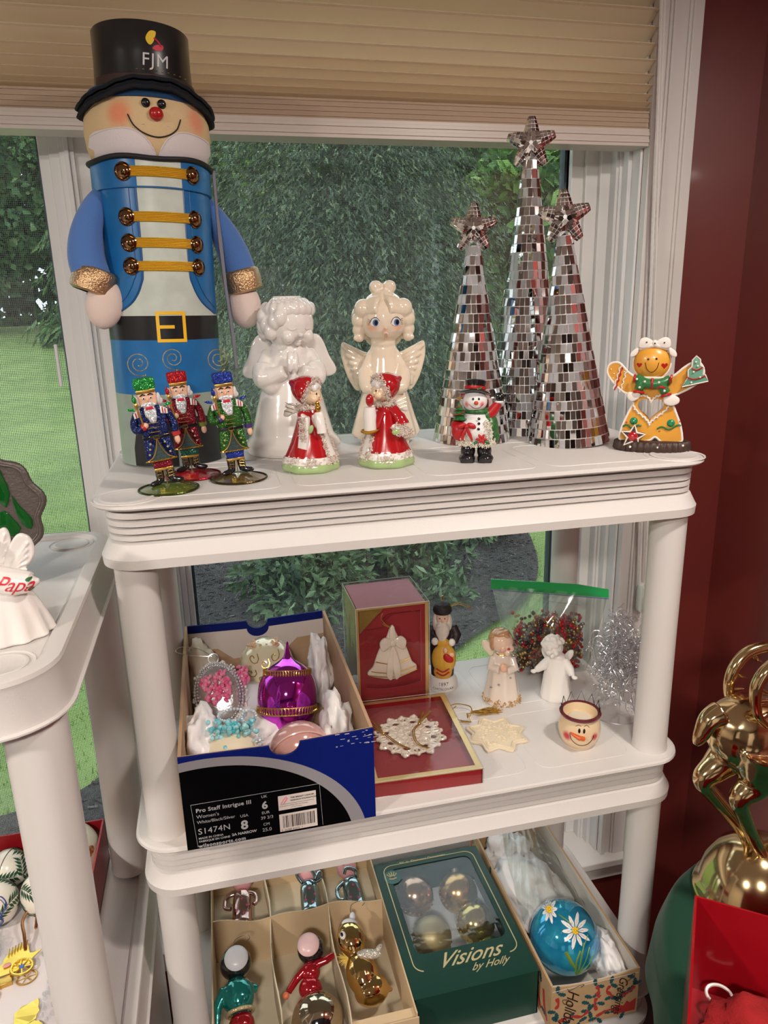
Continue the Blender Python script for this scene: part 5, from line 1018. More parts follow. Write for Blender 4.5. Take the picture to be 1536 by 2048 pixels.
part('pink_crystals', beads(pts + [(p[0] + rnd(-.4, .4), p[1] - .3, p[2] + rnd(-.4, .4)) for p in pts], .36), pinkb, T); part('small_pearls', beads([(4.4 * math.cos(a) + rnd(-.4, .4), rnd(-1.5, 1.2), 5.5 * math.sin(a) + rnd(-.3, .4)) for a in [rnd(0, 6.28) for _ in range(90)]], .26), pearl, T)
part('pink_tuft', beads([(4.6 + rnd(-.8, .9), rnd(-1.5, .5), rnd(.5, 3.8)) for _ in range(40)], .38), pinkb, T, kind='stuff'); part('pink_tuft', beads([(-4.2 + rnd(-.8, .6), rnd(-1.5, .5), rnd(-4, -2)) for _ in range(25)], .38), pinkb, T, kind='stuff')
part('wire_loop', K().add(tube([(.2 + .9 * math.cos(a), -.5, 6.4 + .9 * math.sin(a)) for a in np.linspace(0, 12, 30)], .14, 6)).add(tube(spline([(0, 0, 7), (-2, .3, 9), (-5, .8, 10.3), (-6, .5, 9.6), (-3, 0, 8), (0, 0, 7)], 5), .05, 5)), silver, T)
# pearl ball with gold filigree
T = thing('pearl_ball_ornament', 'pearly cream ball ornament with gold wire scrolls and coral trim', 'ornament', (.222, .375, ZM + .085), 0, 'ornaments in the shoebox')
part('ball', K().add(ell((0, 0, 0), 5.2, seg=40, rings=28)), mat('pearl_glass', (.82, .76, .54), .12, .25, coat=1), T)
mb = K()
for q in ((-3.2, .4), (-1.2, -.6), (1.4, .2), (3.4, 1.6), (-2.6, 3.0), (1.4, 3.2), (-.6, 2.2)):
    pv = [Vector((q[0] + (.1 + .10 * i) * math.cos(i * .7), 0, q[1] + (.1 + .10 * i) * math.sin(i * .7))) for i in range(11)]
    mb.add(tube([Vector((v.x, -math.sqrt(max(.1, 27.2 - v.x ** 2 - v.z ** 2)), v.z)) for v in pv], .11, 5))
part('gold_scrolls', mb, gold, T); part('coral_trim', beads([(rnd(-3.4, 2.6), rnd(-2, .5), 4.6 + rnd(-.3, .3)) for _ in range(60)], .3), mat('coral_beads', (.70, .33, .22), .3, coat=.5, col2=(.7, .55, .3), vscale=200), T)
# purple egg with gold braid and glass spike
T = thing('purple_egg_ornament', 'mirrored purple egg ornament with two gold braids and a pointed tip', 'ornament', (.247, .228, ZM + .088), 0, 'ornaments in the shoebox', rx=-22, ry=6)
eg = [(0, -6.6), (2.2, -6.2), (4.0, -4.9), (5.0, -2.8), (5.3, -.4), (5.1, 1.8), (4.4, 3.8), (3.1, 5.4), (1.7, 6.3), (.8, 7.0), (.45, 8.0), (.2, 9.4), (0, 9.8)]
eg = [(p[0], p[1]) for p in spline([(r, z, 0) for r, z in eg], 4)]; eg[0] = (0, -6.6); eg[-1] = (0, 9.8)
part('shell', K().add(lathe([(max(0, r), z) for r, z in eg], 56)), mat('purple_mirror', (.58, .02, .60), .05, .95, coat=1), T)
for z0, r in ((-1.9, 5.2), (4.3, 4.15)):
    mb = K()
    for k in range(56): a = 2 * math.pi * k / 56; mb.add(tube([(.32 * math.cos(b), 0, .62 * math.sin(b)) for b in np.linspace(0, 6.283, 11)[:-1]], .08, 4, True), M=Matrix.Rotation(a, 4, 'Z') @ TR(r + .08, 0, z0, rz=90))
    mb.add(tube([((r + .06) * math.cos(a), (r + .06) * math.sin(a), z0 + .6) for a in np.linspace(0, 6.283, 60)[:-1]], .09, 5, True)).add(tube([((r + .06) * math.cos(a), (r + .06) * math.sin(a), z0 - .6) for a in np.linspace(0, 6.283, 60)[:-1]], .09, 5, True)); part('gold_braid_band', mb, gold, T)
# cream ball with turquoise cluster, pink ball
T = thing('turquoise_bead_ornament', 'cream satin ball with turquoise bead cluster and silver bead chains', 'ornament', (.140, .110, ZM + .062), 0, 'ornaments in the shoebox')
part('ball', K().add(ell((0, 0, 0), 5.0, seg=36, rings=24)), mat('cream_satin', (.76, .66, .48), .5, sheen=.3), T)
part('turquoise_crystals', beads([(rnd(-2.8, 4.6), rnd(-1.8, 1.5), 4.9 + rnd(-.6, 1.3)) for _ in range(95)] + [(rnd(-.5, .6), -2.9, 3.6 - .5 * k) for k in range(4) for _ in range(2)], .42), turq, T)
part('silver_chain', beads([(-4.4 + .25 * math.sin(k), -1.6 - .08 * k, 3.8 - .5 * k) for k in range(12)] + [(4.2 + rnd(-.4, 1.2), rnd(-2, 0), rnd(-1.5, 3.5)) for _ in range(45)] + [(-3.4 + rnd(-1.8, .6), rnd(-2, 1), rnd(2, 3.6)) for _ in range(35)], .28), clearb, T, kind='stuff')
part('bead_loops', beads([(1.0 + 2.1 * math.cos(a), 1.8, 6.4 + 1.1 * math.sin(a)) for a in np.linspace(0, 6.28, 24)] + [(3.6 + 1.1 * math.cos(a), 1.0, 6.2 + 1.2 * math.sin(a)) for a in np.linspace(0, 6.28, 18)], .3), clearb, T)
T = thing('pink_oval_ornament', 'glossy pale pink oval ornament partly behind the front notch of the shoebox', 'ornament', (.252, .098, ZM + .062), 0, 'ornaments in the shoebox', ry=-14, rx=14)
part('body', K().add(ell((0, 0, 0), (5.0, 4.2, 5.2), seg=40, rings=26)), mat('pink_pearl_glass', (.68, .36, .33), .12, .2, coat=1), T); part('rim_band', K().add(tube([(5.05 * math.cos(a), -1.1, 5.2 * math.sin(a)) for a in np.linspace(0, 6.283, 60)[:-1]], .16, 6, True)), mat('pink_pearl_band', (.72, .45, .42), .25, coat=.5), T)

# ------------------------------------------------------------------ red gift boxes with clear sleeves
def film(name='clear_film', rough=.03, tint=(.97, .97, .97), f=1.45):
    if name in MC: return MC[name]
    m = bpy.data.materials.new(name); m.use_nodes = True; n = m.node_tree; n.nodes.clear(); MC[name] = m
    o = n.nodes.new('ShaderNodeOutputMaterial'); x = n.nodes.new('ShaderNodeMixShader'); t = n.nodes.new('ShaderNodeBsdfTransparent'); g = n.nodes.new('ShaderNodeBsdfGlossy'); g.inputs['Roughness'].default_value = rough
    fr = thinfresnel(n, f); t.inputs['Color'].default_value = (*tint, 1)
    tc = n.nodes.new('ShaderNodeTexCoord'); no = n.nodes.new('ShaderNodeTexNoise'); no.inputs['Scale'].default_value = 30; no.inputs['Detail'].default_value = 2; bp = n.nodes.new('ShaderNodeBump'); bp.inputs['Strength'].default_value = .25; bp.inputs['Distance'].default_value = .003
    n.links.new(tc.outputs['Object'], no.inputs['Vector']); n.links.new(no.outputs['Fac'], bp.inputs['Height']); n.links.new(bp.outputs[0], g.inputs['Normal']); n.links.new(bp.outputs[0], fr.inputs['Normal'])
    n.links.new(fr.outputs[0], x.inputs[0]); n.links.new(t.outputs[0], x.inputs[1]); n.links.new(g.outputs[0], x.inputs[2]); n.links.new(x.outputs[0], o.inputs[0]); return m
clear = film(); redfelt = mat('red_flocked_card', (.24, .006, .010), .75, sheen=.4); redcard = mat('red_card', (.27, .008, .012), .35); goldf = mat('gold_foil', (.80, .58, .25), .38, .75); porc = mat('cream_porcelain', (.74, .66, .56), .15, coat=.8)
T = thing('tall_gift_box', 'upright red gift box with clear sleeve showing a porcelain bell ornament', 'gift box', (.3865, .279, ZM), 0)
def frame(w, h, t, y0, y1, inner=None): return prism_hole([(0, 0), (w, 0), (w, h), (0, h)], [(t, t), (t, h - t), (w - t, h - t), (w - t, t)] if not inner else inner, y0, y1)
part('tray', K().add(box((.3, 1.6, .2), (13.5, 13.2, 21.4)), smooth=False), redcard, T)
part('inner_card', K().add(prism_hole([(.3, .3), (13.5, .3), (13.5, 21.3), (.3, 21.3)], [(1.7, 5.0), (1.7, 17.2), (5, 17.4), (5, 19), (6, 20), (12.5, 20), (12.5, 5.0), (9, 4.4), (5, 4.4)], .5, .7), smooth=False), redfelt, T)
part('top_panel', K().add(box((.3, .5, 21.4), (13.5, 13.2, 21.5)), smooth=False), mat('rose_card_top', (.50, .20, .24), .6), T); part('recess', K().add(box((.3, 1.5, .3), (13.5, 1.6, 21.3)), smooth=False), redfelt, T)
part('gold_edge', K().add(frame(13.8, 21.7, .35, -.02, .3), smooth=False), goldf, T); part('gold_edge', K().add(box((13.2, -.05, 0), (13.85, .02, 21.8)), smooth=False), goldf, T); part('gold_corner', K().add(prism([(.5, 21.2), (5.2, 21.2), (.5, 16.6)], .2, .48), smooth=False), mat('gold_glitter_card', (.30, .20, .05), .4, .8, bump=1, bscale=1200), T)
o = part('clear_sleeve', K().add(box((-.15, -.25, 0), (13.95, 13.5, 21.9)), smooth=False), clear, T)
part('sleeve_edges', K().add(tube([(-.15, -.25, 21.9), (13.95, -.25, 21.9), (13.95, 13.5, 21.9), (-.15, 13.5, 21.9)], .06, 4, True)).add(tube([(-.15, -.25, 0), (-.15, -.25, 21.9)], .06, 4)).add(tube([(13.95, -.25, 0), (13.95, -.25, 21.9)], .06, 4)).add(tube([(-.15, 13.5, 0), (-.15, 13.5, 21.9)], .05, 4)), mat('film_edge', (.60, .62, .60), .2, spec=.8), T)
T = thing('bell_ornament', 'cream porcelain bell ornament with bow and gold lines inside the tall red box', 'ornament', (.4565, .285, ZM + .06), 0)
bo = poly2([(0, 0), (-2.4, .5), (-4.8, 1.4), (-4.9, 2.2), (-3.9, 3.2), (-3.2, 5.2), (-2.3, 7.2), (-1.2, 8.8), (-.4, 10.8), (.3, 10.8), (1.2, 8.8), (2.4, 7.2), (3.2, 5.2), (3.8, 3.4), (4.7, 2.4), (4.5, 1.3), (2.3, .5)], 3); part('bell', K().add(prism(bo, .2, .9, .25)), porc, T)
mb = K()
for s in (-1, 1): mb.add(prism(poly2([(0, 8.2), (s * 1.5, 9.1), (s * 2.6, 8.1), (s * 2.2, 6.4), (s * 1.0, 6.8)], 3), -.35, .3, .18)); mb.add(prism(poly2([(0, 7.4), (s * .9, 5), (s * 1.4, 1.2), (s * .3, .2), (s * -.1, 4)], 3), -.2, .3, .12))
mb.add(ell((0, 0, 7.8), (.8, .5, .8))).add(prism(poly2([(-.6, 8), (-.5, 11), (.3, 11.2), (.5, 8)], 3), -.3, .4, .15)); part('bow', mb, porc, T)
mb = K()
for z, w in ((1.6, 4.7), (2.4, 4.4), (4.3, 3.4)): mb.add(tube(spline([(-w, 0, z), (0, -.05, z - .9), (w, 0, z)], 8), .1, 5))
part('gold_lines', mb, gold, T)
mb = K(); 
for k in range(26): mb.add(tube(spline([(-2.0 + rnd(-.15, .15), -.0, 14.2 + rnd(-.2, .2)), (0 + rnd(-.2, .2), -.05, 14.9 + rnd(-.3, .3)), (2.6 + rnd(-.3, .3), -.0, 14.6 + rnd(-.4, .4)), (4.0 + rnd(-.5, .5), 0, 14.4 + rnd(-.7, .7))], 3), .05, 4))
mb.add(tube(spline([(-.2, .0, 10.9), (-1.8, 0, 11.9), (-2.6, 0, 13.4), (-2.0, 0, 14.3)], 5), .1, 6)).add(tube(spline([(.1, .0, 10.9), (-1.4, -.1, 11.9), (-2.2, -.1, 13.2), (-1.8, 0, 14.3)], 5), .1, 6)); part('tassel', mb, gold, T)
T = thing('flat_gift_box', 'flat red gift box with gold rim showing a lacy porcelain snowflake', 'gift box', (.3565, .031, ZM), -3)
part('tray', K().add(box((.1, .1, .05), (18.2, 24.2, 1.2)), smooth=False), redcard, T); part('side_wall', K().add(box((.1, .0, .05), (18.2, .2, 2.6)), smooth=False).add(box((18.0, 0, .05), (18.2, 24.3, 2.6)), smooth=False).add(box((.1, 0, .05), (.3, 24.3, 2.6)), smooth=False).add(box((.1, 24.1, .05), (18.2, 24.3, 2.6)), smooth=False), redcard, T)
part('felt_bed', K().add(box((.3, .2, 1.2), (18, 24.1, 1.5)), smooth=False), redfelt, T)
fr_ = prism_hole([(0, 0), (18.3, 0), (18.3, 24.4), (0, 24.4)], [(1.1, 1.1), (1.1, 23.6), (17.3, 23.6), (17.3, 1.1)], 0, .12); part('gold_rim', K().add(([(x, z, 2.6 + y + .12 * math.sin(x * .5) ** 2) for x, y, z in fr_[0]], fr_[1]), smooth=False), goldf, T)
part('clear_sleeve', K().add(box((-.05, -.1, 0), (18.4, 24.5, 2.95)), smooth=False), clear, T); part('sleeve_edges', K().add(tube([(-.05, -.1, 2.95), (18.4, -.1, 2.95), (18.4, 24.5, 2.95), (-.05, 24.5, 2.95)], .05, 4, True)), mat('film_edge', (.6, .62, .6), .2), T)
T = thing('porcelain_snowflake_ornament', 'lacy cream porcelain snowflake with two gold tassels inside the flat red box', 'ornament', (.452, .155, ZM + .0165), 0)
mb = K()
for k in range(8):
    a = k * math.pi / 4
    for r, s in ((1.6, .75), (3.1, .95), (4.8, .8)): mb.add(tube([(r * math.cos(a) + s * math.cos(b), r * math.sin(a) + s * math.sin(b), .45) for b in np.linspace(0, 6.283, 14)[:-1]], .3, 6, True))
    b_ = a + math.pi / 8
    for r, s in ((2.6, .8), (4.1, .9), (5.6, .6)): mb.add(tube([(r * math.cos(b_) + s * math.cos(b), r * math.sin(b_) + s * math.sin(b), .4) for b in np.linspace(0, 6.283, 12)[:-1]], .27, 6, True))
    mb.add(ell((6.2 * math.cos(b_), 6.2 * math.sin(b_), .4), .42, seg=8, rings=6)).add(ell((5.8 * math.cos(a), 5.8 * math.sin(a), .45), .4, seg=8, rings=6)).add(tube([(.4 * math.cos(a), .4 * math.sin(a), .4), (5.4 * math.cos(a), 5.4 * math.sin(a), .4)], .24, 6))
mb.add(tube([(5.4 * math.cos(a), 5.4 * math.sin(a), .4) for a in np.linspace(0, 6.283, 50)[:-1]], .24, 6, True)).add(tube([(3.6 * math.cos(a), 3.6 * math.sin(a), .4) for a in np.linspace(0, 6.283, 40)[:-1]], .2, 6, True)); part('lace_body', mb, porc, T)
for (hx, hy, a0), lp in (((2.4, 2.2, 60), [(2.4, 2.2, 1), (.6, .2, 1.1), (.2, -3.4, 1), (1.8, -5.4, .9)]), ((-4.6, .8, 110), [(-4.6, .8, 1), (-3.2, -2.5, 1), (-1.6, -4.6, .9)])):
    mb = K(); A = math.radians(a0); d = Vector((math.cos(A), math.sin(A), 0))
    for k in range(26): e = Vector((hx, hy, .95)) + d * rnd(3.6, 4.8) + Vector((rnd(-1.3, 1.3), rnd(-.7, .7), rnd(-.1, .15))); mb.add(tube([(hx, hy, 1.0), tuple((Vector((hx, hy, 1.0)) + e) / 2 + Vector((rnd(-.2, .2), 0, .05))), tuple(e)], .045, 4))
    mb.add(tube(spline(lp, 6), .09, 6)).add(tube(spline([(x + .35, y, z) for x, y, z in lp], 6), .09, 6)).add(ell((hx, hy, 1.0), .3)); part('tassel', mb, gold, T)
# ------------------------------------------------------------------ middle shelf: figurines
T = thing('santa_ornament', 'old bisque Saint Nicholas in black fur hat holding a yellow toy sack', 'ornament', (.574, .345, ZM), -18)
part('base', K().add(lathe([(0, 0), (3.1, 0), (3.2, .3), (3.0, 1.6), (2.5, 2.6), (0, 2.8)], 40)), bisque, T); tb = lathe([(3.24, 0), (3.02, 1.62), (2.5, 2.6)], 60); S = Stick(tb, off=.02)
part('base_lettering', K().add(S.text(text2d('1897', .95, 0, 'CENTER', 0, 1.1, sub=.3), .2, 1.35)).add(S.text(text2d('CHOSLOVAK', .72, 0, 'CENTER', 0, 1.0, sub=.3), .2, .45)), mat('brown_ink', (.05, .035, .03), .6), T)
part('robe', K().add(blob(K().add(lathe([(0, 2), (2.3, 2), (2.4, 5), (2.5, 9), (2.3, 12), (1.5, 14), (0, 14.5)], 30, sy=.8)).add(tube([(2.0, 0, 13.2), (2.9, -.6, 11.5), (2.4, -1.8, 10.4)], [1.0, 1.0, .7], 12)).add(tube([(-2.0, 0, 13.2), (-2.8, -.6, 11.5), (-1.6, -1.9, 10.6)], [1.0, 1.0, .7], 12)), .2, 3)), mat('dark_robe', (.018, .010, .012), .5), T)
part('toy_sack', K().add(blob(K().add(ell((.3, -1.6, 6.8), (2.5, 1.4, 3.4))).add(ell((.1, -1.5, 3.9), (1.9, 1.2, 1.9))).add(ell((.2, -1.6, 10.2), (1.3, .8, 1.2))), .16, 3)), mat('yellow_sack', (.68, .38, .05), .5), T)
mb = K()
for z in (4.2, 5.0): mb.add(tube(spline([(-1.2, -2.55, z), (.1, -2.9, z - .55), (1.4, -2.55, z + .1)], 5), .17, 6))
mb.add(ell((1.2, -3.0, 7.4), (1.1, .35, .75), (0, 30, 0))).add(ell((.8, -3.0, 8.0), (.6, .3, .5))); part('red_toys', mb, rco, T)
part('toy_doll', K().add(ell((.6, -2.9, 9.2), (.5, .4, .6))).add(ell((1.9, -2.7, 8.2), (.55, .4, .5))), skin, T)
g = K().add(ell((0, -.7, 15.2), (1.45, 1.3, 1.6))); part('face', K().add(blob(g.add(ell((0, -2.0, 15.1), (.25, .3, .4))), .12, 2)), mat('bisque_skin', (.72, .50, .38), .6), T)
mb = K().add(ell((0, -1.5, 13.0), (1.45, .9, 2.2))).add(ell((0, -1.6, 11.4), (.9, .7, 1.1)))
for s in (-1, 1): mb.add(ell((s * 1.3, -.6, 14.2), (.7, .9, 1.9))); mb.add(ell((s * .55, -2.1, 14.2), (.65, .3, .3), (0, s * 20, 0)))
part('beard', K().add(blob(mb, .16, 2)), mat('bisque_beard', (.68, .62, .56), .7, bump=1, bscale=300), T)
part('eyes', K().add(ell((-.5, -1.95, 15.6), (.16, .08, .12), seg=8, rings=6)).add(ell((.5, -1.95, 15.6), (.16, .08, .12), seg=8, rings=6)), black, T); part('hand', K().add(ell((1.9, -2.1, 10.6), (.7, .6, .8))), bisque, T); part('hand', K().add(ell((-1.5, -2.2, 10.8), (.7, .6, .8))), bisque, T)
part('fur_hat', K().add(blob(K().add(lathe([(0, 16.2), (1.7, 16.2), (1.95, 16.8), (1.8, 17.5), (1.3, 18.2), (0, 18.6)], 30), M=TR(0, -.3, 0)), .16, 2)), mat('black_fur_hat', (.02, .014, .016), .6, bump=1, bscale=300), T)
part('hanging_cord', K().add(tube(spline([(-.3, -.3, 18.4), (-.2, -.4, 19.6), (.2, -.3, 19.8), (.3, -.3, 18.6)], 5), .07, 6)).add(tube(spline([(1.2, -.4, 17.6), (3, -.4, 18.4), (4.8, -.5, 18.0), (5.8, -.6, 17.2), (4.6, -.5, 17.7), (3, -.4, 18.1), (1.3, -.4, 17.4)], 5), .07, 6)), gold, T)

T = thing('praying_boy_angel', 'glazed praying boy angel with brown hair and gold flecked hem beside the beads bag', 'figurine', (.668, .257, ZM), -23)
part('gown', K().add(blob(K().add(lathe([(0, 0), (3.5, 0), (3.6, .6), (3.2, 3), (2.7, 6), (2.1, 8.6), (1.7, 10), (0, 10.8)], 40, sy=.85, fn=lambda x, y, z, a: (x * (1 + .04 * math.sin(a * 8) * (z < 7)), y * (1 + .04 * math.sin(a * 8) * (z < 7)), z))).add(tube([(1.7, -.2, 9.4), (2.3, -1.0, 7.6), (.8, -2.1, 7.4)], [.8, 1.0, .8], 12)).add(tube([(-1.7, -.2, 9.4), (-2.1, -1.2, 7.6), (-.4, -2.2, 7.6)], [.8, 1.0, .8], 12)), .15, 3)), blush('gown_glaze', (.72, .62, .54), [(0, 0, 0, .03, (.60, .44, .30))], .12, coat=1), T)
part('hands', K().add(blob(K().add(ell((.1, -2.7, 8.4), (.55, .5, .95))).add(ell((.45, -2.6, 8.3), (.5, .5, .9))), .1, 2)), skin, T)
hg = blob(K().add(ell((-.2, -.3, 12.7), (2.25, 2.1, 2.2))).add(ell((1.5, -1.6, 12.0), .7)).add(ell((.0, -1.9, 12.0), .7)).add(ell((1.1, -2.3, 12.3), (.3, .3, .25))).add(ell((.9, -1.7, 10.9), .55)).add(ell((0, 0, 10.4), (1, 1, .8))), .13, 3)
part('head', K().add(hg), blush('boy_face', (.78, .56, .42), [(.017, -.016, .118, .008, (.82, .32, .22)), (-.001, -.021, .118, .008, (.82, .34, .24))], .15, coat=1), T)
S = Stick(hg, org=(20, -40, 0), d=(-.45, .9, 0), right=(.9, .45, 0), off=.03)
def Sx(x): return x
mb = K(); sx0 = -17.9
for cx in (-.75, .75): mb.add(S.line([(sx0 + cx - .45, 12.75), (sx0 + cx, 12.5), (sx0 + cx + .45, 12.75)], .06, 4))
part('closed_eyes', mb, mat('brown_line', (.12, .03, .01), .5), T); part('mouth', K().add(ell(S.p(sx0 + .05, 11.3, .05), (.28, .2, .22))), mat('lip_red', (.5, .03, .03), .3), T)
part('hair', K().add(blob(K().add(ell((-.5, .3, 13.1), (2.35, 2.1, 2.2))).add(ell((-.2, -.8, 14.7), (1.5, 1.2, .6), (0, -18, 0))).add(ell((.8, -1.5, 14.4), (.6, .5, .35))).add(ell((-1.9, -1.0, 12.6), (.6, .8, 1.5))), .13, 2)), mat('brown_hair_glaze', (.46, .25, .12), .2, coat=.8), T)
part('wing', K().add(prism(poly2([(-1.6, 10.0), (-2.4, 11.8), (-3.9, 12.2), (-4.0, 11.0), (-3.2, 9.8), (-2.2, 9.0)], 4), .6, 1.3, .2)), creamg, T)
part('collar_line', K().add(tube([(1.25 * math.cos(a), 1.15 * math.sin(a) - .1, 10.2) for a in np.linspace(0, 6.283, 30)[:-1]], .1, 6, True)), gold, T)
random.seed(8); part('gold_flecked_hem', curls([(3.6 * math.cos(a), 3.05 * math.sin(a), rnd(.2, 1.3)) for a in [rnd(0, 6.283) for _ in range(230)]]), mat('gold_sugar', (.60, .38, .16), .3, .5), T, kind='stuff')
mb = K()
for x, z in ((-.6, 4.6), (1.6, 6.2), (-2.1, 4.0)):
    for k in range(3): a = k * math.pi / 3; mb.add(tube([(x - .3 * math.cos(a), -2.75 + .05 * z, z - .3 * math.sin(a)), (x + .3 * math.cos(a), -2.75 + .05 * z, z + .3 * math.sin(a))], .035, 4))
part('painted_stars', mb, mat('grey_star_paint', (.15, .13, .15), .4), T)

T = thing('bisque_cherub', 'unglazed white cherub with curly hair and open arms before the beads bag', 'figurine', (.774, .237, ZM), -27)
mb = K().add(lathe([(0, 0), (2.9, 0), (3.0, .4), (2.7, 3), (2.4, 6), (1.9, 8.4), (0, 9.3)], 36, sy=.85, fn=lambda x, y, z, a: (x * (1 + .03 * math.sin(a * 9) * (z < 6)), y * (1 + .03 * math.sin(a * 9) * (z < 6)), z)))
mb.add(tube([(-1.4, -.2, 8.4), (-2.6, -1.0, 7.2), (-3.9, -1.6, 6.4)], [.8, .95, .6], 12)).add(tube([(1.4, -.2, 8.4), (2.3, -1.1, 7.0), (2.9, -1.8, 6.0)], [.8, .95, .6], 12)).add(ell((-4.4, -1.8, 6.2), (.6, .5, .4))).add(ell((3.4, -2.2, 5.8), (.6, .5, .35))).add(ell((0, 0, 8.8), (1.6, 1.4, 1.1)))
part('body', K().add(blob(mb, .15, 2)), bisque, T)
mb = K().add(ell((-.9, -.5, 11.0), (1.95, 1.85, 1.9))).add(ell((-1.6, -2.1, 10.6), .6)).add(ell((-.3, -2.1, 10.6), .6)).add(ell((-1.0, -2.4, 10.9), (.28, .3, .26))).add(ell((-1.0, -2.1, 9.8), .45)); part('head', K().add(blob(mb, .12, 2)), bisque, T)
mb = K(); random.seed(6)
for k in range(34): a = rnd(0, 6.283); e = rnd(.1, 1.4); q = (-.9 + 1.95 * math.cos(a) * math.cos(e), -.3 + 1.85 * math.sin(a) * math.cos(e), 11.2 + 1.9 * math.sin(e)); mb.add(ell(q, rnd(.4, .6)))
part('hair', K().add(blob(mb, .13, 1)), bisque, T)
for s in (-1, 1): part('wing', K().add(prism(poly2([(s * .9, 7.6), (s * 2.0, 9.6), (s * 3.0, 9.8), (s * 2.9, 8.6), (s * 2.0, 7.4)], 4), 1.0, 1.5, .15)), bisque, T)

# wire angel: rings, ribs and crimped wire
wire_m = mat('bright_craft_wire', (.70, .70, .73), .3, .8)
T = thing('wire_angel', 'openwork silver wire angel on a round wire skirt beside the corner post', 'figurine', (.858, .158, ZM), -33)
random.seed(9)
part('base_ring', K().add(tube([(4.6 * math.cos(a), 4.6 * math.sin(a), .15) for a in np.linspace(0, 6.283, 50)[:-1]], .13, 6, True)), wire_m, T)
for k in range(8): a = k * math.pi / 4 + .2; part('rib', K().add(tube([(4.6 * math.cos(a), 4.6 * math.sin(a), .15), (2.6 * math.cos(a), 2.6 * math.sin(a), 7), (1.7 * math.cos(a), 1.7 * math.sin(a), 10.5), (2.2 * math.cos(a), 2.0 * math.sin(a), 14), (1.0 * math.cos(a), 1.0 * math.sin(a), 15.8)], .07, 5)), wire_m, T)
mb = K()
def squiggle(c, n=7, s=.9): 
    p = Vector(c); out = [p.copy()]
    for _ in range(n): p = p + Vector((rnd(-s, s), rnd(-s, s), rnd(-s, s))); out.append(p.copy())
    return spline(out, 4)
for _ in range(110): a = rnd(0, 6.28); z = rnd(4, 10.5); r = 4.2 - z * .24; mb.add(tube(squiggle((r * math.cos(a), r * math.sin(a), z)), .06, 4))
for _ in range(190): a = rnd(0, 6.28); z = rnd(9.5, 15.5); r = rnd(1.5, 3.3); mb.add(tube(squiggle((r * math.cos(a), r * .7 * math.sin(a), z)), .06, 4))
for _ in range(110): a = rnd(0, 6.28); e = rnd(-1.3, 1.5); mb.add(tube(squiggle((1.9 * math.cos(a) * math.cos(e), 1.7 * math.sin(a) * math.cos(e), 17.6 + 1.9 * math.sin(e)), 6, .7), .06, 4))
for s in (-1, 1):
    for _ in range(30): mb.add(tube(squiggle((s * rnd(2.6, 5.0), rnd(.4, 1.4), rnd(6.5, 14.5)), 6, .8), .055, 4))
for _ in range(34): a = rnd(0, 6.28); mb.add(tube(squiggle((4.4 * math.cos(a), 4.4 * math.sin(a), rnd(.3, 3.0)), 5, .5), .035, 3))
part('crimped_wire', mb, wire_m, T, kind='stuff')
mb = K()
for k in range(9): 
    a = math.radians(200 + k * 17); r = 4.1; z = 1 + (k * 37 % 7) * .38; st = [((.55 if j % 2 == 0 else .25) * math.sin(j * math.pi / 5), (.55 if j % 2 == 0 else .25) * math.cos(j * math.pi / 5)) for j in range(10)]; mb.add(tube([(x, 0, zz) for x, zz in st], .035, 4, True), M=TR(r * math.cos(a), r * math.sin(a), z, rx=-18, rz=math.degrees(a) + 90))
part('star_filigree', mb, wire_m, T)
for s in (-1, 1):
    mb = K()
    for k in range(3): mb.add(tube(spline([(s * 1.5, 1.2, 12.5), (s * (3.6 - .3 * k), 1.2, 15.6 - k), (s * (5.2 - .5 * k), 1.2, 15.0 - k), (s * (5.0 - .4 * k), 1.2, 11.5 - .5 * k), (s * (3.6 - .3 * k), 1.1, 7.6 + .5 * k), (s * 1.6, 1.1, 9.5)], 6), .09, 5))
    part('wing', mb, wire_m, T)
part('hook', K().add(tube([(.2, 0, 19.2), (-.4, 0, 20.2), (2.6, 0, 20.4)], .06, 5)), wire_m, T)

# clear zip bag with bead garland
T = thing('zip_bag', 'clear plastic zip bag with green seal leaning against the back of the shelf', 'plastic bag', (.826, .338, ZM), -20)
filmb = film('bag_film', .10, (.93, .96, .94), 1.9); _n = filmb.node_tree; _o = _n.nodes['Material Output']; _pr = _o.inputs[0].links[0].from_socket; _d = _n.nodes.new('ShaderNodeBsdfTranslucent'); _d.inputs['Color'].default_value = (.8, .85, .82, 1); _m = _n.nodes.new('ShaderNodeMixShader'); _m.inputs[0].default_value = .16; _n.links.new(_pr, _m.inputs[1]); _n.links.new(_d.outputs[0], _m.inputs[2]); _n.links.new(_m.outputs[0], _o.inputs[0])
def bagpt(u, v, side):
    x = -14.0 + 23.6 * u; top = 19.0 - 1.6 * u; bx_ = -8.5 + 14.5 * u
    x = bx_ + (x - bx_) * v ** .8; z = top * v; b = math.sin(math.pi * min(1, max(0, u))) ** .6 * math.sin(math.pi * min(1, v * .93 + .05)) ** .7
    y = 3.6 * b * (1.15 - v * .75) * side; y += .35 * math.sin(u * 17 + v * 9 * side) * b + .25 * math.sin(u * 31 - v * 19) * b; return (x, y, z + .1)
mb = K(); NU, NV = 40, 30
for side in (-1, 1):
    V = [bagpt(i / NU, j / NV, side) for j in range(NV + 1) for i in range(NU + 1)]; F = [(j * (NU + 1) + i, j * (NU + 1) + i + 1, (j + 1) * (NU + 1) + i + 1, (j + 1) * (NU + 1) + i) for j in range(NV) for i in range(NU)]; mb.add((V, F))
part('bag_film', mb, filmb, T, auto=False)
zs = mat('green_zip_strip', (.02, .38, .10), .2, spec=.7, alpha=.92)
part('zip_strip', K().add(prism([(-14.2, 18.3), (9.8, 16.8), (9.7, 18.6), (3.5, 19.6), (-14.1, 20.4)], -.14, .14)), zs, T)
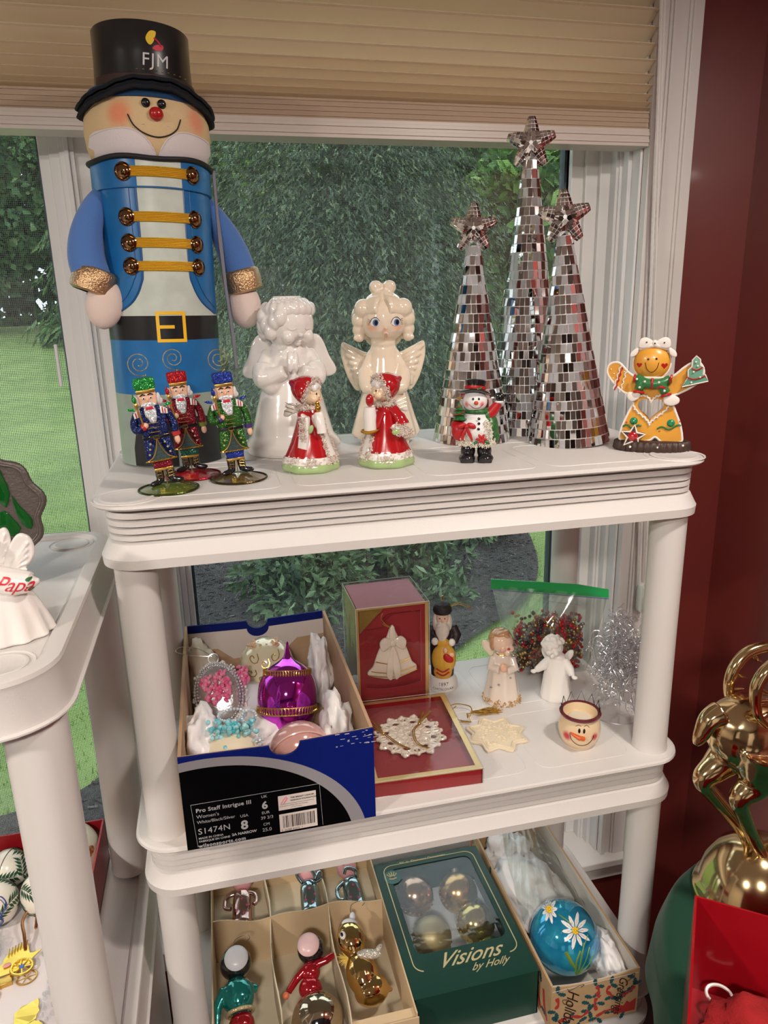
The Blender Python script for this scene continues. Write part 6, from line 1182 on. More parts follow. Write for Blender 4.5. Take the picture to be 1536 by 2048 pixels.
part('zip_line', K().add(tube([(-14.2, -.2, 18.15), (9.8, -.2, 16.65)], .08, 5)), mat('blue_line', (.02, .03, .25), .4), T)
mb = K()
for q in ([(-13.5, 17.4), (-11.5, 12), (-8.0, 5.2)], [(-6.0, 17.6), (-7.4, 16.0), (-7.2, 11)], [(-9, 4), (-7.4, 1.2)], [(-13.6, 17.3), (-4, 16.2), (4, 15.4)]): mb.add(tube(spline([(x, -1.9 if z < 14 else -.8, z) for x, z in q], 6), .06, 4))
part('film_creases', mb, film('crease_film', .1, (.9, .9, .9), 2.6), T)
T = thing('bead_garland', 'tangled garland of red, gold and bronze beads inside the clear zip bag', 'bead garland', (.826, .338, ZM), -20)
bm_ = [mat('bead_red', (.40, .012, .02), .15, .4, coat=.5), mat('bead_gold', (.50, .36, .14), .2, .85), mat('bead_bronze', (.16, .11, .08), .2, .8), mat('bead_silver', (.42, .38, .34), .18, .8), mat('bead_dark', (.06, .045, .06), .15, .6)]
random.seed(13); Ms = []; mi = []; g8 = ell((0, 0, 0), .38, seg=8, rings=6); 
loops = []
for _ in range(190):
    while True:
        cx, cz = rnd(-8.5, 4.2), rnd(1.2, 11)
        if ((cx + 1.5) / 6.4) ** 2 + ((cz - 5.8) / 6.0) ** 2 < 1 or (cz < 5.5 and -8.5 < cx < 2): break
    loops.append(spline(squiggle((cx, rnd(-1.4, .8), cz), 5, 3.0), 2))
for lp in loops:
    last = None; c = random.choice((0, 0, 1, 1, 2, 3, 4, 2))
    for p in lp:
        if p.z < .5 or p.z > 13 or abs(p.y) > 2.6 or p.x < -9.6 or p.x > 4.8: continue
        if last is None or (p - last).length > .60:
            Ms.append(TR(p.x, p.y, p.z, s=rnd(.8, 1.15))); last = p
            if random.random() < .35: c = random.choice((0, 0, 1, 1, 2, 3, 4))
            mi.append(c)
V4 = g8; quads = [f if len(f) == 4 else (f[0], f[1], f[2], f[2]) for f in V4[1]]; tri = [f for f in V4[1]]
mb = K(); mb2 = [K() for _ in bm_]
for M, c in zip(Ms, mi): mb2[c].add(g8, M=M)
mb = K()
for i, q in enumerate(mb2): mb.add(q.geo(), i)
part('beads', mb, bm_, T, kind='stuff', auto=False); print('beads', len(Ms))

# star cookie ornament with gold cord
T = thing('star_cookie_ornament', 'flat cream star-shaped lace ornament with gold cord and tassel on the shelf', 'ornament', (.611, .142, ZM), 8)
stp = [((5.8 if k % 2 == 0 else 4.3) * math.cos(k * math.pi / 8), (5.8 if k % 2 == 0 else 4.3) * math.sin(k * math.pi / 8)) for k in range(16)]; sp_ = poly2(stp, 3)
ck = mat('cream_lace_ceramic', (.72, .62, .45), .5); V, F = prism(sp_, 0, .55, .12); part('body', K().add(([(x, z, y) for x, y, z in V], F)), ck, T)
mb = K().add(tube([(x * .86, y * .86, .58) for x, y in sp_], .17, 6, True)).add(tube([(x * .98, y * .98, .35) for x, y in sp_], .2, 6, True)); random.seed(14)
for _ in range(46): a = rnd(0, 6.28); r = 3.9 * math.sqrt(rnd(0, 1)); b = rnd(0, 6.28); s = rnd(.3, .5); mb.add(tube([(r * math.cos(a) + s * math.cos(b + t), r * math.sin(a) + s * math.sin(b + t), .58) for t in np.linspace(0, 4.6, 8)], .12, 5))
part('raised_lace', mb, ck, T)
mb = K().add(tube(spline([(-2.6, 5.0, .6), (-5.2, 6.8, .5), (-5.6, 9.6, .9), (-3.0, 11.0, 1.2), (-.4, 9.6, .9), (-.6, 8.2, .4)], 6), .12, 6)).add(tube(spline([(-2.4, 5.0, .6), (-4.4, 7.0, .5), (-4.6, 9.2, .9), (-3.0, 10.2, 1.2)], 6), .1, 6))
for _ in range(26): mb.add(tube(spline([(-.5 + rnd(-.3, .3), 8.3, rnd(.2, .6)), (1.5 + rnd(-1, 1), 6.9 + rnd(-.6, .6), rnd(.2, 1.3)), (3.8 + rnd(-1.4, 1), 6.6 + rnd(-1.3, 1.6), rnd(.15, 1.2))], 4), .08, 4))
mb.add(tube(squiggle((-2.6, 5, .8), 9, .7), .1, 5)); part('gold_cord', mb, gold, T)

# snowman face candle pot
T = thing('snowman_candle_pot', 'cream snowman face candle pot with maroon rim and zigzag wire hair', 'candle holder', (.744, .086, ZM), -30)
pot = [(0, 0), (2.3, 0), (2.6, .15), (3.3, 1.2), (3.65, 2.8), (3.5, 4.3), (3.15, 5.4), (3.15, 5.9)]; sp = [(p.x, p.y) for p in spline([(r, z, 0) for r, z in pot], 4)]; sp[0] = (0, 0); pg = lathe(sp, 56)
part('pot', K().add(pg), blush('pot_glaze', (.74, .56, .36), [(-.020, -.0295, .028, .012, (.55, .02, .03)), (.026, -.024, .030, .010, (.55, .02, .03))], .25, coat=.5), T)
part('rim', K().add(lathe([(3.1, 5.75), (3.5, 5.85), (3.6, 6.15), (3.4, 6.4), (3.0, 6.3), (2.95, 5.8)], 56)), mat('maroon_glaze', (.12, .012, .02), .2, coat=.6), T)
part('inside', K().add(lathe([(2.95, 6.2), (2.85, 4.9), (2.8, 4.6), (0, 4.6)], 40)), mat('cream_inside', (.70, .54, .34), .5), T); part('tealight', K().add(lathe([(1.9, 4.6), (1.9, 5.1), (0, 5.1)], 30)), mat('wax', (.70, .60, .46), .4), T)
S = Stick(pg, off=.03)
part('eyes', K().add(S.area(circ(.05, 4.35, .2, 14, .42), .3)).add(S.area(circ(.85, 4.35, .2, 14, .42), .3)), black, T); part('nose', K().add(blob(K().add(tube([S.p(.9, 3.15, .35), S.p(.1, 3.3, .5), S.p(-.9, 3.65, .3), S.p(-1.5, 3.8, .05)], [.42, .45, .28, .08], 12)), .08, 2)), mat('orange_glaze', (.62, .11, .02), .25, coat=.6), T)
part('smile', K().add(S.line([(-1.5, 3.6), (-1.2, 2.5), (-.4, 1.75), (.5, 1.5), (1.5, 1.8), (2.2, 2.6), (2.45, 3.4)], .06, 5)).add(S.line([(-.6, 5.0), (-.1, 5.3), (.3, 5.1)], .04, 4)).add(S.line([(.8, 5.1), (1.2, 5.3), (1.7, 4.9)], .04, 4)), black, T)
mb = K(); P = []
for k in range(15): a = math.radians(-25 + k * 16.4); P.append((3.3 * math.cos(a), 3.3 * math.sin(a), 6.2 + (2.1 if k % 2 else -.3) * (.55 + .45 * math.sin(math.radians(k * 13)))))
mb.add(tube(P, .07, 5)); part('wire_hair', mb, mat('black_wire', (.01, .01, .012), .4, .6), T)
# ------------------------------------------------------------------ bottom shelf: compartment tray with glass figures
tan = mat('tan_carton', (.62, .46, .28), .8, var=.08, vscale=15); tanf = mat('pale_carton_floor', (.66, .56, .40), .8, var=.1, vscale=12)
T = thing('compartment_tray', 'tan carton tray with six compartments of glass figure ornaments', 'box', (.0725, -.012, ZB))
W_, D_, H_ = 34.2, 41.5, 10
part('floor_panel', K().add(box((0, 0, .05), (W_, D_, .3)), smooth=False), tanf, T)
for a, b in (((0, 0), (W_, .25)), ((0, D_ - .25), (W_, D_)), ((0, 0), (.25, D_)), ((W_ - .25, 0), (W_, D_))): part('side_wall', K().add(box((a[0], a[1], .3), (b[0], b[1], H_ - (1.6 if b[1] < 1 else 0) - .03 * (b[0] - a[0] < 1))), smooth=False), tan, T)
for x in (11.4, 23.0):
    V = []; 
    for i in range(13): y = .3 + (D_ - .6) * i / 12; xx = x + .35 * math.sin(i * .9); V += [(xx, y, .3), (xx, y, H_ - .5 - .4 * math.sin(i * .5))]
    F = [(2 * i, 2 * i + 2, 2 * i + 3, 2 * i + 1) for i in range(12)]; o = part('long_divider', K().add((V, F), smooth=False), tanf, T); so = o.modifiers.new('s', 'SOLIDIFY'); so.thickness = .0022
part('raised_floor', K().add(box((.3, 28.8, .3), (W_ - .3, D_ - .3, 4.2)), smooth=False), tanf, T)
V = []
for i in range(25): x = .3 + (W_ - .6) * i / 24; yy = 28.2 - 3.2 * i / 24 - .8 * math.sin(i * .26) + .3; V += [(x, yy - .4, .3), (x, yy, H_ + .35 * math.sin(i * .8))]
o = part('cross_divider', K().add((V, [(2 * i, 2 * i + 2, 2 * i + 3, 2 * i + 1) for i in range(24)]), smooth=False), tan, T); so = o.modifiers.new('s', 'SOLIDIFY'); so.thickness = .0022
part('front_flap', K().add(box((23.2, .3, 8.2), (W_ - .2, 2.4, 8.5)), smooth=False).add(box((25, -.2, 7.6), (W_ + .2, 0, 9.2)), smooth=False), tan, T)
hook = lambda r=.9: tube(spline([(0, 0, 0), (.1, 0, .8), (.8, 0, 1.6), (2.6, .1, 1.8), (3.2, .1, 1.2), (2.6, .1, .8)], 5), .06, 5)
wirem = mat('ornament_hook_wire', (.18, .16, .13), .35, .9)
pinkf = mat('pink_painted_face', (.72, .34, .36), .4); yel = mat('yellow_hair_paint', (.80, .58, .12), .45)
def choir(label, x, y, rz, metal, hair, arm):
    T = thing('choir_angel_ornament', label, 'ornament', (x, y, ZB + .058), rz, 'glass choir angels at the back of the tray', rx=-62)
    part('body', K().add(lathe([(0, 0), (2.0, .0), (2.3, .3), (2.35, .8), (2.15, 1.1), (2.05, 3), (1.95, 5), (1.7, 6.3), (1.1, 7.0), (0, 7.2)], 40)), metal, T); part('base_disc', K().add(lathe([(0, -.1), (2.1, -.1), (2.2, .1), (2.0, .2)], 40)), mat('ochre_glass', (.45, .36, .16), .1, .3, coat=1), T)
    part('head', K().add(ell((0, 0, 8.8), (2.1, 2.0, 2.05), seg=28, rings=20)), pinkf, T)
    if hair: part('hair', K().add(blob(K().add(ell((.3, .6, 9.5), (2.15, 1.9, 1.75))).add(ell((0, .8, 11.2), .4)), .16, 2)), yel, T)
    mb = K()
    for s in (-1, 1): mb.add(tube(spline([(s * .35, -1.95, 9.2), (s * .75, -1.9, 9.0), (s * 1.1, -1.75, 9.2)], 4), .06, 5))
    mb.add(ell((0, -2.0, 8.2), (.2, .08, .25), seg=8, rings=6)); part('face_paint', mb, mat('dark_pink_line', (.25, .03, .06), .5), T)
    part('arm', K().add(tube(spline(arm[0], 6), .42, 10)), metal, T); part('arm', K().add(tube(spline(arm[1], 6), .42, 10)), metal, T)
    mb = K()
    for px, pz in ((0, 4.6), (-1.0, 2.6), (1.0, 3.4), (.4, 1.9)):
        for k in range(3): a = k * math.pi / 3 + .5; mb.add(tube([(px - .35 * math.cos(a), -math.sqrt(max(.2, 4.5 - px * px)) - .02, pz - .35 * math.sin(a)), (px + .35 * math.cos(a), -math.sqrt(max(.2, 4.5 - px * px)) - .02, pz + .35 * math.sin(a))], .05, 4))
    part('painted_stars', mb, mat('magenta_star', (.5, .08, .2), .4), T); part('hook', K().add(hook(), M=TR(0, 0, 10.8)), wirem, T); return T
rosem = mat('rose_silver_glass', (.62, .42, .38), .08, 1); bluem = mat('blue_silver_glass', (.42, .56, .60), .07, 1)
choir('rose silver glass angel with bare pink head in the back corner of the tray', .132, .290, -4, rosem, False, ([(-1.6, -.6, 6.2), (-3.2, -.6, 5.6), (-3.4, -1.2, 3.6), (-2.2, -1.8, 3.0)], [(1.5, -.4, 6.2), (2.6, -.6, 5.6), (2.9, -1.0, 4.0), (2.3, -1.5, 3.4)]))
choir('blue silver glass angel with golden harp shape in the middle back compartment', .272, .282, -2, bluem, True, ([(-1.4, -.8, 6.4), (-2.2, -1.6, 8.2), (.4, -2.4, 8.4), (1.6, -2.0, 6.4)], [(1.4, -.6, 6.2), (2.7, -1.2, 6.6), (2.4, -1.8, 7.6), (1.4, -2.2, 6.0)]))
choir('blue silver glass angel with small silver bell in the back right-hand compartment', .366, .268, 6, bluem, True, ([(-1.5, -.6, 6.0), (-3.2, -.6, 5.0), (-3.4, -1.2, 3.0), (-2.6, -1.6, 2.4)], [(1.4, -.6, 6.2), (1.2, -2.0, 7.4), (-.6, -2.6, 8.0), (-1.4, -2.4, 7.0)]))
# front row
gg = mat('gold_mirror_glass', (.80, .56, .24), .06, 1); teal = mat('teal_mirror_glass', (.01, .26, .24), .08, .7, coat=1); redm = mat('red_mirror_glass', (.42, .008, .02), .08, .6, coat=1); blk = mat('black_glass', (.006, .006, .008), .08, coat=1); pg_ = mat('champagne_mirror_glass', (.66, .56, .42), .06, 1)
T = thing('round_head_ornament', 'glass ornament with plain black ball head, teal jacket and red trousers', 'ornament', (.122, .035, ZB + .038), 4, 'glass figures in the front of the tray', rx=-66)
part('head', K().add(ell((.3, 0, 14.6), (2.9, 2.7, 2.8), seg=32, rings=22)), blk, T); part('head_patch', K().add(lathe([(0, .55), (1.1, .45), (1.9, .1), (2.15, -.3)], 28), M=TR(.5, -2.45, 14.7, rx=92)), mat('white_enamel', (.72, .72, .76), .3), T)
part('jacket', K().add(blob(K().add(ell((.1, 0, 9.2), (2.9, 2.6, 3.2))).add(tube([(-2.0, -.4, 10.6), (-3.8, -.6, 8.0), (-4.2, -.6, 5.2)], [1.1, .95, .7], 12)).add(tube([(2.0, .4, 10.4), (3.6, .6, 9.6)], [1.0, .7], 12)), .2, 3)), teal, T)
part('gold_sash', K().add(tube([(2.35 * math.cos(a) + .1, 2.1 * math.sin(a), 6.6) for a in np.linspace(0, 6.283, 40)[:-1]], .35, 8, True)), glitter('gold_glitter', (.55, .45, .25)), T); part('trousers', K().add(blob(K().add(ell((.1, 0, 4.6), (2.3, 2.1, 2.2))).add(ell((-.9, 0, 2.6), (1.1, 1.2, 1.6))).add(ell((1.1, 0, 2.6), (1.1, 1.2, 1.6))), .2, 3)), redm, T); part('hook', K().add(hook(), M=TR(.3, 0, 17.2)), wirem, T)
T = thing('red_arm_ornament', 'glass ornament with black ball head, pale pink front and long red arms', 'ornament', (.238, .07, ZB + .036), -10, 'glass figures in the front of the tray', rx=-66)
part('head', K().add(ell((0, 0, 11.8), (2.6, 2.4, 2.6), seg=32, rings=22)), blk, T); part('head_patch', K().add(lathe([(0, .5), (1.1, .42), (1.9, .1), (2.1, -.3)], 28), M=TR(-.4, -2.2, 12.0, rx=92)), mat('pink_enamel', (.74, .50, .50), .3), T)
part('body', K().add(blob(K().add(ell((0, 0, 8.0), (1.8, 1.6, 1.9))).add(tube([(-.6, -.4, 8.8), (-2.6, -.8, 6.6), (-4.0, -.9, 4.6)], [.8, .7, .6], 12)).add(tube([(.8, -.3, 9.0), (3.0, -.6, 9.6), (4.4, -.6, 10.4)], [.8, .7, .6], 12)), .16, 3)), redm, T); part('hand', K().add(ell((-4.4, -.9, 4.1), .65)), mat('orange_enamel', (.62, .16, .08), .3), T); part('skirt', K().add(ell((0, 0, 5.2), (2.2, 1.9, 2.0))), redm, T)
T = thing('champagne_ball_ornament', 'champagne mirrored ball ornament with a yellow spot in the front middle compartment', 'ornament', (.250, .055, ZB + .052), 0, 'glass figures in the front of the tray')
bg_ = ell((0, 0, 0), 4.6, seg=44, rings=30); part('ball', K().add(bg_), pg_, T); SB = Stick(bvh(bg_), org=(-.5 * 30, -.78 * 30, .36 * 30), d=(.5, .78, -.36), right=(.84, -.54, 0), up=(.19, .30, .93), off=.04)
def dirstick(g, d, off=.03):
    d = Vector(d).normalized(); right = d.cross(Vector((0, 0, 1))).normalized(); up = right.cross(d); return Stick(g, org=-d * 40, d=d, right=right, up=up, off=off)
SB = dirstick(bvh(bg_), (.2, .75, -.62)); part('black_patch', K().add(SB.area(poly2([(-.5, .9), (1.3, 1.4), (2.6, .8), (2.6, -.9), (1.2, -.6), (.2, -.2)], 4), .4)), blk, T); part('yellow_spot', K().add(SB.area(poly2([(1.0, .3), (1.7, .2), (2.2, -1.0), (2.0, -2.2), (1.3, -2.2), (1.0, -1.0)], 4), .4, .07)), mat('yellow_enamel', (.72, .60, .02), .25), T)
T = thing('gold_bird_ornament', 'gold mirrored glass bird ornament lying in the front compartment next to the green box', 'ornament', (.352, .045, ZB + .038), 8, 'glass figures in the front of the tray', rx=-64)
part('body', K().add(blob(K().add(ell((-.2, 0, 13.6), (2.7, 2.5, 3.3))).add(ell((0, 0, 7.4), (3.0, 2.7, 3.9))).add(ell((.8, 0, 4.4), (3.3, 2.4, 2.6))).add(tube([(2.4, 0, 4.4), (4.6, .2, 3.4)], [1.2, .3], 12)), .2, 4)), gg, T)
part('crest', K().add(blob(K().add(ell((.3, -.2, 16.2), (1.6, 1.3, 1.0), (0, 20, 0))).add(ell((1.3, 0, 17.4), (.6, .5, .9), (0, 20, 0))), .14, 2)), mat('white_enamel', (.72, .72, .76), .3), T)
part('eye', K().add(ell((-1.9, -1.9, 14.2), (.6, .35, .75), (0, 0, -30))), whitep, T); part('pupil', K().add(ell((-2.1, -2.2, 14.3), (.28, .2, .4))), black, T)
mb = K(); random.seed(17)
for _ in range(22): mb.add(tube([(-2.0, -1.2, 10.4), (-3.4 + rnd(-.7, .6), -1.6 + rnd(-.5, .5), 10.2 + rnd(-1.4, 1.4))], [.12, .04], 5))
part('yellow_tuft', mb, yel, T)
part('wing', K().add(blob(K().add(ell((1.8, -2.2, 9.6), (2.4, .6, .9), (0, 18, 0))).add(ell((3.9, -2.2, 10.0), (1.0, .4, .5), (0, -30, 0))), .13, 2)), glitter('silver_glitter', (.62, .58, .50)), T); part('hook', K().add(hook(), M=TR(1.2, 0, 18)), wirem, T)

# ------------------------------------------------------------------ green window box of glass balls
T = thing('ornament_window_box', 'dark green ornament box with large clear window and gold script lettering', 'box', (.4155, .013, ZB))
gcard = mat('dark_green_card', (.008, .045, .032), .35, spec=.4); gline = mat('gold_print', (.62, .52, .28), .4, .3)
W_, D_, H_ = 23.4, 32.8, 9.8
part('side_wall', K().add(box((0, 0, 0), (W_, .2, H_ - .1)), smooth=False), gcard, T); part('side_wall', K().add(box((0, D_ - .2, 0), (W_, D_, H_ - .1)), smooth=False), gcard, T); part('side_wall', K().add(box((0, 0, 0), (.2, D_, H_ - .1)), smooth=False), gcard, T); part('side_wall', K().add(box((W_ - .2, 0, 0), (W_, D_, H_ - .1)), smooth=False), gcard, T)
part('bottom_panel', K().add(box((.2, .2, 0), (W_ - .2, D_ - .2, .2)), smooth=False), tanf, T)
win = rr(2.9, 20.9, 8.6, 30.6, 1.6, 5); tp = prism_hole([(0, 0), (W_, 0), (W_, D_), (0, D_)], win, 0, .12); flatM = lambda g, z: ([(x, zz, z + y) for x, y, zz in g[0]], g[1]); part('top_panel', K().add(flatM(tp, H_ - .1), smooth=False), gcard, T)
part('window_film', K().add(flatM(sheet(win, 1.5), H_ - .14)), film('window_film', .05, (.92, .95, .96), 1.7), T, auto=False)
part('gold_border', K().add(tube([(x, y, H_ + .03) for x, y in rr(1.7, 21.9, 5.0, 31.7, 2.0, 6)][:-1], .12, 4)), gline, T)
part('insert_card', K().add(box((.4, .4, 1.0), (W_ - .4, D_ - .4, 1.1)), smooth=False), mat('white_insert_paper', (.80, .82, .86), .6, bump=.6, bscale=500), T)
tx = K()
def lay(s, x, y, size, shear=0, bold=0, z=H_ + .06, sp=1): V, F = text2d(s, size, shear, 'LEFT', bold, sp); tx.add(([(v[0] + x, v[2] + y, z) for v in V], F), smooth=False)
tx.add(box((5.6, 4.2, H_ + .02), (19.5, 7.6, H_ + .05)), smooth=False); part('title_ground', tx, gcard, T); tx = K()
lay('Visions', 5.6, 4.9, 4.3, .85, .03, H_ + .08, 1.0); part('printed_title', tx, gline, T); tx = K(); lay('by Holly', 11.6, 3.0, 2.1, .85, .01, H_ + .08); part('printed_subtitle', tx, gline, T); tx = K(); lay('2¼ in. Diameter Ornaments', 5.6, 31.6, .9, 0, .01); part('printed_edge_line', tx, gline, T)
bd = K().add(lathe([(0, .05), (1.9, .05), (1.9, 0)], 30), M=TR(3.2, 28.4, H_ + .04)); part('badge', bd, mat('badge_green', (.03, .12, .11), .35), T)
mb = K()
for k in range(5): a = math.radians(40 + 25 * k); mb.add(tube([(3.2 + .5 * math.cos(a), 28.2 + .4 * math.sin(a), H_ + .12), (3.2 + 1.2 * math.cos(a), 28.4 + 1.1 * math.sin(a), H_ + .12)], .12, 5)).add(ell((3.2 + 1.25 * math.cos(a), 28.4 + 1.2 * math.sin(a), H_ + .12), .17, seg=8, rings=6))
mb.add(tube([(2.4, 28.0, H_ + .12), (3.2, 27.8, H_ + .12), (4.0, 28.0, H_ + .12)], .14, 5)); part('crown_emblem', mb, gline, T)
gold_gl = mat('satin_gold_glass', (.62, .38, .16), .22, .9); pinkgl = mat('rose_gold_glass', (.60, .38, .28), .2, .9)
BM = [(.584, .268, .041, gold_gl, 'shiny gold glass ball with grey cap inside the green window box'), (.492, .285, .040, pinkgl, 'rose gold glass ball behind the film near the box badge'), (.592, .185, .039, mat('ribbed_gold_glass', (.55, .42, .16), .15, .9), 'ribbed gold ball in the middle of the green window box'), (.497, .175, .039, mat('gold_frost_glass', (.42, .33, .17), .45, .5), 'frosted gold ball with dull glitter under the window film'), (.598, .096, .039, mat('green_gold_glass', (.30, .42, .16), .12, .9), 'green gold ball by the front edge of the box window'), (.488, .088, .039, gold_gl, 'gold glass ball under the box lid beside the lettering')]
for x, y, r, m_, lb in BM:
    T = thing('glass_ball', lb, 'ornament', (x, y, ZB + .0115 + r), 20, 'glass balls in the green window box'); part('ball', K().add(ell((0, 0, 0), r * 100, seg=40, rings=26)), m_, T)
    M = TR(0, 0, 0, rx=52 if lb[0] == 's' else 125, rz=-20 + 300 * x); part('cap', K().add(lathe([(.9, r * 100 - .25), (.95, r * 100 + .5), (.8, r * 100 + .6), (0, r * 100 + .55)], 20), M=M), mat('dull_cap', (.30, .28, .26), .35, .9), T)
    mb = K()
    for k in range(26): a = 2 * math.pi * k / 26; mb.add(ell((r * 100 * .985 * math.cos(a), r * 100 * .985 * math.sin(a), .2 * math.sin(k * 2)), .28, seg=6, rings=4), M=TR(0, 0, 0, rx=20))
    part('glitter_band', mb, mat('gold_grit', (.45, .30, .10), .5, .4), T)

# ------------------------------------------------------------------ open holiday carton with the blue ball
T = thing('holiday_carton', 'open kraft holiday carton printed with holly and ribbons beside the corner post', 'box', (.6545, -.028, ZB), -.6)
kraft = mat('kraft_card', (.50, .33, .17), .75, var=.12, vscale=25); kin = mat('pale_carton_inside', (.56, .52, .46), .75)
W_, D_, H_ = 17.2, 43.5, 10.2
part('front_wall', K().add(prism([(0, 0), (W_, 0), (W_, H_)] + [(W_ * (1 - t), H_ - .9 * math.sin(math.pi * t)) for t in (.2, .4, .6, .8)] + [(0, H_)], 0, .25), smooth=False), kraft, T)
part('front_lining', K().add(prism([(.2, .2), (W_ - .2, .2), (W_ - .2, H_)] + [(W_ * (1 - t), H_ - .9 * math.sin(math.pi * t)) for t in (.2, .4, .6, .8)] + [(.2, H_)], .26, .4), smooth=False), kin, T)
part('front_fold', K().add(box((.2, -.05, 9.1), (W_ - .2, -.01, 9.25)), smooth=False), kin, T)
for nm, a, b in (('back_wall', (0, D_ - .3), (W_, D_)), ): part(nm, K().add(box((a[0], a[1], 0), (b[0], b[1], H_ + 2)), smooth=False), kraft, T)
for x0 in (0, W_ - .35): part('side_wall', K().add(box((x0, .3, 0), (x0 + .35, D_ - .3, H_)), smooth=False), kraft, T); part('side_lining', K().add(box((x0 + (.36 if x0 == 0 else -.1), .5, .3), (x0 + (.45 if x0 == 0 else -.01), D_ - .5, H_ - .1)), smooth=False), kin, T)
part('bottom_panel', K().add(box((.3, .3, 0), (W_ - .3, D_ - .3, .3)), smooth=False), kin, T)
hol = mat('holly_print', (.015, .075, .085), .6); rib = mat('ribbon_print', (.42, .035, .03), .6); ink = mat('script_ink', (.03, .012, .008), .6)
def holly(cx, cz, a, s=1.0):
    p = [(0, 0), (.35, .35), (.6, .25), (.85, .5), (1.1, .3), (1.4, .42), (1.8, 0), (1.4, -.42), (1.1, -.3), (.85, -.5), (.6, -.25), (.35, -.35)]; c_, s_ = math.cos(a), math.sin(a)
    return [(cx + s * (x * c_ - z * s_), cz + s * (x * s_ + z * c_)) for x, z in p]
mb = K(); mr = K(); random.seed(23)
def flat(pts, y=-.04): return ([(x, y, z) for x, z in pts], [tuple(range(len(pts)))])
for cx, cz in ((1.2, 8.6), (8.6, 8.3), (11.5, 8.0), (8.0, 5.8), (9.0, 4.4), (7.5, 4.6), (12.2, 5.0), (13.4, 4.3), (14.8, 4.6), (1.0, 4.4), (4.0, 1.8), (7.6, 2.8), (1.4, 2.2), (11.8, 1.2), (16.0, 6.6), (16.3, 8.2), (9.2, .8), (5.6, .9), (14.6, .9)): 
    for a in (rnd(0, 6.28), ): mb.add(flat(holly(cx, cz, a)), smooth=False).add(flat(holly(cx, cz, a + 2.1), -.045), smooth=False)
part('holly_print', mb, hol, T, kind='stuff')
for q in ([(8.7, 8.2), (9.2, 7.2), (8.9, 6.2), (9.6, 5.6)], [(11.4, 7.6), (10.8, 6.6), (11.6, 5.6), (12.0, 4.9)], [(8.8, 5.6), (8.6, 4.2), (9.0, 2.6)], [(1.0, 7.6), (1.4, 6.2), (.9, 5.2)], [(1.6, 2.0), (4.0, 2.6), (6.0, 2.0), (7.4, 3.0)], [(14, 4.6), (15.6, 5.4), (16.4, 6.2)], [(9, 1.2), (11.5, 2.0), (14, 1.4)]):
    c = spline([(x, 0, z) for x, z in q], 5); V = []; 
    for i, v in enumerate(c): t = c[min(i + 1, len(c) - 1)] - c[max(i - 1, 0)]; n_ = Vector((-t.z, 0, t.x)).normalized() * (.28 + .1 * math.sin(i)); V += [(v.x + n_.x, -.05, v.z + n_.z), (v.x - n_.x, -.05, v.z - n_.z)]
    mr.add((V, [(2 * i, 2 * i + 1, 2 * i + 3, 2 * i + 2) for i in range(len(c) - 1)]), smooth=False)
mr.add(flat([(12.6, 0.6), (16.8, .6), (16.9, 3.4), (15.6, 2.6), (15, 3.2), (14.4, 2.2), (12.8, 2.8)], -.05), smooth=False); part('ribbon_print', mr, rib, T, kind='stuff')
tx = K()
for s, x, z, sz in (('Holidays', 3.2, 9.0, 3.5), ('Greetings', 13.3, 9.3, 2.7)):
    V, F = text2d(s, sz, .8, 'LEFT', .0, .95); tx = K(); tx.add(([(x + v[2] - .1 * v[0], -.06, z - v[0] * .82) for v in V], F), smooth=False); part('printed_word', tx, ink, T)
tx = K()
for q in ([(5.6, 8.9), (6.2, 9.3), (5.2, 9.3), (3.6, 8.8), (2.9, 9.2)], [(3.4, 6.6), (2.2, 6.9), (2.6, 5.9), (4.2, 5.2)], [(15.2, 9.0), (16.2, 9.2), (15.6, 8.2), (14.4, 7.6)], [(13.6, 6.6), (12.8, 6.6), (13.4, 5.8), (14.6, 5.0)]): tx.add(tube(spline([(x, -.06, z) for x, z in q], 6), .05, 4))
part('script_flourishes', tx, ink, T, kind='stuff')
mb = K(); mr = K()
for k in range(16): y = 1.5 + k * 2.6; mb.add(([(-.04, yy, zz) for yy, zz in holly(y, 2 + (k * 5 % 7), k * 1.3, 1.2)], [tuple(range(12))]), smooth=False); mr.add(([(-.03, y + dy, zz) for dy, zz in ((0, 1), (1.4, 3.2), (2.0, 6.4), (1.2, 6.8), (.6, 3.6), (-.6, 1.6))], [tuple(range(6))]), smooth=False)
part('side_holly_print', mb, hol, T, kind='stuff'); part('side_ribbon_print', mr, rib, T, kind='stuff')
tissue('white tissue wad filling the middle of the holiday carton', (.737, .235, ZB + .052), 7, 11, 4.5, 7, grp='tissue in the holiday carton'); tissue('tissue wad in the near corner of the holiday carton beside the blue ball', (.806, .045, ZB + .05), 2.2, 6, 4.5, 8, grp='tissue in the holiday carton'); tissue('tissue at the far end of the holiday carton under the clip', (.73, .345, ZB + .055), 6, 5, 5.5, 9, grp='tissue in the holiday carton')
T = thing('blue_ball_ornament', 'large turquoise blue glass ball painted with white daisies, in the holiday carton', 'ornament', (.738, .088, ZB + .076), 0)
bb = ell((0, 0, 0), (6.6, 6.6, 6.6), seg=60, rings=40); m = mat('blue_swirl_glass', (.005, .24, .50), .07, .55, coat=1, col2=(.03, .42, .62), vscale=28); part('ball', K().add(bb), m, T)
S = dirstick(bvh(bb), (.36, .66, -.66)); tb_ = S
mb = K(); mo = K(); my = K(); mg = K()
